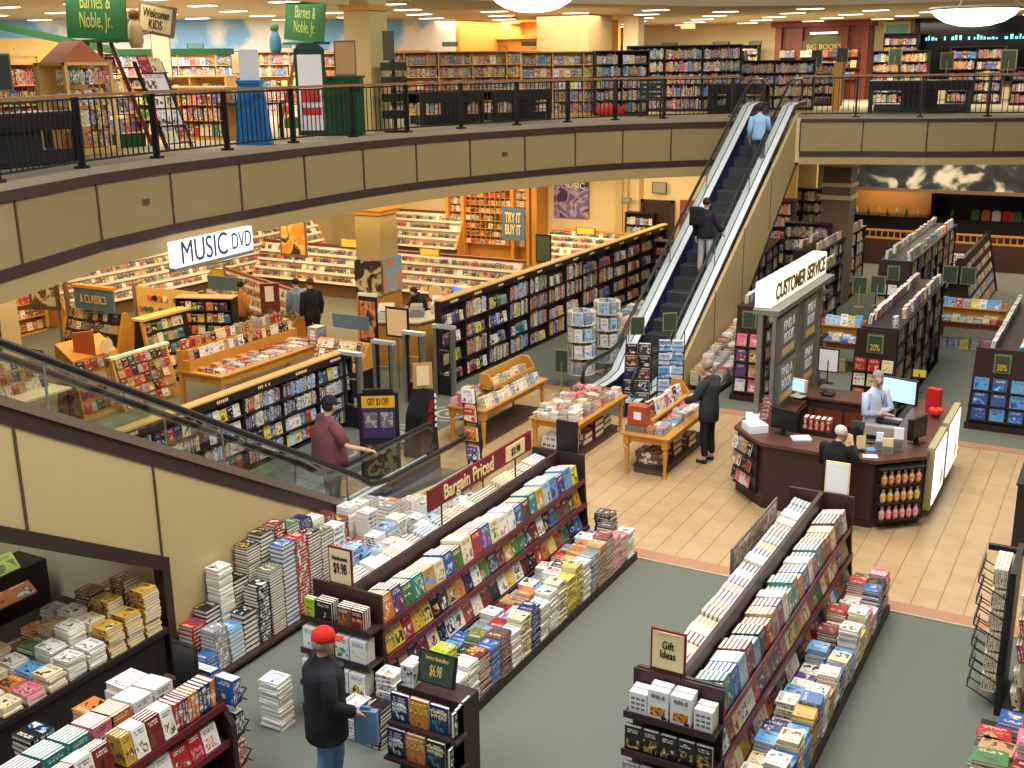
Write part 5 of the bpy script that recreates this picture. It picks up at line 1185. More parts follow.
# display tables on the right
def ledge_table(label, x0, x1, y0, y1, nm, m=redwood):
    t = thing('display_table', label, 'table', ((x0+x1)/2, (y0+y1)/2, 0))
    MB().b(x0, x1, y0, y1, .68, .72).build('tabletop', m, t); MB().b(x0+.04, x1-.04, y0+.03, y0+.06, .58, .68).build('apron', m, t)
    for x, y in ((x0+.06, y0+.06), (x1-.06, y0+.06), (x0+.06, y1-.06), (x1-.06, y1-.06)): MB().lathe((x, y, 0), leg_mesh(.72), 8).build('leg', m, t)
    MB().b(x0, x1, y0+.62, y0+.66, .72, 1.12).b(x0, x1, y0+.5, y0+.64, .95, .98).build('ledge', oak, t)
    facing(V((x0+.05, y0+.52, 0)), X_, -Y_, x1-x0-.1, .98, .17, .24, .02, 'paperback_book', f'upper ledge, {nm}', LIGHTP, depth=1, end='west')
    grid(x0+.02, x1-.02, y0+.02, y0+.5, .72, LIGHTP, nm, (.08, .16), sy=.2)
    for i in range(int((x1-x0-.2)/.24)): stack(x0+.2+i*.24, y0+.4, 0, .2, .22, .25, .03, rnd.choice(LIGHTP), f'{nth(i+1)} pile from the west under the {nm}', spine='y')
ledge_table('dark wood table of paperbacks between the kiosk and the tapered case', -6.0, -4.85, 24.2, 25.3, 'table behind the lit sign')
ledge_table('long display table of colourful books, far right before the magazine rack', -3.85, -2.35, 27.4, 28.5, 'far right table')
for i, (x, y) in enumerate(((-5.45, 26.6), (-5.1, 26.9))): placard('sign', f'green framed sign standing {("left", "right")[i]} of a pair behind the paperback table', 'sign', (x, y, 1.55), X_, Z, .34, .42, MT['frame_sage'], dgreen, [], legs=.3)
# piles beside the escalator
rnd.seed(120)
t = thing('low_bench', 'low dark platform along the east side of the escalator', 'bench', (-7.45, 23.2, 0)); MB().b(-7.8, -7.1, 21.6, 25.0, .06, .1).build('bench_top', dwood, t); MB().b(-7.75, -7.15, 21.65, 24.95, 0, .06).build('base', black, t)
for i in range(13):
    for j in range(3): stack(-7.68+j*.22, 21.75+i*.25, .1, .18, .22, (.35+.045*i)*(1-.18*j), .04, rnd.choice(['white', 'cream', 'white', 'red', 'tan', 'grey', 'brown']), f'{nth(i+1)} pile from near end, {nth(j+1)} row, east side of the escalator', spine='-x')
# blue brochure rack and wire spinners at the escalator foot
def tier_rack(label, x, y, cols_, kind, where, w=.5, H=1.75, tiers=5, a=0.0, group=None, signs=1):
    t = thing('wire_rack', label, 'wire rack', (x, y, 0), group, a)
    q = MB()
    for s in (-1, 1): q.bar((s*w/2, -.3, 0), (s*w/2, .12, H), .02, .02, up=(1, 0, 0)).bar((s*w/2, .3, 0), (s*w/2, .12, H), .02, .02, up=(1, 0, 0))
    q.bar((-w/2, -.3, .02), (w/2, -.3, .02), .02, .02).bar((-w/2, .3, .02), (w/2, .3, .02), .02, .02); q.build('rack_frame', black, t, local=True)
    ca_, sa_ = math.cos(a), math.sin(a)
    def wp(px, py, pz): return V((x+px*ca_-py*sa_, y+px*sa_+py*ca_, pz))
    for k in range(tiers):
        z = .25+k*(H-.35)/tiers; yy = -.3+.42*z/H
        MB().b(-w/2, w/2, yy-.1, yy+.04, z-.01, z).bar((-w/2, yy-.11, z+.1), (w/2, yy-.11, z+.1), .01, .01).build('pocket', black, t, local=True)
        for j in range(2):
            for m_ in range(3):
                cn = cols_[(k+j) % len(cols_)]
                bk(kind, wp(-w/4+j*w/2, yy-.07+m_*.035, z+.11), V((ca_, sa_, 0)), Z, V((sa_, -ca_, 0)), w*.44, .21, .03, PL[cn], PL['white'], f'{cn} booklet, {("front", "middle", "rear")[m_]} one, {nth(k+1)} tier up, {("left", "right")[j]} pocket, {where}')
    if signs: placard('', None, None, wp(0, .12, H+.2), (ca_, sa_, 0), Z, .28, .36, MT['frame_sage'], dgreen, [], parent=t)
    return t
tier_rack('wire rack of pale blue booklets leaning by the escalator foot, green sign on top', -7.55, 19.9, ['sky blue', 'pale blue'], 'magazine', 'pale blue booklet rack', H=1.6, a=.35)
tier_rack('wire rack of dark calendars with green sign, left of the pale blue one', -8.15, 19.7, ['black', 'dark grey', 'navy', 'brown'], 'magazine', 'dark calendar rack', H=1.5, a=.3)
def spinner(label, x, y, H, where):
    t = thing('wire_rack', label, 'wire rack', (x, y, 0), 'clear spinner racks')
    q = MB().cyl((0, 0, 0), (0, 0, H), .02).lathe((0, 0, 0), [(.28, 0), (.28, .03), (.1, .06)], 16); q.build('spinner_pole', steel, t, local=True)
    for k in range(4):
        z = .3+k*.36
        q = MB().lathe((0, 0, z-.02), [(.3, 0), (.3, .01)], 16)
        q.build('tray', whitem, t, local=True)
        for m_ in range(8):
            a = m_*math.pi/4+.2; n = V((math.cos(a), math.sin(a), 0))
            for e in range(2): bk('magazine', V((x, y, z+.13))+n*(.27-e*.05), V((-n.y, n.x, 0)), Z, n, .16, .25, .03, PL[('white', 'pale blue', 'grey', 'white')[(m_+k) % 4]], PL['sky blue'], f'{"outer" if e == 0 else "inner"} booklet in {nth(m_+1)} pocket, {nth(k+1)} tray, {where}')
spinner('tall spinner rack of white and blue calendars at the escalator foot', -9.95, 20.9, 1.7, 'left calendar spinner')
spinner('second spinner rack of calendars just behind the first', -9.9, 22.1, 1.7, 'rear calendar spinner')
placard('sign', 'green framed sign standing on the floor at the left of the escalator foot', 'sign', (-9.95, 19.95, .75), X_, Z, .3, .5, MT['frame_sage'], dgreen, [], legs=.4)
t = thing('display_table', 'table of white boxed calendars on the west side of the escalator', 'table', (-9.9, 24.3, 0)); MB().b(-10.4, -9.45, 22.8, 26.8, .68, .72).build('tabletop', mat('table_cloth_grey', s2l(176, 170, 164), .7), t)
for x, y in ((-10.35, 22.85), (-9.5, 22.85), (-10.35, 26.75), (-9.5, 26.75)): MB().b(x-.03, x+.03, y-.03, y+.03, 0, .68).build('leg', black, t)
grid(-10.38, -9.47, 22.85, 26.75, .72, ['white', 'white', 'pink', 'cream', 'pale blue', 'red', 'white'], 'calendar table', (.05, .4), sx=.3, sy=.28, t_=.03)
for i, dy in enumerate((0, .22)): pass
# shelves and walls past the door
rnd.seed(130)
bookcase('bookcase on the cream wall left of the dark doorway', (-15.3+.6, 34.2, 0), X_*.999, -Y_, .01+1.25-.6+.3, 1.9, .3, 5, 'case left of the doorway', m=bwood, cols=LIGHTP, face=.6, end='west')
r = thing('wall_display', 'column of three round-picture red posters right of the doorway', 'poster', (-12.6, 34.3, 0)); 
MB().b(-12.85, -12.3, 34.3, 34.4, .2, 2.4).build('panel_board', mat('poster_red', s2l(150, 60, 44), .5), r)
for k in range(3): MB().lathe((-12.57, 34.28, .6+k*.7), [(.2, 0), (.2, .02)], 20, ax='y').build('round_picture', patchmat('round_pic', [s2l(60, 60, 60), s2l(190, 180, 170), s2l(120, 90, 80)], 8) if k == 0 else bpy.data.materials['round_pic'], r)
bookcase('bright bookcase in the warm niche behind the escalator', (-12.0, 35.0, 0), X_, -Y_, 2.6, 2.4, .3, 6, 'case in the warm niche', m=bwood, cols=LIGHTP+['orange', 'red'], face=.5, end='west')
bookcase('dark low bookcase west of the escalator below the doorway', (-12.2, 30.6, 0), X_, -Y_, 2.4, 1.6, .4, 4, 'low case below the doorway', m=bwood, cols=PB, face=.6, end='west')
for i, (x, z, w_) in enumerate(((-13.6, 2.75, .5), (-14.75, 2.3, .35), (-11.3, 2.7, .35), (-10.3, 2.9, .35))):
    placard('wall_sign', ('dark square sign above the doorway', 'small dark label over the case left of the doorway', 'small dark label in the warm niche, left', 'small dark label in the warm niche, right')[i], 'sign', (x, 34.36 if i < 2 else 35.2, z), X_, Z, w_, .36 if i == 0 else .16, black, mat('label_grey', s2l(150, 150, 140), .6), [])
r = thing('poster', 'framed purple Music poster with a singer on the cream wall', 'poster', (-16.8, 34.5, 1.6))
MB().b(-17.5, -16.2, 34.5, 34.56, 1.6, 2.85).build('poster_sheet', patchmat('purple_singer', [s2l(80, 62, 130), s2l(112, 92, 160), s2l(180, 168, 205), s2l(60, 44, 100)], 2.2), r)
txt('MUSIC', (-16.75, 34.48, 2.68), X_, Z, .2, whitep, r, width=.85, bold=.01)
# ================================================================ music and film department
rnd.seed(200)
def bin_run(label, a, b, n, H, tiers, where, D=.75, name='disc_bin', z0=.45, lip=redwood):
    a = V((*a, 0)); b = V((*b, 0)); d = (b-a).normalized(); n = V(n).normalized(); L = (b-a).length
    t = thing(name, label, 'disc bin', (a+b)/2, 'stepped disc bins')
    def prof(q, s, w, m=0):
        pts = [(0, 0), (-.25*0-.02, 0)]
        k = len(q.v); c = a+d*s
        P_ = [(-D, 0), (-.12, 0), (-.12, z0-.1), (0, z0), (-D+.12, H), (-D, H)]
        for e in (-w, w):
            for x, z in P_: p = c+n*x+d*e+Z*z; q.v.append(tuple(p))
        m_ = len(P_)
        for i in range(m_): q.f.append((k+i, k+(i+1) % m_, k+m_+(i+1) % m_, k+m_+i)); q.m.append(0)
        q.f.append(tuple(k+i for i in reversed(range(m_)))); q.f.append(tuple(k+m_+i for i in range(m_))); q.m += [0, 0]
        return q
    for s in (0, L): prof(MB(), s, .025).build('end_panel', oak, t)
    MB().fr((a+b)/2-n*(D-.01)+Z*H/2, d, Z, n, L, H, .03).build('back_panel', oak, t)
    MB().fr((a+b)/2-n*(D-.04)+Z*(H+.02), d, Z, n, L+.06, .06, .1).build('top_rail', lip, t)
    MB().fr((a+b)/2-n*.2+Z*(z0-.12)/2, d, Z, n, L, z0-.12, .02).build('base_panel', mat('bin_base', s2l(118, 88, 60), .6), t)
    q = MB(); c0_ = a+d*.03; c1_ = b-d*.03
    q.q([c0_+Z*(z0-.06)-n*.16, c1_+Z*(z0-.06)-n*.16, c1_-n*(D-.04)+Z*(H-.02), c0_-n*(D-.04)+Z*(H-.02)]); q.build('white_slope', whitem, t)
    for k in range(tiers):
        x = -(D-.16)*(k/tiers)+.02; z = z0+(H-z0)*k/tiers
        MB().fr((a+b)/2+n*(x-.06)+Z*(z-.01), d, Z, n, L-.05, .02, .16).fr((a+b)/2+n*(x+.01)+Z*(z+.02), d, Z, n, L-.05, .07, .012).build('white_tier', whitem, t)
        facing(a+d*.04+n*(x-.02), d, n, L-.08, z+.01, .135, .18, .02, 'compact_disc_case', f'{nth(k+1)} tier up, {where}', ['white', 'black', 'tan', 'maroon', 'brown', 'grey', 'dark grey', 'navy', 'dark grey', 'red', 'brown'], tilt=.3, depth=1, fill=.95, end='west')
    return t
bin_run('long stepped white disc bin across the middle of the music department', (-23.8, 26.2), (-14.5, 26.1), (0, -1, 0), 1.42, 4, 'long middle disc bin')
bin_run('tall stepped disc bin along the far left wall of the music department', (-24.6, 19.8), (-24.2, 30.6), (1, 0, 0), 1.62, 5, 'far left disc bin')
bin_run('slanting stepped disc bin ending beside the man in the brown shirt', (-22.6, 22.8), (-17.7, 20.6), (-.41, -.91, 0), 1.2, 4, 'slanting disc bin')
bin_run('stepped disc bin with curved oak rim before the purple poster', (-17.0, 32.6), (-13.9, 32.5), (0, -1, 0), 1.35, 5, 'bin below the purple poster', lip=oak)
bin_run('short turned end of the disc bin with curved oak rim', (-13.85, 32.45), (-12.9, 31.0), (-.84, -.54, 0), 1.35, 5, 'turned end of the rimmed bin', lip=oak)
bin_run('stepped disc bin against the back wall left of the wooden shelf wall', (-24.0, 33.2), (-20.7, 33.2), (0, -1, 0), 1.6, 4, 'back wall disc bin')
# wooden shelf wall
_n0 = len(BK)
t = thing('wall_unit', 'oak shelf wall of discs with lit cornice on the back wall', 'shelf wall', (-19.0, 33.9, 0))
MB().b(-20.6, -17.3, 34.1, 34.5, 0, 3.35).build('back_panel', oak, t)
for x in (-20.6, -19.95, -17.95, -17.35): MB().b(x-.06, x+.06, 33.7, 34.15, 0, 3.0).build('pilaster', oak, t)
MB().b(-20.75, -17.2, 33.6, 34.5, 2.95, 3.1).build('cornice', pale, t)
MB().b(-19.8, -18.1, 33.95, 34.05, 3.12, 3.3).build('lit_strip', lampm, t)
q = MB()
for k in range(9): q.b(-20.6, -17.35, 33.8, 34.1, .6+k*.27, .615+k*.27)
for k in range(10): q.b(-19.9+k*.2, -19.885+k*.2, 33.82, 34.1, .6, 2.9)
q.build('shelf_grid', oak, t)
wu = t
for k in range(8):
    facing(V((-19.88, 33.85, 0)), X_, -Y_, 1.9, .62+k*.27, .17, .16, .02, 'compact_disc_case', f'{nth(k+1)} row up, oak shelf wall', ['black', 'white', 'red', 'brown', 'grey', 'tan'], depth=1, tilt=.1, fill=.9, end='west')
    for s in (0, 1): spines(V((-20.52+s*2.62, 33.85, 0)), X_, -Y_, .5, .62+k*.27, .22, .14, 'paperback_book', f'{nth(k+1)} row up, {("west", "east")[s]} column of the oak shelf wall', ['brown', 'white', 'black', 'cream', 'red'], end='west')
wu.location.x -= .75
for _i in range(_n0, len(BK)): BK[_i] = (BK[_i][0], BK[_i][1]-V((.75, 0, 0)))+BK[_i][2:]
t = thing('hanging_sign', 'blue grey hanging board reading Try It Buy It', 'sign', (-18.2, 32.9, 1.3))
MB().b(-18.65, -17.8, 32.9, 32.95, .96, 2.05).build('sign_board', blueM, t)
txt('TRY IT\nBUY IT', (-18.22, 32.88, 1.5), X_, Z, .7, creamp, t, width=.68, bold=.015)
MB().cyl((-18.2, 32.92, 2.05), (-18.2, 32.92, 3.75), .01).build('hanging_wire', steel, t)
t = thing('wall_unit', 'narrow oak cupboard right of the Try It Buy It board', 'shelf wall', (-17.85, 34.0, 0))
MB().b(-17.95, -17.75, 33.7, 34.5, 0, 2.9).b(-18.0, -17.65, 33.65, 34.5, 2.9, 3.0).build('cupboard_body', oak, t)
# listening post boards and small signs
def signpost(label, x, y, z0, z1, w, m, pole=True, text=None, face=None, tm=gold, a=0.0, frame=brtrim):
    t = thing('sign', label, 'sign', (x, y, 0)); d = V((math.cos(a), math.sin(a), 0)); n = V((d.y, -d.x, 0)); c = V((x, y, (z0+z1)/2))
    MB().fr(c-n*.015, d, Z, n, w, z1-z0, .03).build('sign_frame', frame, t); MB().fr(c+n*.004, d, Z, n, w*.86, (z1-z0)*.86, .01).build('sign_face', face or m, t)
    if pole: MB().cyl((x, y, 0), (x, y, z0), .015).build('pole', steel, t)
    if text: txt(text, c+n*.015, d, Z, (z1-z0)*.5, tm, t, width=w*.7)
    return t
orp = patchmat('orange_poster', [s2l(150, 60, 30), s2l(230, 150, 50), s2l(240, 200, 110), s2l(60, 30, 30)], 2.2)
signpost('framed orange poster on a pole before the long disc bin', -20.4, 24.2, 1.55, 2.75, .95, orp)
signpost('small yellow sign on the slanting disc bin', -21.2, 22.0, 1.2, 1.5, .5, yellow, face=yellow)
signpost('yellow sign above the far left disc bin', -24.3, 23.6, 1.65, 1.85, 1.0, yellow, pole=False, face=yellow, a=1.5)
signpost('yellow sign over the west part of the long disc bin', -20.2, 26.5, 1.5, 1.75, .7, yellow, pole=False, face=yellow)
signpost('yellow price sign standing on the long disc bin by the shelf wall', -17.2, 26.2, 1.5, 1.7, .7, yellow, pole=False, face=yellow)
signpost('yellow sign on the rimmed disc bin', -15.3, 32.4, 1.4, 1.6, .7, yellow, pole=False, face=yellow)
signpost('green framed board at the end of the rimmed disc bin', -16.2, 31.2, .6, 1.5, .55, dgreen, face=dgreen, frame=black)
# double sided poster box and Classics display
t = thing('poster_box', 'brown framed triangular poster box on a pole, lower left of the music department', 'poster box', (-21.2, 16.6, 0))
for a, m_ in ((.25, 'pale_singer'), (-.75, 'dark_singer')):
    d = V((math.cos(a), math.sin(a), 0)); n = V((d.y, -d.x, 0)); c = V((-21.3 if a > 0 else -20.55, 16.6, 1.95))
    f_ = MB().fr(c, d, Z, n, .78, 1.05, .05).build('poster_frame', mat('frame_brown', s2l(110, 84, 62), .5), t)
    MB().fr(c+n*.03, d, Z, n, .6, .86, .01).build('poster', patchmat(m_, [s2l(160, 150, 130), s2l(220, 210, 180), s2l(120, 80, 50)] if a > 0 else [s2l(120, 80, 40), s2l(200, 160, 60), s2l(220, 180, 120)], 4), f_)
MB().cyl((-21.0, 16.7, 0), (-21.0, 16.7, 1.5), .03).build('pole', steel, t)
t = thing('disc_display', 'oak A-shaped disc display with blue grey Classics board', 'disc display', (-20.6, 17.3, 0))
MB().prism([(16.9, 0), (17.9, 0), (17.45, 1.35), (17.35, 1.35)], -21.55, -21.48, 'x').prism([(16.9, 0), (17.9, 0), (17.45, 1.35), (17.35, 1.35)], -19.72, -19.65, 'x').build('end_panel', oak, t)
MB().prism([(16.98, .1), (17.8, .1), (17.42, 1.3), (17.38, 1.3)], -21.5, -19.7, 'x').build('slope', black, t)
MB().fr((-20.5, 17.3, 1.6), X_, Z, -Y_, 1.25, .5, .06).build('title_board', blueM, t); txt('& CLASSICS', (-20.5, 17.26, 1.6), X_, Z, .2, gold, t, width=.95)
MB().b(-21.15, -19.85, 17.25, 17.4, 1.85, 1.92).build('top_board', oak, t)
for k in range(5): facing(V((-21.45, 16.97+k*.085, 0)), X_, -Y_, 1.7, .15+k*.24, .15, .2, .02, 'compact_disc_case', f'{nth(k+1)} tier up, Classics display', ['black', 'brown', 'tan', 'white', 'navy', 'grey'], tilt=.3, fill=.9, end='west')
# T-shirt wall rack
t = thing('merchandise_rack', 'oak pegboard rack of round tins and gifts behind the Classics display', 'rack', (-20.6, 19.3, 0))
MB().b(-21.6, -19.4, 19.5, 19.55, .1, 1.45).build('back_panel', pale, t)
MB().b(-21.65, -21.58, 19.45, 19.6, 0, 1.5).b(-19.42, -19.35, 19.45, 19.6, 0, 1.5).build('upright', steel, t)
q = [MB() for _ in range(4)]
for i in range(12):
    for j in range(4):
        if rnd.random() < .9: q[rnd.randrange(4)].lathe((-21.45+i*.175, 19.46, .3+j*.3), [(.07, 0), (.07, .05)], 10, ax='y')
for qq, m_ in zip(q, ('green', 'orange', 'black', 'white')): qq.build('hanging_tin', mat('tin_'+m_, PL[m_], .4), t)
signpost('blue grey board behind the tins rack', -20.2, 21.2, 1.15, 1.5, 1.2, blueM, pole=True, face=blueM, frame=blueM)
bookcase('black disc bookcase with pale oak top, beside the slanting bin', (-19.3, 18.6, 0), V((.93, .36, 0)), V((.36, -.93, 0)), 1.35, 1.5, .35, 5, 'black case beside the slanting bin', m=bwood, topm=pale, kind='compact_disc_case', cols=DARKP, fullface=True, cov=(.15, .2), bays=2, end='west')
# narrow A stand, slanting stand, oak pyramid
t = thing('disc_display', 'narrow black and oak stand seen end-on in the music department', 'disc display', (-18.3, 16.8, 0))
MB().prism([(-18.75, 0), (-18.05, 0), (-18.3, 1.45), (-18.5, 1.45)], 16.6, 17.9, 'y').build('stand_body', black, t); MB().b(-18.55, -18.2, 16.55, 17.95, 1.45, 1.5).build('top_board', pale, t)
MB().prism([(-18.8, 0), (-18.72, 0), (-18.48, 1.45), (-18.55, 1.45)], 16.56, 16.62, 'y').prism([(-18.08, 0), (-18.0, 0), (-18.25, 1.45), (-18.32, 1.45)], 16.56, 16.62, 'y').build('edge_strip', oak, t)
for k in range(5): facing(V((-18.04-.05*k, 16.65, 0)), Y_, X_, 1.2, .1+k*.27, .15, .2, .02, 'compact_disc_case', f'{nth(k+1)} tier up, narrow black stand', ['grey', 'tan', 'black', 'white', 'teal'], tilt=.2)
t = thing('disc_display', 'low slanting white-edged stand of discs below the narrow stand', 'disc display', (-17.0, 15.8, 0))
MB().prism([(-17.7, 0), (-17.25, 0), (-17.5, 1.05), (-17.58, 1.05)], 15.0, 16.5, 'y').build('stand_body', pale, t); MB().b(-17.6, -17.48, 14.98, 16.55, 1.05, 1.1).build('white_edge', whitem, t)
for k in range(5): facing(V((-17.2-.047*k, 15.05, 0)), Y_, X_, 1.4, .08+k*.2, .15, .19, .02, 'compact_disc_case', f'{nth(k+1)} tier up, low slanting stand', ['brown', 'tan', 'black', 'white', 'red', 'grey'], tilt=.4)
t = thing('disc_display', 'oak tower with a round record picture beside the white film table', 'disc display', (-17.8, 14.6, 0))
MB().prism([(-18.25, 0), (-17.5, 0), (-17.65, 1.2), (-18.1, 1.5)], 14.2, 15.3, 'y').build('tower_body', oak, t)
MB().fr((-17.75, 14.6, 1.45), V((.5, .86, 0)), Z, V((.86, -.5, 0)), .4, .5, .04).build('header_card', mat('header_orange', s2l(190, 96, 40), .5), t); MB().lathe((-17.6, 15.0, 1.35), [(.16, 0), (.16, .02)], 20, ax='x').build('record_disc', creamp, t)
for k in range(4): facing(V((-18.2, 14.18, 0)), X_, -Y_, .65, .1+k*.27, .15, .2, .02, 'compact_disc_case', f'{nth(k+1)} tier up, south face of the oak tower', ['grey', 'tan', 'black', 'brown', 'red'], tilt=.2, end='west')
for k in range(4): facing(V((-17.48-.03*k, 14.25, 0)), Y_, X_, 1.0, .15+k*.27, .15, .2, .02, 'compact_disc_case', f'{nth(k+1)} tier up, oak tower', ['grey', 'tan', 'black', 'brown', 'red'], tilt=.2)
# white film table and cashier nook bottom left
t = thing('display_table', 'white-topped table of film boxes seen through the escalator glass', 'table', (-18.2, 13.6, 0))
MB().b(-18.9, -17.5, 12.9, 14.0, .72, .76).build('tabletop', whitem, t)
for x, y in ((-18.85, 12.95), (-17.55, 12.95), (-18.85, 13.95), (-17.55, 13.95)): MB().b(x-.03, x+.03, y-.03, y+.03, 0, .72).build('leg', black, t)
for k in range(3): facing(V((-18.0-.3*k, 12.95, 0)), Y_, X_, 1.0, .76+.16*k, .14, .19, .02, 'compact_disc_case', f'{nth(k+1)} row of the white film table', ['white', 'white', 'red', 'grey', 'tan', 'navy'], tilt=.3, depth=2)
for k in range(3): MB().b(-18.7-.3*k, -18.05-.3*k, 12.95, 13.95, .76, .76+.155*k+.01).build('white_step', whitem, t)
signpost('white framed card standing on the white film table', -18.3, 13.9, .95, 1.45, .42, whitep, pole=False, face=creamp)
t = thing('service_counter', 'small oak counter at the left picture edge behind the glass', 'counter', (-19.6, 13.2, 0)); MB().b(-20.1, -19.1, 12.6, 13.6, 0, 1.0).build('counter_body', honey, t, bevel=.01); MB().b(-20.15, -19.05, 12.55, 13.65, 1.0, 1.04).build('counter_top', oak, t)
for k in range(5): bk('compact_disc_case', V((-19.4-k*.13, 13.2, 1.12)), Y_, Z, X_, .15, .15, .02, PL['white'], PL['grey'], f'disc case, {nth(k+1)} from the east on the small oak counter')
t = thing('wall_poster', 'cream wall panel with a black-clad singer cut-out at the left picture edge', 'poster', (-21.6, 14.8, 0))
MB().bar((-21.9, 13.9, 1.2), (-21.5, 16.0, 1.2), .06, 2.4).build('wall_panel', cream, t)
q = MB(); q.cyl((-21.6, 15.35, .6), (-21.6, 15.35, 1.75), .19, 12, r2=.24).lathe((-21.6, 15.35, 1.75), [(.24, 0), (.1, .1), (.07, .14)], 12); q.build('cutout_body', black, t, smooth=True)
q = MB().lathe((-21.6, 15.35, 1.88), [(.05, 0), (.1, .06), (.11, .14), (.09, .22), (.02, .27)], 12); q.build('cutout_head', mat('cutout_skin', s2l(196, 150, 118), .6), t, smooth=True)
MB().lathe((-21.62, 15.38, 1.98), [(.12, 0), (.13, .08), (.11, .15), (.03, .2)], 12).build('cutout_hair', black, t, smooth=True)
bookcase('orange-oak disc shelves against the far left wall', (-24.9, 16.2, 0), Y_, X_, 3.2, 1.9, .35, 5, 'oak shelves on the far left wall', m=oak, kind='compact_disc_case', cols=['brown', 'tan', 'orange', 'white', 'red'], fullface=True, bays=3)
struct('wall_music_left_inner', MB().b(-25.4, -25.3, 12, 20, 0, 3.7), cream)
# stand table of films
t = thing('display_table', 'oak table of films with two standing tiers, before the three shoppers', 'table', (-16.3, 17.7, 0))
MB().b(-16.75, -15.55, 16.0, 19.4, .66, .70).build('tabletop', oak, t)
MB().b(-16.7, -15.6, 16.05, 19.35, .5, .66).build('apron', oak, t)
for x, y in ((-16.7, 16.06), (-15.62, 16.06), (-16.7, 19.34), (-15.62, 19.34)): MB().b(x-.04, x+.04, y-.04, y+.04, 0, .66).build('leg', oak, t)
MB().b(-16.75, -16.4, 16.02, 19.38, .7, .92).b(-16.75, -16.6, 16.02, 19.38, .92, 1.12).build('riser', oak, t)
for k, (x, z) in enumerate(((-16.42, .93), (-16.62, 1.13))): facing(V((x, 16.05, 0)), Y_, X_, 3.25, z, .14, .2, .02, 'compact_disc_case', f'{nth(k+1)} standing tier of the film table', ['brown', 'tan', 'black', 'white', 'red', 'cream', 'grey'], tilt=.15, depth=2)
for r_ in range(3):
    for i in range(17):
        cn = rnd.choice(['red', 'white', 'grey', 'black', 'tan', 'maroon', 'pale blue']); h_ = rnd.uniform(.03, .09)
        bk('compact_disc_case', V((-16.22+r_*.22, 16.2+i*.187, .70+h_/2)), Y_, -X_, Z, .15, .2, h_, PL[cn], PL[rnd.choice(PALN)], f'{cn} film pack, {nth(i+1)} in {nth(r_+1)} flat row of the film table')
bk('compact_disc_case', V((-15.6, 19.1, .9)), Y_, Z, X_, .3, .4, .3, PL['grey'], PL['red'], 'boxed film set at the far end of the film table')
t = thing('display', 'upright red-brown panel with round discs beside the man in blue', 'display', (-17.8, 20.05, 0))
MB().fr((-17.85, 20.2, .95), V((.8, .6, 0)), Z, V((.6, -.8, 0)), .45, 1.5, .08).build('panel', redwood, t)
q = MB()
for z in (.5, .95): q.lathe((-17.8, 20.12, z), [(.15, 0), (.15, .02)], 16, ax='y')
q.build('record_disc', steel, t); MB().fr((-17.82, 20.15, 1.45), V((.8, .6, 0)), Z, V((.6, -.8, 0)), .2, .36, .03).build('white_card', whitep, t)
# checkout counter
t = thing('checkout_counter', 'grey and oak checkout counter cluttered with gear beside the beige column', 'counter', (-15.0, 21.3, 0))
MB().prism([(-15.1, 20.3), (-14.0, 20.8), (-13.6, 22.8), (-14.1, 23.0), (-14.5, 21.3), (-15.2, 21.0)], 0, .98).build('counter_body', oak, t)
MB().prism([(-15.2, 20.2), (-13.95, 20.7), (-13.5, 22.9), (-14.2, 23.1), (-14.6, 21.4), (-15.3, 21.1)], .98, 1.02).build('counter_top', mat('counter_grey', s2l(190, 180, 156), .5), t)
monitor('bright blue monitor on the music checkout counter', -14.1, 22.7, 1.02, -.5, .45, .38, scrb, mat('beige_plastic', s2l(206, 200, 184), .5), deep=.3)
for i, (x, y, w_, h_, m_) in enumerate(((-14.9, 20.8, .45, .32, MT['beige_plastic']), (-14.4, 21.3, .35, .26, grey), (-14.2, 21.9, .3, .35, MT['beige_plastic']), (-13.8, 22.2, .25, .22, whitem))):
    r = thing('cash_register', ('big beige', 'grey', 'tall beige', 'small white')[i]+' register unit on the music checkout counter', 'register', (x, y, 1.02), None, .5)
    MB().b(-w_/2, w_/2, -.18, .2, 0, h_*.55).build('register_body', m_, r, local=True, bevel=.012)
    MB().prism([(-.16, h_*.55), (.18, h_*.55), (.18, h_), (.0, h_*.9)], -w_*.4, w_*.4, 'x').build('register_top', m_, r, local=True)
    MB().b(-w_*.3, w_*.3, -.17, -.1, h_*.56, h_*.6).build('keys', black, r, local=True)
t = thing('disc_display', 'oak tiered impulse rack of discs with blue board before the checkout', 'disc display', (-14.3, 18.9, 0))
MB().prism([(17.9, .55), (18.6, .55), (18.5, 1.05), (18.35, 1.1)], -14.9, -13.6, 'x').build('rack_body', oak, t); MB().b(-14.85, -13.65, 17.95, 18.5, 0, .55).build('base', black, t)
for k in range(3): facing(V((-14.85, 17.84+.155*k, 0)), X_, -Y_, 1.2, .56+k*.19, .14, .18, .02, 'compact_disc_case', f'{nth(k+1)} tier up, impulse rack by the checkout', ['cream', 'tan', 'white', 'red', 'brown'], tilt=.4, end='west')
signpost('blue grey board over the impulse rack', -14.35, 18.7, 1.25, 1.55, .95, blueM, pole=False, face=blueM, frame=blueM)
for _s in (1,): signpost('black easel card in front of the music checkout', -13.35, 19.0, 1.1, 1.75, .58, creamp, face=creamp, frame=black, pole=True)
r = thing('poster_stand', 'standing poster of a woman with long hair between column and gates', 'poster stand', (-14.75, 19.9, 0))
MB().fr((-14.75, 19.9, .9), X_, Z, -Y_, .48, 1.6, .04).build('poster_board', black, r)
MB().fr((-14.75, 19.87, 1.15), X_, Z, -Y_, .42, .9, .01).build('poster', patchmat('portrait_dark', [s2l(60, 30, 20), s2l(190, 110, 60), s2l(220, 150, 96), s2l(40, 24, 20)], 3), r); MB().fr((-14.75, 19.9, 1.74), X_, Z, -Y_, .5, .07, .05).build('top_cap', whitem, r)
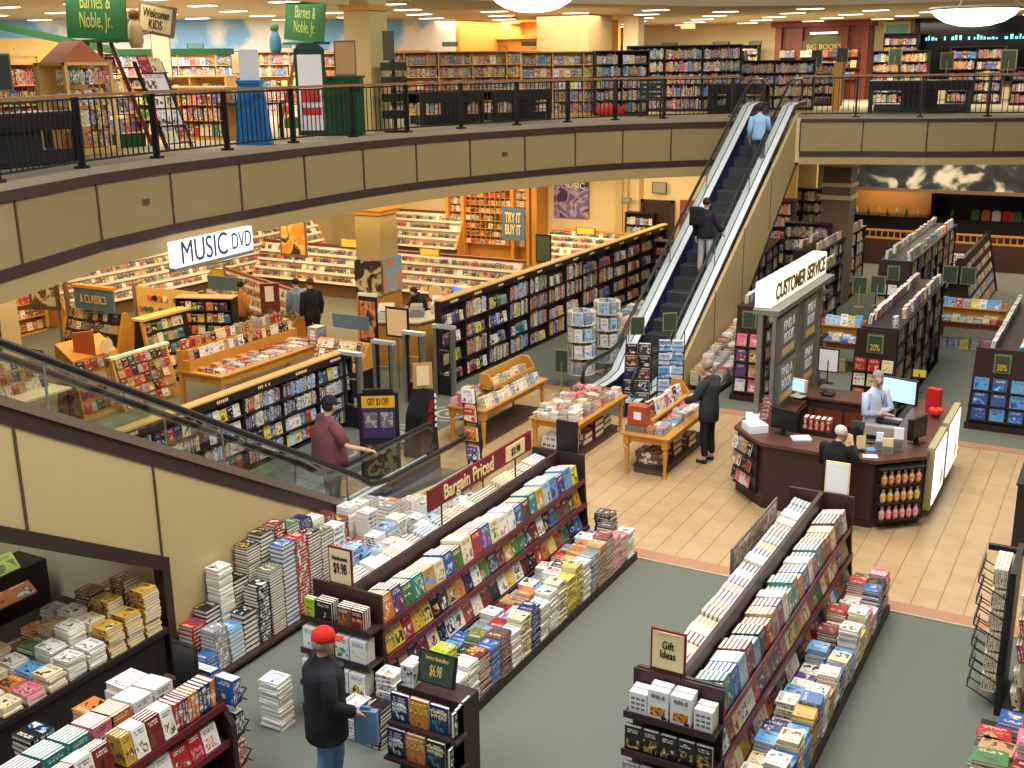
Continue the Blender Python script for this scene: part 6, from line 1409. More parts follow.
for i, (x, y, z, w_, a, nm, cs) in enumerate(((-15.95, 21.57, 1.75, .76, 0, 'sepia poster of a standing figure on the near face of the beige column', [s2l(190, 170, 120), s2l(214, 196, 150), s2l(50, 40, 36)]), (-15.53, 22.0, 1.8, .76, math.pi/2, 'blue poster of a woman on the east face of the beige column', [s2l(90, 160, 190), s2l(120, 180, 200), s2l(200, 140, 100)]))):
    r = thing('poster', nm, 'poster', (x, y, z-.4)); d = V((math.cos(a), math.sin(a), 0)); n = V((d.y, -d.x, 0))
    MB().fr((x, y, z), d, Z, n, w_, .85, .03).build('poster_sheet', patchmat('col_poster_'+str(i), cs, 3), r); MB().fr(V((x, y, z-.43)), d, Z, n, w_+.02, .02, .05).build('poster_rail', brtrim, r)
for i, (x, y, c_) in enumerate(((-15.0, 23.3, 'red'), (-14.6, 23.9, 'orange'), (-13.4, 24.6, 'tan'), (-12.95, 25.3, 'orange'))):
    r = thing('gift_display', ('red', 'orange', 'tan', 'bright orange')[i]+' gift display stand behind the music checkout', 'display', (x, y, 0))
    MB().prism([(-.3, 0), (.3, 0), (.2, 1.1), (-.2, 1.1)], -.25, .25, 'y').build('stand_body', mat('gift_'+c_, PL[c_], .6), r, local=True); MB().lathe((0, -.27, 1.2), [(.2, 0), (.2, .03)], 16, ax='y').build('round_header', creamp, r, local=True)
    q = MB()
    for a_ in range(3):
        for b_ in range(3): q.b(-.2+.15*a_, -.1+.15*a_, -.29, -.25, .3+.25*b_, .45+.25*b_)
    q.build('gift_card', MT['tin_white'], r, local=True)
# hanging music sign
t = thing('hanging_sign', 'white glowing hanging sign reading Music DVD under the balcony', 'sign', (-13.55, 13.4, 3.5))
a, b = V((-13.55, 13.05, 0)), V((-13.75, 15.15, 0)); d = (b-a).normalized(); n = V((d.y, -d.x, 0)); c = (a+b)/2+Z*3.72
MB().fr(c, d, Z, n, 2.1, .42, .12).build('light_box', mat('musicsign_glow', (.96, .96, 1.0), .5, emit=.98), t, bevel=.01); MB().fr(c-Z*.24, d, Z, n, 2.12, .05, .14).build('sign_base', grey, t)
txt('MUSIC', c+n*.065-d*.28, d, Z, .4, mat('sign_blue_ink', s2l(70, 84, 112), .5), t, width=1.2, bold=0); txt('DVD', c+n*.065+d*.72, d, Z, .3, MT['sign_blue_ink'], t, width=.46, bold=0)
# ================================================================ cafe
r = thing('cafe_rail', 'low honey wood balustrade along the front of the cafe', 'railing', (-4, 38.9, 0))
MB().b(-9.3, 3, 38.9, 38.98, 1.12, 1.18).build('top_rail', honey, r); MB().b(-9.3, 3, 38.9, 38.98, .86, .92).build('lower_rail', honey, r)
q = MB()
for i in range(60): q.b(-9.2+i*.2, -9.16+i*.2, 38.92, 38.96, .92, 1.12)
q.build('baluster', honey, r); MB().b(-9.3, 3, 38.88, 39.0, 0, .86).build('dado_panel', mat('dado_dark', s2l(70, 40, 34), .6), r)
r = thing('cafe_counter', 'dark cafe counter with bottles and cups behind the wooden rail', 'counter', (-4, 42.5, 0)); MB().b(-9.2, 4, 42.3, 43.0, 0, 1.15).build('counter_body', bwood, r); MB().b(-9.25, 4, 42.25, 43.05, 1.15, 1.2).build('counter_top', black, r)
rnd.seed(210)
for i in range(26):
    x = -9.0+i*.37+rnd.uniform(-.1, .1)
    if -6.2 < x < -4.6 and rnd.random() < .6: continue
    o = MB().lathe((0, 0, 0), [(.05, 0), (.055, .16), (.03, .22), (.02, .3), (.022, .31)], 8).build('bottle', (whitem, MT['tin_green'], creamp, MT['tin_orange'])[i % 4], smooth=True); o.location = (x, 42.5, 1.2)
    tag(o, f'small bottle, {nth(i+1)} from the west end of the cafe counter', 'bottle', 'bottles on the cafe counter')
r = thing('mural', 'dark mural of pale seated figures over the cafe front', 'mural', (-3, 40.35, 2.35))
MB().b(-9.3, 5, 40.3, 40.4, 2.42, 3.5).build('mural_panel', patchmat('cafe_mural', [s2l(24, 26, 34), s2l(30, 34, 40), s2l(60, 66, 60), s2l(206, 196, 180), s2l(226, 216, 196)], 1.0), r); MB().b(-9.3, 5, 40.28, 40.4, 2.3, 2.42).build('mural_rail', mat('mural_trim', s2l(120, 90, 60), .5), r)
for i, (px, py) in enumerate(((975, 205), (1001, 205))):
    p = ray(px, py, 44); r = thing('pendant_light', ('left', 'right')[i]+' one of two small orange pendant lamps in the dark cafe', 'pendant light', p)
    MB().lathe(p, [(.04, .1), (.1, 0), (.12, -.12), (.03, -.14)], 10).build('lamp_shade', mat('cafe_lamp', (1.0, .42, .22), .5, emit=3.5), r, smooth=True); MB().cyl(p+Z*.1, V((p.x, p.y, 4.13)), .01).build('cord', black, r)
for i in range(4): stack(-5.6+i*.38, 38.55, 0, .3, .32, .62, .08, 'white', f'white pile, {nth(i+1)} from the west at the foot of the cafe wall', spine='y', an='grey')
for i in range(3): stack(-2.6+i*.4, 38.55, 0, .3, .32, .4, .08, 'white', f'low white pile, {nth(i+1)} from the east part of the cafe wall', spine='y', an='grey')
for i, (x, y, c_) in enumerate(((-4.2, 41.2, 'redwood'), (-2.4, 41.3, 'b'))):
    r = thing('cafe_table', 'dark round cafe table '+('west' if i == 0 else 'east')+' of centre behind the wooden rail', 'table', (x, y, 0)); MB().lathe((x, y, 0), [(.25, 0), (.25, .03), (.04, .05), (.04, .7)], 12).build('pedestal', black, r); MB().lathe((x, y, .7), [(.4, 0), (.4, .04)], 20).build('tabletop', redwood, r)
rnd.seed(211)
ps = ['tin_green', 'tin_orange', 'tin_white', 'ribbon_red']
for i in range(16):
    o = MB().b(-.14, .14, -.05, .05, 0, .3).prism([(-.14, .3), (.14, .3), (.08, .36), (-.08, .36)], -.05, .05, 'y').build('coffee_bag', MT[ps[i % 4]]); o.location = (-4.9+i*.34, 42.4, 1.2+.36*(i % 2)*0)
    tag(o, f'coloured coffee bag, {nth(i+1)} from the west on the cafe counter', 'bag', 'coffee bags on the cafe counter')
# ================================================================ upper floor
rnd.seed(300)
UB = ['red', 'yellow', 'white', 'blue', 'orange', 'black', 'green', 'cream', 'purple', 'brown', 'sky blue', 'pink', 'tan', 'maroon']
def ucase(label, x0, x1, y, H, lv, where, m=pale, kind='picture_book', face=.4, D=.35, n=(0, -1, 0), **k):
    if n[1] < 0: return bookcase(label, (x0, y, 0), X_, (0, -1, 0), x1-x0, H, D, lv, where, z=F2, m=m, kind=kind, cols=UB, face=face, end='west', **k)
    return bookcase(label, (x0, y, 0), Y_, (1, 0, 0), x1, H, D, lv, where, z=F2, m=m, kind=kind, cols=UB, face=face, end='near', **k)
# left: cases parallel to the rail (p x, y, length along y)
ucase('pale oak upstairs bookcase with green name boards at the left picture edge', -17.9, 2.4, 12.0, 1.62, 4, 'upstairs case at the left edge', n=(1, 0, 0), bays=3, head=True, name='bookcase')
bookcase('pale oak upstairs bookcase angled beyond the glossy black table', (-17.9, 14.45, 0), V((-.3, .95, 0)), V((.95, .3, 0)), 1.3, 1.62, .35, 4, 'angled upstairs case', z=F2, m=pale, kind='picture_book', cols=UB, face=.5, head=True)
def cloth_table(label, a, b, w, H=.78, m=blackcloth):
    a = V((*a, F2)); b = V((*b, F2)); d = (b-a).normalized(); n = V((d.y, -d.x, 0)); L = (b-a).length
    t = thing('display_table', label, 'table', (a+b)/2)
    MB().fr((a+b)/2+Z*(H-.02), d, n, Z, L, w, .04).build('tabletop', black, t)
    MB().fr((a+b)/2+Z*(H-.14)+n*(w/2-.01), d, Z, n, L-.02, .26, .015).fr((a+b)/2+Z*(H-.14)-n*(w/2-.01), d, Z, n, L-.02, .26, .015).fr((a+b)/2+Z*(H*.5)+n*(w/2-.06), d, Z, n, L*.36, H*.8, .015).build('cloth_skirt', m, t)
    for s in (-1, 1):
        for e in (-1, 1): p = (a+b)/2+d*s*(L/2-.06)+n*e*(w/2-.06); MB().b(p.x-.05, p.x+.05, p.y-.05, p.y+.05, F2, F2+H-.02).build('leg', black, t)
    p = (a+b)/2+Z*.12; MB().fr(p, d, n, Z, L-.3, w-.15, .2).build('lower_shelf', black, t)
    return a, d, n, L, H
a, d, n, L, H = cloth_table('black table of white booklets behind the railing, left picture edge', (-14.55, 9.9), (-14.75, 12.25), .7)
facing(a+n*.2, d, n, L, F2+H, .2, .24, .04, 'picture_book', 'black table at the left edge, upper floor', ['white', 'white', 'cream', 'grey', 'pale blue'], depth=2)
facing(a+n*.1, d, n, L, F2+.25, .22, .26, .04, 'picture_book', 'under the black table at the left edge, upper floor', ['red', 'white', 'tan', 'blue'], depth=1, fill=.8)
# tapered children's towers with green boards
def tower(label, x, y, H, boardlab, text, bw, bh, bz, a, tz):
    t = thing('display_tower', label, 'display tower', (x, y, F2))
    MB().prism([(-.55, F2), (.55, F2), (.12, F2+H), (-.12, F2+H)], -.02, .02, 'y')
    k = [MB(), MB()]
    q = MB(); c = V((x, y, F2)); prof = ((.55, 0), (.16, H))
    for s in (-1, 1):
        for e in (-1, 1): q.bar(c+V((s*.55, e*.5, 0)), c+V((s*.14, e*.14, H)), .07, .07)
    for z in (.25, .6, .95, 1.3, 1.6):
        r_ = .53-.39*z/H; q.b(x-r_, x+r_, y-r_, y+r_, F2+z-.02, F2+z)
    q.build('wood_frame', redwood, t)
    MB().b(x-.45, x+.45, y-.45, y+.45, F2, F2+.22).build('green_base', green, t)
    for z in (.27, .62, .97, 1.32):
        r_ = .5-.38*z/H
        facing(V((x-r_, y-r_+.02, 0)), X_, -Y_, 2*r_, F2+z, .2, .27, .03, 'picture_book', f'south side, level {int(z*100)}cm up of the {boardlab}', UB, end='west'); facing(V((x+r_-.02, y-r_, 0)), Y_, X_, 2*r_, F2+z, .2, .27, .03, 'picture_book', f'east side, level {int(z*100)}cm up of the {boardlab}', UB)
    MB().b(x-.45, x+.45, y-.3, y+.3, F2+H, F2+H+.05).build('green_cap', green, t)
    s = thing('sign', f'large green board lettered Barnes and Noble Jr. on top of the {boardlab}', 'sign', (x, y, F2+H+.05)); d = V((math.cos(a), math.sin(a), 0)); n = V((d.y, -d.x, 0)); c = V((x, y, F2+H+.06+bh/2))
    up = (Z+d*tz).normalized(); rr_ = up.cross(n)
    MB().fr(c, rr_, up, n, bw, bh, .04).build('sign_board', green, s); txt(text, c+n*.025, rr_, up, bh*.6, mat('sign_lettering', s2l(150, 160, 90), .5), s, width=bw*.8)
    return t
tower('tall tapered wood and green tower of picture books, left of the balcony', -16.75, 14.9, 1.85, 'left tower', 'Barnes &\nNoble, Jr.', 1.15, .95, 0, .35, .05)
tower('tapered tower of picture books behind the green-framed panel, middle left', -17.5, 21.7, 1.9, 'second tower', 'Barnes &\nNoble, Jr.', .95, .95, 0, .4, .12)
s = thing('sign', 'small tan framed board reading Welcome Kids held up beside the green board', 'sign', (-16.2, 15.6, 7.35)); d = V((.9, .35, 0)).normalized(); n = V((d.y, -d.x, 0)); up = (Z+d*.2).normalized(); r2_ = up.cross(n)
MB().fr((-16.15, 15.75, 7.5), r2_, up, n, .72, .55, .04).build('sign_frame', brtrim, s); MB().fr(V((-16.15, 15.75, 7.5))+n*.02, r2_, up, n, .6, .44, .02).build('sign_face', mat('sign_tan', s2l(206, 190, 150), .6), s)
txt('Welcome\nKIDS', V((-16.15, 15.75, 7.5))+n*.04, r2_, up, .34, ink, s, width=.5); MB().cyl((-16.55, 15.1, 7.1), (-16.2, 15.7, 7.3), .02).build('arm', brtrim, s)
# plain cut-out figures that hold the boards
def cutfig(label, x, y, z, m1, m2):
    r = thing('cutout_figure', label, 'figure', (x, y, z))
    MB().lathe((x, y, z), [(.1, 0), (.14, .12), (.13, .35), (.07, .5)], 12).build('figure_body', m1, r, smooth=True); MB().lathe((x, y, z+.48), [(.05, 0), (.1, .06), (.1, .15), (.04, .21)], 12).build('figure_head', m2, r, smooth=True)
cutfig('plain tan figure standing between the two boards, upper left', -16.3, 15.35, 7.0, mat("fig_tan", s2l(190, 160, 120), .7), mat('fig_brown', s2l(140, 90, 50), .7))
cutfig('plain blue-coated figure leaning on the second green board', -18.1, 21.3, 6.95, mat('fig_blue', s2l(50, 100, 130), .7), mat('fig_green', s2l(50, 90, 60), .7))
# green roof beam and orange lit corner upper left
struct('trim_8', MB().bar((-24, 12.5, 8.6), (-19.2, 17.5, 7.0), .25, .14).bar((-19.2, 17.4, 6.98), (-17.5, 19.2, 6.98), .3, .12), green)
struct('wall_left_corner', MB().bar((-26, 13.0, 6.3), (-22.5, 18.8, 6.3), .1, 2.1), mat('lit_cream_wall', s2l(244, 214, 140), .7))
# round-topped house-shaped shelf behind the left table
t = thing('bookcase', 'oak shelf with small pointed orange roof behind the rail, left', 'bookcase', (-15.9, 13.6, F2))
MB().b(-16.3, -15.6, 13.1, 14.1, F2, F2+.1).b(-16.3, -15.6, 13.1, 14.1, F2+1.45, F2+1.5).build('shelf', pale, t); MB().b(-16.35, -16.25, 13.1, 14.1, F2, F2+1.5).b(-15.65, -15.6, 13.1, 13.16, F2, F2+1.5).b(-15.65, -15.6, 14.04, 14.1, F2, F2+1.5).build('side_panel', pale, t)
MB().prism([(13.1, F2+1.5), (14.1, F2+1.5), (13.6, F2+1.85)], -16.2, -15.7, 'x').build('pointed_roof', mat('roof_orange', s2l(190, 110, 70), .6), t)
for k in range(4): spines(V((-15.66, 13.14, 0)), Y_, X_, .9, F2+.12+k*.34, .28, .2, 'picture_book', f'{nth(k+1)} level of the pointed-roof shelf', UB)
# black leaning ladder display, blue stand, white framed stand, green cupboard, black spinner
def leaning(label, x, y, m, H, where, dx=.6):
    t = thing('display_rack', label, 'rack', (x, y, F2)); q = MB()
    for e in (-.3, .3): q.bar((x-dx/2, y+e, F2+H), (x+dx/2, y+e, F2), .05, .05)
    q.build('side_rail', black, t)
    for k in range(5):
        f = k/5+.08; p = V((x+dx/2-dx*f, y, F2+H*f)); MB().b(p.x-.05, p.x+.12, y-.3, y+.3, p.z-.02, p.z).build('ledge', black, t)
        facing(V((p.x+.08, y-.28, 0)), Y_, X_, .56, p.z, .24, .3, .015, 'picture_book', f'{nth(k+1)} ledge up of the {where}', ['white', 'cream', 'orange', 'white', 'red'], tilt=.4)
leaning('black leaning ladder rack of white books behind the rail', -15.3, 14.9, black, 1.5, 'leaning ladder rack')
t = thing('display_stand', 'bright blue tapered stand with white card behind the rail', 'stand', (-14.55, 16.35, F2))
MB().prism([(-.32, 0), (.32, 0), (.2, 1.1), (-.2, 1.1)], -.16, .16, 'y').build('blue_body', cablue, t, local=True); MB().b(-.22, .22, -.2, .2, 1.1, 1.16).build('blue_cap', cablue, t, local=True); MB().b(-.18, .18, -.02, .02, 1.16, 1.7).build('white_card', whitep, t, local=True); t.rotation_euler = (0, 0, .5)
t = thing('poster_stand', 'white poster stand in an arched green frame behind the rail', 'poster stand', (-14.75, 18.35, F2))
MB().b(-.3, .3, -.03, .03, .05, 1.7).build('stand_frame', mat('frame_darkgreen', s2l(36, 62, 52), .5), t, local=True); MB().prism([(-.32, 1.7), (.32, 1.7), (.16, 1.84), (-.16, 1.84)], -.05, .05, 'y').build('arched_top', MT['frame_darkgreen'], t, local=True)
MB().b(-.24, .24, -.045, -.03, .15, 1.62).build('white_sheet', whitep, t, local=True); MB().b(-.18, .18, -.05, -.045, .7, .95).b(-.2, .2, -.05, -.045, .45, .6).build('red_print', mat('print_red', s2l(206, 60, 40), .6), t, local=True); t.rotation_euler = (0, 0, .5)
t = thing('cupboard', 'dark green slatted cupboard behind the railing, left of the column', 'cupboard', (-14.75, 19.3, F2)); MB().b(-.45, .45, -.3, .3, 0, 1.15).build('cupboard_body', mat('cup_green', s2l(28, 74, 44), .6), t, local=True)
q = MB()
for i in range(9): q.b(-.43+i*.1, -.37+i*.1, -.315, -.3, .05, 1.1)
q.build('slat', green, t, local=True); MB().b(-.48, .48, -.33, .33, 1.15, 1.2).build('top_board', MT['cup_green'], t, local=True); t.rotation_euler = (0, 0, .5)
placard('sign', 'tan board standing on the dark green cupboard', 'sign', (-14.7, 19.45, F2+1.55), V((.88, .48, 0)), Z, .45, .7, brtrim, mat('board_tan', s2l(190, 150, 100), .6), [])
t = thing('display_rack', 'black spinner rack in front of the upstairs column', 'rack', (-14.3, 20.6, F2)); MB().cyl((0, 0, 0), (0, 0, 1.5), .04).lathe((0, 0, 0), [(.25, 0), (.25, .04)], 12).build('pole', black, t, local=True)
q = MB()
for z in (.3, .65, 1.0, 1.3): q.b(-.2, .2, -.2, .2, z-.01, z+.16)
q.build('rack_box', black, t, local=True); MB().b(-.14, .14, -.16, -.13, 1.5, 2.1).build('header_board', dgreen, t, local=True)
# low children's cases further back, sky wall cases
ucase('pale oak low bookcase below the cloud mural, first behind the leaning rack', -21.0, -17.8, 19.2, 1.2, 3, 'low case under the mural', bays=3, face=.8)
bookcase('long pale bookcase against the cloud mural wall', (-31.0, 21.6, 0), V((.72, .69, 0)), V((.69, -.72, 0)), 14.5, 1.85, .4, 5, 'case on the cloud mural wall', z=F2, m=pale, kind='picture_book', cols=UB, face=.35, bays=13, end='west')
ucase('double pale bookcase between leaning rack and blue stand', -18.4, -15.9, 17.1, 1.0, 3, 'oak case by the blue stand', bays=2, face=.8, m=oak)
for i in range(7):
    x, y = -29.5+i*1.9, 22.9+i*1.82
    placard('wall_sign', f'small green name board on the cloud mural, {nth(i+1)} from the left', 'sign', (x+.1, y-.1, F2+2.05), V((.72, .69, 0)), Z, .5, .14, MT['frame_darkgreen'], mat('label_teal', s2l(90, 130, 120), .6), [])
placard('sign', 'tall tan notice board standing on the low oak case', 'sign', (-17.9, 17.5, F2+1.65), V((.85, .5, 0)), Z, .4, .95, brtrim, MT['sign_tan'], [])
placard('sign', 'small tan framed card on the low case left of the blue stand', 'sign', (-17.7, 19.6, F2+1.5), V((.85, .5, 0)), Z, .4, .5, brtrim, MT['sign_tan'], [])
placard('sign', 'dark slate sign at the front of the left-edge bookcase', 'sign', (-16.6, 12.6, F2+1.35), V((.6, .8, 0)), Z, .42, .6, grey, dgreen, [])
t = thing('display_table', 'black table with stacked trays between blue stand and white poster stand', 'table', (-15.6, 17.6, F2)); MB().b(-16.1, -15.1, 17.1, 17.9, F2+.68, F2+.72).build('tabletop', black, t)
for x, y in ((-16.05, 17.15), (-15.15, 17.15), (-16.05, 17.85), (-15.15, 17.85)): MB().b(x-.03, x+.03, y-.03, y+.03, F2, F2+.68).build('leg', black, t)
for i in range(4): stack(-15.95+i*.22, 17.4, F2+.72, .2, .24, .3, .035, 'white', f'{nth(i+1)} pile from the west on the black table beside the blue stand', kind='picture_book', spine='y')
# middle: long dark tables and long cases
for i, (a_, b_) in enumerate((((-15.6, 23.2), (-14.9, 25.0)), ((-14.7, 25.2), (-13.9, 26.8)))):
    a, d, n, L, H = cloth_table(('first' if i == 0 else 'second')+' of two long black tables behind the railing, middle', a_, b_, .8)
    facing(a+n*.3, d, n, L, F2+H, .18, .24, .04, 'picture_book', f'{nth(i+1)} black table in the middle upstairs', UB, depth=2)
bookcase('very long pale bookcase across the middle of the upper floor', (-21.2, 26.0, 0), V((.86, .51, 0)), V((.51, -.86, 0)), 6.8, 1.75, .4, 5, 'long middle case upstairs', z=F2, m=pale, kind='picture_book', cols=UB, face=.25, bays=7, end='west')
bookcase('second long pale bookcase behind the middle tables', (-15.4, 28.4, 0), V((.86, .51, 0)), V((.51, -.86, 0)), 2.6, 1.7, .4, 5, 'second middle case upstairs', z=F2, m=pale, kind='picture_book', cols=UB, face=.25, bays=3, end='west')
bookcase('dark bookcase with a red cushion at its foot, upstairs middle', (-13.5, 29.2, 0), V((.8, .6, 0)), V((.6, -.8, 0)), 1.5, 1.7, .35, 5, 'dark case by the red cushion', z=F2, m=bwood, kind='paperback_book', cols=UB, face=.3, end='west')
bookcase('tall dark bookcase behind the empty green chair, upstairs', (-13.6, 31.6, 0), V((.93, .36, 0)), V((.36, -.93, 0)), 3.3, 1.85, .35, 5, 'case behind the green chair', z=F2, m=bwood, kind='paperback_book', cols=UB, face=.15, bays=3, end='west')
bookcase('dark bookcase with orange and blue spines left of the escalator head', (-12.0, 33.2, 0), V((.97, .2, 0)), V((.2, -.97, 0)), 3.4, 1.4, .35, 4, 'case left of the escalator head', z=F2, m=bwood, kind='paperback_book', cols=['orange', 'red', 'yellow', 'blue', 'white', 'brown', 'cream'], face=.05, bays=3, end='west')
# entablature
t = thing('portal_cornice', 'orange-lit wooden portal with bold cornice at the back of the children\'s area', 'portal', (-21, 35.5, F2))
MB().b(-24.6, -18.4, 35.6, 36.2, 6.95, 7.5).build('frieze', oak, t); MB().b(-24.8, -18.2, 35.4, 36.4, 7.5, 7.62).b(-24.7, -18.3, 35.5, 36.3, 6.9, 6.95).build('cornice', pale, t)
for x in (-24.2, -18.9): MB().lathe((x, 35.9, F2), [(.28, 0), (.22, .1), (.2, 1.5), (.28, 1.66)], 14).build('pillar', oak, t)
txt("CHILDREN'S CLASSICS", (-21.5, 35.57, 7.2), X_, Z, .2, brtrim, t, width=3.6)
struct('wall_portal_back', MB().b(-24.6, -16.5, 37.5, 37.7, F2, 8.1), MT['warm_orange_wall'])
for i, x in enumerate((-22.6, -21.0, -19.7)): placard('wall_sign', f'small grey name board under the portal cornice, {nth(i+1)} from the left', 'sign', (x, 35.5, 6.75), X_, Z, .55, .16, black, MT['label_grey'], [])
bookcase('bookcase under the orange portal', (-24.0, 36.6, 0), X_, -Y_, 5.2, 1.6, .35, 5, 'case under the orange portal', z=F2, m=oak, kind='picture_book', cols=UB, face=.3, bays=5, end='west')
struct('wall_blue_panel', MB().b(-17.9, -16.6, 36.0, 36.1, F2+1.4, 8.1), bpy.data.materials['cloud_mural'])
area('portal_spot', (-21.5, 36.6, 7.95), 4, 1, 170, WARM)
# back wall cases and mahogany portal
t = thing('bookcase_portal', 'mahogany wall portal with a green arched board on the upper back wall', 'portal', (-11.2, 44, F2))
MB().b(-12.9, -9.35, 44.3, 45, F2, 8.0).build('back_panel', redwood, t)
for x in (-12.75, -11.95, -10.25, -9.5): MB().b(x-.12, x+.12, 44.1, 44.4, F2, 7.9).build('pilaster', redwood, t)
MB().b(-13.0, -9.25, 43.9, 45, 7.9, 8.08).build('cornice', redwood, t)
q = MB().b(-11.9, -10.1, 44.15, 44.25, 6.95, 7.3); q.prism([(-11.9, 7.3), (-10.1, 7.3), (-10.4, 7.5), (-11.0, 7.58), (-11.6, 7.5)], 44.15, 44.25, 'y'); q.build('arched_board', mat('board_olive', s2l(86, 92, 50), .5), t)
txt('BIG BOOKS', (-11.0, 44.12, 7.15), X_, Z, .2, gold, t, width=1.3)
MB().b(-11.5, -10.5, 43.95, 44.05, 7.62, 7.68).build('lit_strip', lampm, t)
for k, (xa, xb) in enumerate(((-12.65, -12.05), (-11.85, -10.35), (-10.15, -9.6))):
    for z in (.75, 1.15, 1.55):
        MB().b(xa, xb, 43.95, 44.3, F2+z-.03, F2+z).build('shelf', redwood, t)
        facing(V((xa, 44.0, 0)), X_, -Y_, xb-xa, F2+z, .2, .26, .03, 'paperback_book', f'{int(z*100)}cm up, {nth(k+1)} section of the mahogany portal', UB, end='west')
def bcase(x0, x1, y, H, lab, wh): ucase(lab, x0, x1, y, H, max(3, round(H/.36)), wh, m=bwood, kind='paperback_book', face=.3)
bcase(-19.6, -17.6, 43.5, 1.9, 'dark bookcase far back under the first dark name board', 'far back case one'); bcase(-17.2, -15.6, 43.8, 1.9, 'dark bookcase far back by the wall corner', 'far back case two')
bcase(-15.2, -13.5, 44.0, 2.0, 'dark bookcase left of the mahogany portal', 'case left of the mahogany portal'); bcase(-8.8, -7.6, 44.0, 2.3, 'dark bookcase right of the mahogany portal', 'case right of the mahogany portal')
bcase(-11.2, -8.7, 37.3, 1.3, 'low dark bookcase behind the escalator head', 'low case behind the escalator head'); bcase(-8.0, -6.3, 38.5, 1.65, 'bookcase with two green signs right of the tan post, upstairs', 'case right of the tan post')
bcase(-5.8, -4.2, 39.5, 1.75, 'bookcase before the dark window, left part', 'case before the dark window'); bcase(-3.8, -1.0, 38.5, 1.1, 'low bookcase before the dark window, right part', 'low case before the dark window')
bcase(-1.2, 2.0, 37.5, 1.2, 'low bookcase upstairs at the right picture edge', 'low case at the right edge upstairs')
for i, (x, w_) in enumerate(((-19.2, .7), (-17.5, .7), (-15.3, .7), (-13.9, .5), (-8.2, .9))): placard('wall_sign', f'small dark name board on the upper back wall, {nth(i+1)} from the left', 'sign', (x, 44.95, 7.35 if i < 4 else 7.55), X_, Z, w_, .18, black, MT['label_grey'], [])
r = thing('poster', 'teal framed poster of a rocky shore on the upper back wall', 'poster', (-8.5, 44.8, 6.4)); MB().b(-9.0, -8.05, 44.8, 44.9, 6.3, 8.0).build('poster_frame', creamp, r); MB().b(-8.92, -8.13, 44.77, 44.8, 6.4, 7.9).build('poster', mat('poster_teal', s2l(70, 160, 170), .5, c2=s2l(150, 190, 180), nscale=1.2), r); MB().prism([(-8.85, 6.45), (-8.2, 6.45), (-8.3, 6.75), (-8.5, 6.95), (-8.7, 6.7)], 44.74, 44.78, 'y').build('rock_picture', mat('rock_tan', s2l(206, 150, 110), .6), r)
# magazine A racks left of the portal
rnd.seed(310)
for i in range(4):
    x = -14.9+i*.98; y = 36.6+i*.2
    t = thing('magazine_rack', f'tall sloping magazine rack, {nth(i+1)} from the left of four upstairs', 'magazine rack', (x, y, F2), 'four tall magazine racks upstairs')
    MB().prism([(x-.35, F2), (x+.4, F2), (x+.1, F2+1.75), (x-.15, F2+1.75)], y-.1, y+.3, 'y').build('rack_body', bwood, t)
    for k in range(6): facing(V((x-.28+.025*k, y-.1, 0)), X_, -Y_, .6-.05*k, F2+.1+k*.28, .15, .24, .012, 'magazine', f'{nth(k+1)} tier of the {nth(i+1)} tall rack upstairs', ['orange', 'red', 'brown', 'yellow', 'white', 'maroon'], tilt=.2, end='west')
r = thing('display_stand', 'blue and yellow lottery-style header stand of paperbacks upstairs', 'stand', (-14.6, 34.9, F2)); MB().b(-15.2, -14.0, 34.9, 35.4, F2, F2+1.3).build('stand_body', bwood, r); MB().b(-15.25, -13.9, 34.85, 34.92, F2+1.6, F2+1.95).build('header_board', mat('header_teal', s2l(40, 110, 140), .5), r); MB().b(-15.1, -14.4, 34.83, 34.85, F2+1.68, F2+1.78).build('header_band', yellow, r)
MB().b(-15.2, -14.0, 35.1, 35.15, F2+1.3, F2+1.6).build('header_post', bwood, r)
facing(V((-15.15, 34.86, 0)), X_, -Y_, 1.1, F2+1.25, .26, .3, .03, 'magazine', 'top ledge of the teal header stand', ['pink', 'white', 'pale blue'], end='west', tilt=.3)
# chairs
r = thing('chair', 'empty dark green slatted chair behind the railing near the escalator head', 'chair', (-11.75, 28.9, F2), None, .4)
cg = mat('chair_green', s2l(30, 52, 40), .5)
MB().b(-.3, .3, -.28, .28, .42, .47).build('seat', cg, r, local=True)
q = MB()
for z in (.55, .67, .79, .91): q.b(-.3, .3, -.27, -.24, z, z+.09)
q.b(-.3, -.26, -.28, -.24, .45, 1.02).b(.26, .3, -.28, -.24, .45, 1.02); q.build('backrest', cg, r, local=True)
for x, y in ((-.27, -.25), (.27, -.25), (-.27, .25), (.27, .25)): MB().b(x-.025, x+.025, y-.025, y+.025, 0, .42).build('leg', black, r, local=True)
r = thing('cushion', 'round red cushion on the floor before the dark bookcase upstairs', 'cushion', (-12.95, 29.0, F2)); MB().lathe((0, 0, 0), [(.3, 0), (.4, .1), (.38, .22), (.2, .3), (.02, .31)], 16).build('cushion_body', mat('cushion_red', s2l(210, 50, 30), .8), r, smooth=True, local=True)
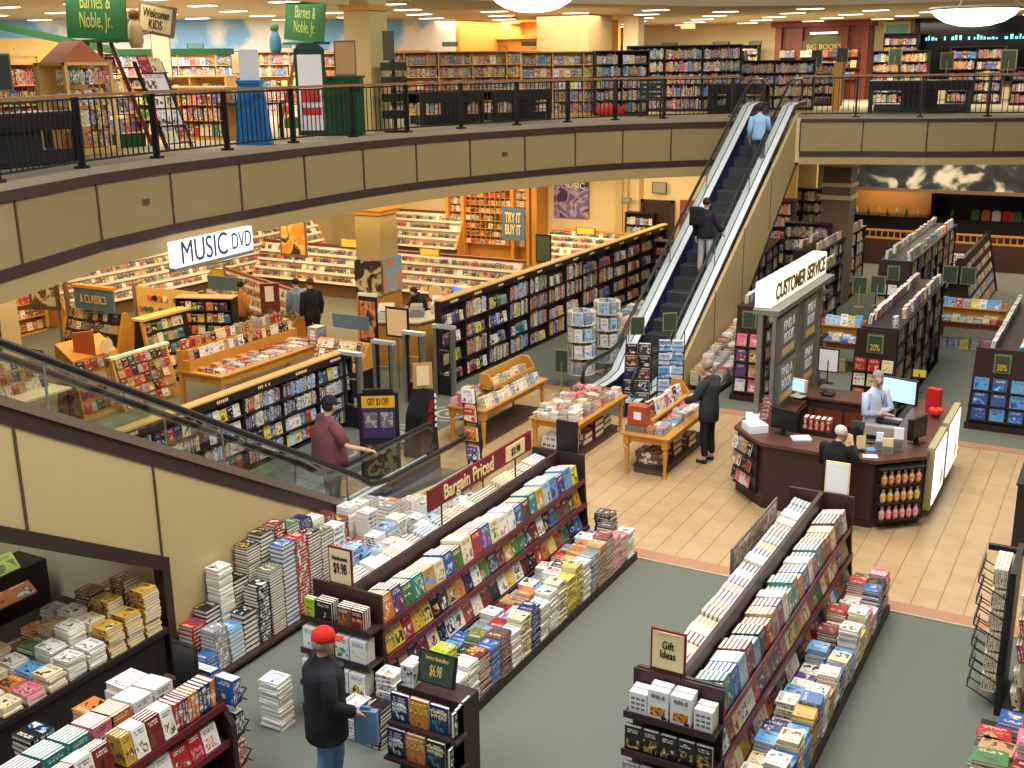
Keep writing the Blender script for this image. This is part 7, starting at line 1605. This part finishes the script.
# right: tables behind rail
a, d, n, L, H = cloth_table('long black-clothed table right of the escalator head, upstairs', (-6.9, 33.0), (-4.3, 33.5), .8, .85)
facing(a+n*.3, d, n, L, F2+H, .18, .22, .03, 'picture_book', 'long black-clothed table upstairs right', ['white', 'pale blue', 'grey', 'white'], depth=2, end='west')
a, d, n, L, H = cloth_table('short black table directly behind the escalator head', (-10.9, 31.3), (-9.3, 31.4), .7, .8)
facing(a+n*.3, d, n, L, F2+H, .2, .24, .03, 'picture_book', 'short black table behind the escalator head', ['red', 'white', 'tan', 'cream'], end='west')
for i, (x, y, w_, h_, z, m_) in enumerate(((-11.5, 34.9, .42, .65, 1.5, yellow), (-8.4, 36.0, .35, .45, 1.55, dgreen), (-7.2, 37.9, .4, .5, 1.5, dgreen), (-5.6, 37.6, .4, .5, 1.35, dgreen), (-9.3, 36.5, .35, .45, 1.5, dgreen), (-3.9, 38.0, .45, .6, 1.35, dgreen), (-2.2, 37.6, .5, .7, 1.7, dgreen))):
    placard('sign', f'{"yellow card" if i == 0 else "green framed sign"}, {nth(i+1)} from the left among those behind the right railing', 'sign', (x, y, F2+z), X_, Z, w_, h_, MT['frame_sage'], m_, [], legs=.15)
struct('trim_9', MB().b(-8.15, -7.95, 34.0, 34.2, F2, F2+1.35), oak)
r = thing('exit_sign', 'small red exit sign on the upper ceiling edge', 'sign', (-15.6, 42, 7.95)); MB().b(-15.9, -15.35, 42, 42.05, 7.88, 8.06).build('sign_box', mat('exit_red', (.9, .12, .05), .5, emit=1.0), r)
# ================================================================ people
def person(label, pos, rz, H, pose, shirt, trousers, hair=None, skin=s2l(206, 156, 126), cap=None, shoes=black, long_sleeve=True, heavy=1.0, bald=False, hairlen=0, coat=False, jacket_open=None, glasses=False):
    """pose: dict of joint overrides in a 1.75 m local frame, facing +Y"""
    k = H/1.75; r = thing('person', label, 'person', pos, None, rz)
    J = dict(pel=(0, 0, .96), wst=(0, 0, 1.08), cst=(0, 0, 1.28), nkb=(0, -.01, 1.46), nk=(0, .0, 1.53), sL=(-.18, 0, 1.42), sR=(.18, 0, 1.42), eL=(-.24, -.02, 1.13), eR=(.24, -.02, 1.13), wL=(-.24, .06, .88), wR=(.24, .06, .88),
             hL=(-.09, 0, .92), hR=(.09, 0, .92), kL=(-.1, .02, .5), kR=(.1, .02, .5), aL=(-.11, -.02, .09), aR=(.11, -.02, .09), hd=(0, .03, 1.63)); J.update(pose); J = {a: V(b)*k for a, b in J.items()}
    def skin_obj(name, pts, edges, rad, m, root=0, sub=1, parent=r):
        me = bpy.data.meshes.new(name); me.from_pydata([tuple(p) for p in pts], edges, []); me.materials.append(m)
        o = bpy.data.objects.new(name, me); COL.objects.link(o); o.parent = parent; ROOTLOC[o.name] = ROOTLOC[r.name]
        md = o.modifiers.new('Skin', 'SKIN'); md.use_smooth_shade = True
        for i, sv in enumerate(me.skin_vertices[0].data):
            q = rad[i]; sv.radius = (q, q) if not isinstance(q, tuple) else q; sv.use_root = (i == root)
        s = o.modifiers.new('Sub', 'SUBSURF'); s.levels = sub; s.render_levels = sub
        return o
    sk = mat('skin_%02x%02x' % (int(skin[0]*255), int(skin[1]*255)), skin, .55)
    pts = []; ed = []; rad = []
    def add(p, q, par=None):
        pts.append(V(p)); rad.append(q if isinstance(q, tuple) else q*1.0); i = len(pts)-1
        if par is not None: ed.append((par, i))
        return i
    hv = heavy
    hb_ = min(hv, 1.15); pel = add(J['pel'], (.12*k*hb_, .09*k*hb_)); w = add(J['wst'], (.11*k*hb_, .08*k*hb_), pel); c = add(J['cst'], (.12*k*hb_, .08*k*hb_), w); uc = add((J['cst']+J['nkb'])/2+Z*.03*k, (.09*k, .06*k), c); nb = add(J['nkb'], (.06*k, .055*k), uc); nk = add(J['nk'], .052*k, nb)
    hd = J['hd']; fdir = (hd-J['nk']); fwd = V(pose.get('look', (0, 1, 0))).normalized(); upv = Z
    h0 = add(hd-upv*.055*k+fwd*.012*k, (.062*k, .068*k), nk); h1 = add(hd+upv*.02*k, (.074*k, .088*k), h0); h2 = add(hd+upv*.09*k-fwd*.01*k, (.06*k, .07*k), h1)
    nose = add(hd+fwd*.098*k-upv*.01*k, .012*k, h1)
    side = fwd.cross(Z).normalized()
    for s in (-1, 1): add(hd+side*s*.08*k, .016*k, h1)
    hands = {}
    for S, sgn in (('L', -1), ('R', 1)):
        s_ = add(J['s'+S]-Z*.015*k, .04*k, uc); e_ = add(J['e'+S], .038*k, s_); w_ = add(J['w'+S], .03*k, e_)
        d = (J['w'+S]-J['e'+S]).normalized(); lat = d.cross(Z).normalized() if abs(d.z) < .9 else V((0, 1, 0)); palm = add(J['w'+S]+d*.055*k, (.036*k, .018*k), w_); nrm = d.cross(lat).normalized()
        for fi, (off, ln) in enumerate(((-.028, .06), (-.010, .072), (.009, .068), (.027, .052))):
            p1 = add(J['w'+S]+d*.085*k+lat*off*k, .0095*k, palm); p2 = add(J['w'+S]+d*(.085+ln*.55)*k+lat*off*k*1.1+nrm*.008*k, .009*k, p1); add(J['w'+S]+d*(.085+ln*.9)*k+lat*off*k+nrm*.028*k, .007*k, p2)
        t1 = add(J['w'+S]+d*.03*k-lat*.035*k+nrm*.01*k, .011*k, palm); add(J['w'+S]+d*.07*k-lat*.055*k+nrm*.025*k, .009*k, t1)
        h_ = add(J['h'+S], .08*k*hv, pel); kn = add(J['k'+S], .052*k, h_); an = add(J['a'+S], .038*k, kn); add(J['a'+S]+V((0, .14*k, -.045*k)), .03*k, an)
    skin_obj('body', pts, ed, rad, sk)
    # clothes
    b_ = .03*k if coat else .016*k; w1 = min(hv, 1.35); N = 20
    q = MB()
    def loft(rings, caps=True):
        k0 = len(q.v)
        for c_, ax, ay, A, B in rings:
            for i in range(N):
                t_ = 2*math.pi*i/N; q.v.append(tuple(V(c_)+V(A)*(math.cos(t_)*ax)+V(B)*(math.sin(t_)*ay)))
        for j in range(len(rings)-1):
            for i in range(N): x = k0+j*N+i; y = k0+j*N+(i+1) % N; q.f.append((x, y, y+N, x+N)); q.m.append(0)
        q.f.append(tuple(k0+i for i in reversed(range(N)))); q.m.append(0); q.f.append(tuple(k0+(len(rings)-1)*N+i for i in range(N))); q.m.append(0)
    X0, Y0 = V((1, 0, 0)), V((0, 1, 0)); up_ = (J['cst']+J['nkb'])/2; sh = (J['sL']+J['sR'])/2
    R_ = [(J['pel']-Z*(.22 if coat else .1)*k, .165*hv*k+b_, .125*hv*k+b_), (J['pel'], .165*hv*k+b_, .125*hv*k+b_), (J['wst'], .15*hv*k+b_, .115*hv*k+b_), (J['cst'], .165*hv*k+b_, .12*hv*k+b_), (up_, .175*w1*k+b_, .115*w1*k+b_),
          (sh-Z*.02*k, .19*w1*k+b_, .095*w1*k+b_*.6), (sh+Z*.03*k, .15*w1*k+b_*.5, .075*k+b_*.6), (J['nkb']+Z*.035*k, .075*k, .07*k), (J['nkb']+Z*.06*k, .058*k, .06*k)]
    loft([(c_, x_, y_, X0, Y0) for c_, x_, y_ in R_])
    for S in 'LR':
        pts_ = [J['s'+S]+(J['cst']-J['s'+S])*.18, J['s'+S], J['e'+S], J['w'+S]+(J['e'+S]-J['w'+S])*.08]; rr_ = [.06*k+b_*.5, .07*k+b_*.6, .052*k+b_*.7, .038*k+b_*.7]
        if not long_sleeve: pts_ = pts_[:3]; pts_[2] = J['s'+S]+(J['e'+S]-J['s'+S])*.85; rr_ = [.07*k, .085*k, .078*k]
        prev = None; rg = []
        for i, p_ in enumerate(pts_):
            d_ = (pts_[min(i+1, len(pts_)-1)]-pts_[max(i-1, 0)]).normalized(); A = (prev or V((0, 1, 0))); A = (A-d_*A.dot(d_)).normalized(); prev = A; rg.append((p_, rr_[i], rr_[i], A, d_.cross(A)))
        loft(rg)
    o = q.build('coat' if coat else 'shirt', shirt, r, local=True, smooth=True)
    P_ = [J['pel']+Z*.03*k, J['pel']-Z*.05*k, J['hL'], J['kL'], J['aL']+Z*.03*k, J['hR'], J['kR'], J['aR']+Z*.03*k]
    skin_obj('trousers', P_, [(0, 1), (1, 2), (2, 3), (3, 4), (1, 5), (5, 6), (6, 7)], [(.135*k*hv, .11*k*hv), (.14*k*hv, .12*k*hv), .095*k*hv, .075*k, .06*k, .095*k*hv, .075*k, .06*k], trousers, sub=2)
    for S in 'LR':
        a = J['a'+S]; o = skin_obj('shoe', [a+V((0, -.04, -.04))*k, a+V((0, .06, -.05))*k, a+V((0, .17, -.055))*k], [(0, 1), (1, 2)], [.045*k, .045*k, .036*k], shoes)
    q = MB()
    for s in (-1, 1): q.lathe(hd+fwd*.078*k+side*s*.032*k+Z*.018*k, [(.002, -.009*k), (.010*k, -.004*k), (.010*k, .004*k), (.002, .009*k)], 8)
    q.build('eyes', black, r, local=True)
    q = MB(); mc = hd+fwd*.088*k-Z*.05*k; q.fr(mc, side, Z, fwd, .045*k, .01*k, .012*k); q.build('mouth', mat('lips', s2l(150, 80, 74), .6), r, local=True)
    if hair and cap:
        q = MB().lathe((0, 0, 0), [(.07*k, -.05*k), (.09*k, -.01*k), (.09*k, .05*k), (.07*k, .07*k)], 16); M_ = Matrix((side, fwd, Z)).transposed()
        q.v = [tuple(V(hd)-fwd*.026*k+M_ @ V((v[0]*.96, v[1]*1.02, v[2]))) for v in q.v]; q.build('hair', hair, r, local=True, smooth=True)
    elif hair:
        pr = [(.084*k, -.01*k), (.094*k, .03*k), (.092*k, .07*k), (.07*k, .115*k), (.03*k, .135*k), (.003, .138*k)]
        if hairlen: pr = [(.07*k, -.09*k*hairlen)]+pr
        q = MB().lathe((0, 0, 0), pr, 16); me = []
        M_ = Matrix((side, fwd, Z)).transposed()
        q.v = [tuple(V(hd)-fwd*.034*k+Z*.012*k+M_ @ V((v[0]*.96, v[1]*1.08, v[2]))) for v in q.v]
        o = q.build('hair', hair, r, local=True, smooth=True)
    if cap:
        q = MB().lathe((0, 0, 0), [(.098*k, .035*k), (.1*k, .06*k), (.09*k, .11*k), (.05*k, .145*k), (.004, .155*k)], 18); M_ = Matrix((side, fwd, Z)).transposed()
        q.v = [tuple(V(hd)-fwd*.01*k+M_ @ V((v[0]*.95, v[1]*1.08, v[2]))) for v in q.v]
        c_ = q.build('cap', cap, r, local=True, smooth=True)
        q = MB(); n0 = 9; base = V(hd)+Z*.045*k+fwd*.085*k
        top = []
        for i in range(n0):
            t_ = -1+2*i/(n0-1); top.append((base+side*t_*.075*k-fwd*(t_*t_)*.05*k, base+side*t_*.065*k+fwd*(.085*(1-t_*t_)+.0)*k-Z*.022*k-fwd*(t_*t_)*.04*k))
        for (a0, b0), (a1, b1) in zip(top, top[1:]):
            q.q([a0, a1, b1, b0]); q.q([a0-Z*.006*k, b0-Z*.006*k, b1-Z*.006*k, a1-Z*.006*k]); q.q([b0, b1, b1-Z*.006*k, b0-Z*.006*k])
        o = q.build('cap_brim', cap, c_, local=True)
    return r, J, k
hg = mat('hair_grey', s2l(150, 140, 130), .8); hw = mat('hair_white', s2l(226, 220, 210), .8); hb = mat('hair_dark', s2l(40, 28, 22), .7); hbr = mat('hair_brown', s2l(92, 60, 40), .8)
fab = lambda n, c, s=.15: mat('cloth_'+n, s2l(*c), .9, noise=s, nscale=30)
p, J, k = person('man in red baseball cap, dark jacket and jeans walking at the front', (-5.88, 7.0, 0), -.75, 1.8, dict(eL=(-.27, -.05, 1.15), wL=(-.25, .13, .95), eR=(.26, .02, 1.14), wR=(.16, .22, 1.0), kL=(-.1, .1, .52), aL=(-.1, .05, .1), kR=(.1, -.04, .5), aR=(.11, -.2, .12)), fab('blackjacket', (26, 26, 30)), fab('jeans', (92, 120, 158), .25), hair=hg, cap=fab('redcap', (216, 40, 32)), coat=True, heavy=1.3)
MB().fr(V((0, .105, 1.715))*k, X_, Z, Y_, .045, .035, .01).build('cap_badge', whitep, p, local=True)
q = MB().fr(V((0, .16, 1.25))*k, X_, Z, Y_, .09, .3, .04); q.build('undershirt', fab('darkblue', (44, 54, 76)), p, local=True)
o = MB().fr((0, 0, .17), X_, Z, Y_, .22, .34, .07).fr((0, 0, .35), X_, Z, Y_, .1, .05, .02).build('shopping_bag', mat('bag_blue', s2l(110, 140, 176), .6)); o.location = (-5.62, 7.25, .6); o.rotation_euler = (0, 0, .3); tag(o, 'pale blue shopping bag carried by the man in the red cap', 'bag')
person('grey-haired man in black jacket and trousers looking over the table', (-5.93, 17.5, 0), 1.35, 1.8, dict(hd=(0, .09, 1.6), nk=(0, .03, 1.52), eR=(.25, .12, 1.16), wR=(.16, .36, 1.06), eL=(-.25, .1, 1.16), wL=(-.16, .34, 1.04), look=(0, .9, -.35)), fab('charcoal', (50, 54, 54)), fab('blacktrouser', (24, 24, 28)), hair=hg, coat=True)
person('heavy man in maroon T-shirt and black cap riding down the lower escalator', (-9.5, 11.75, .38), -.55, 1.82, dict(sL=(-.21, 0, 1.42), sR=(.21, 0, 1.42), hd=(0, .05, 1.64), eR=(.4, .1, 1.17), wR=(.46, .35, 1.1), eL=(-.42, .02, 1.16), wL=(-.4, .2, 1.0)), fab('maroonshirt', (112, 62, 62)), fab('khaki', (100, 92, 74)), hair=hb, cap=fab('blackcap', (30, 30, 32)), long_sleeve=False, heavy=1.8)
person('woman in light blue top near the head of the middle escalator, seen from behind', (-8.22, 27.2, 3.99), .15, 1.66, dict(eR=(.24, .1, 1.12), wR=(.18, .3, 1.12)), fab('lightblue', (140, 176, 214)), fab('darkjean', (50, 56, 76)), hair=hb, hairlen=.7)
p, J, k = person('person with black backpack and pale jeans halfway up the escalator', (-8.33, 23.9, 2.01), .1, 1.72, dict(eR=(.26, .02, 1.14), wR=(.34, .12, 1.0), eL=(-.26, .05, 1.12)), fab('navyjacket', (28, 30, 42)), fab('palejean', (176, 172, 176)), hair=hb, coat=False)
b_ = thing('backpack', 'black backpack worn on the back by the rider halfway up the escalator', 'backpack', (-8.43, 23.71, 3.15)); MB().b(-.2, .1, -.12, .06, -.0, .42).build('pack_body', fab('pack', (22, 22, 26)), b_, local=True, bevel=.05); MB().b(-.16, .06, -.17, -.11, .04, .22).build('front_pocket', fab('pack', (0, 0, 0)), b_, local=True, bevel=.02)
p, J, k = person('clerk in light blue shirt with folded arms behind the service desk', (-3.32, 18.05, 0), -2.2, 1.78, dict(eL=(-.27, .06, 1.14), wL=(.02, .2, 1.16), eR=(.27, .06, 1.14), wR=(-.02, .24, 1.12), look=(.5, .8, -.1)), fab('paleblue', (196, 206, 228), .05), fab('khakis', (150, 126, 84)), hair=hg, heavy=1.05)
q = MB().tube([V((-.05, .14, 1.42))*k, V((-.01, .165, 1.25))*k, V((.03, .14, 1.44))*k], .006, 6); q.build('lanyard', fab('lanyard', (70, 50, 110)), p, local=True)
person('white-haired customer in black coat leaning at the service desk', (-3.3, 15.35, 0), -.2, 1.66, dict(hd=(.03, .1, 1.6), nk=(0, .05, 1.52), eR=(.27, .12, 1.2), wR=(.14, .24, 1.42), eL=(-.26, .1, 1.14), wL=(-.12, .3, 1.1), look=(.2, .9, -.2)), fab('blackcoat', (22, 22, 26)), fab('blacktrouser', (24, 24, 28)), hair=hw, coat=True)
person('man in light blue shirt and khaki trousers, hand on hip, in the music department', (-17.7, 21.0, 0), 1.0, 1.7, dict(eR=(.36, -.04, 1.18), wR=(.2, .02, 1.0), hd=(0, .06, 1.6)), fab('blueshirt', (134, 158, 196), .1), fab('khakipants', (150, 138, 108)), hair=hb)
person('man in dark suit standing beside the man in the blue shirt', (-17.05, 20.75, 0), 1.1, 1.78, dict(hd=(0, .05, 1.62), kR=(.1, -.06, .5), aR=(.12, -.2, .09)), fab('darksuit', (28, 28, 32)), fab('darksuitp', (26, 26, 30)), hair=hbr, coat=True)
person('person in brown shirt between the slanting bin and the man in blue', (-18.75, 20.2, 0), -.3, 1.66, {}, fab('brownshirt', (186, 120, 54)), fab('browntrouser', (90, 66, 44)), hair=hb)
person('dark-haired cashier bending over the music checkout counter', (-14.9, 22.3, 0), 2.6, 1.66, dict(hd=(0, .26, 1.45), nk=(0, .17, 1.42), nkb=(0, .12, 1.38), cst=(0, .06, 1.24), sL=(-.18, .09, 1.34), sR=(.18, .09, 1.34), eL=(-.24, .2, 1.14), wL=(-.12, .36, 1.08), eR=(.24, .2, 1.14), wR=(.12, .36, 1.08)), fab('blackshirt', (26, 24, 26)), fab('blacktrouser', (24, 24, 28)), hair=hb)
# ================================================================ pick which books become objects of their own
bpy.context.view_layer.update()
def world_polys():
    vs = []; fs = []; 
    for o in SC.objects:
        if o.type != 'MESH' or not o.data.polygons: continue
        # matrices of children are relative to their root
        M_ = o.matrix_world; k = len(vs); vs += [M_ @ v.co for v in o.data.vertices]; fs += [tuple(k+i for i in p.vertices) for p in o.data.polygons]
    return vs, fs
vs, fs = world_polys(); NF = len(fs)
for it in BK:
    kind, c, r, u, n, w, h, t, *_ = it; a = r*(w/2); b = u*(h/2); e = n*(t/2); k = len(vs)
    for i, j, l in ((-1, -1, -1), (1, -1, -1), (1, 1, -1), (-1, 1, -1), (-1, -1, 1), (1, -1, 1), (1, 1, 1), (-1, 1, 1)): vs.append(c+a*i+b*j+e*l)
    fs += [(k+1, k, k+3, k+2), (k+4, k+5, k+6, k+7), (k, k+4, k+7, k+3), (k+1, k+2, k+6, k+5), (k, k+1, k+5, k+4), (k+3, k+7, k+6, k+2)]
tree = BVHTree.FromPolygons(vs, fs)
score = [0]*len(BK)
for yy in range(1, 768, 2):
    for xx in range(1, 1024, 2):
        d = (fw+CR*((xx-512)/FPX)+CD*((yy-384)/FPX)).normalized()
        hit = tree.ray_cast(EYE, d)
        if hit[2] is not None and hit[2] >= NF: score[(hit[2]-NF)//6] += 1
del vs, fs, tree
LIM = 300
CATS = {'hardback_book': 'book', 'paperback_book': 'book', 'picture_book': 'book', 'compact_disc_case': 'disc case', 'magazine': 'magazine'}
COLL = {'hardback_book': ('bargain_book_stock', 'the remaining smaller-looking bargain hardbacks on racks, tables and in piles'), 'paperback_book': ('paperback_stock', 'the remaining paperbacks filling the dark bookcases and tables'),
        'picture_book': ('picture_book_stock', 'the remaining picture books filling the upstairs shelves'), 'compact_disc_case': ('disc_case_stock', 'the remaining disc and film cases in the music department'), 'magazine': ('magazine_stock', 'the remaining magazines, booklets and calendars in racks')}
def LK(s): return ' '.join(w.lower() for w in re.findall(r"[A-Za-z0-9][A-Za-z0-9'-]*", s) if not w.isdigit())
from collections import Counter
for kind in CATS:
    ids = [i for i, it in enumerate(BK) if it[0] == kind]; ids.sort(key=lambda i: -score[i])
    top = [i for i in ids[:LIM] if score[i] > 0]; rest = ids[len(top):]
    cnt = Counter(LK(tidy(BK[i][11])) for i in top)
    for i in top:
        it = BK[i]; c = it[1]; lb, g = it[11], it[12]
        loc = (kind, Vector((0, 0, 0)))+it[2:]
        if kind == 'hardback_book': me = board_mesh(loc)
        else: me = book_mesh(kind, [loc])
        o = bpy.data.objects.new(kind, me); COL.objects.link(o); o.location = c
        if kind == 'hardback_book':
            ch = bpy.data.objects.new('page_block', board_mesh(loc, True)); COL.objects.link(ch); ch.parent = o
        lb = lb or kind
        key = LK(tidy(lb))
        if cnt[key] > 1: g = 'like copies: '+key[:90]
        tag(o, lb, CATS[kind], g)
    if rest:
        me = book_mesh(COLL[kind][0], [BK[i] for i in rest]); o = bpy.data.objects.new(COLL[kind][0], me); COL.objects.link(o)
        tag(o, COLL[kind][1], CATS[kind]+'s', kind='stuff')
    for i in top[:0]: pass
    print('BOOKS', kind, len(ids), 'objects', len(top), 'min score', score[top[-1]] if top else 0)
for g, root in GL: g.build('balustrade_glass', glass, root)
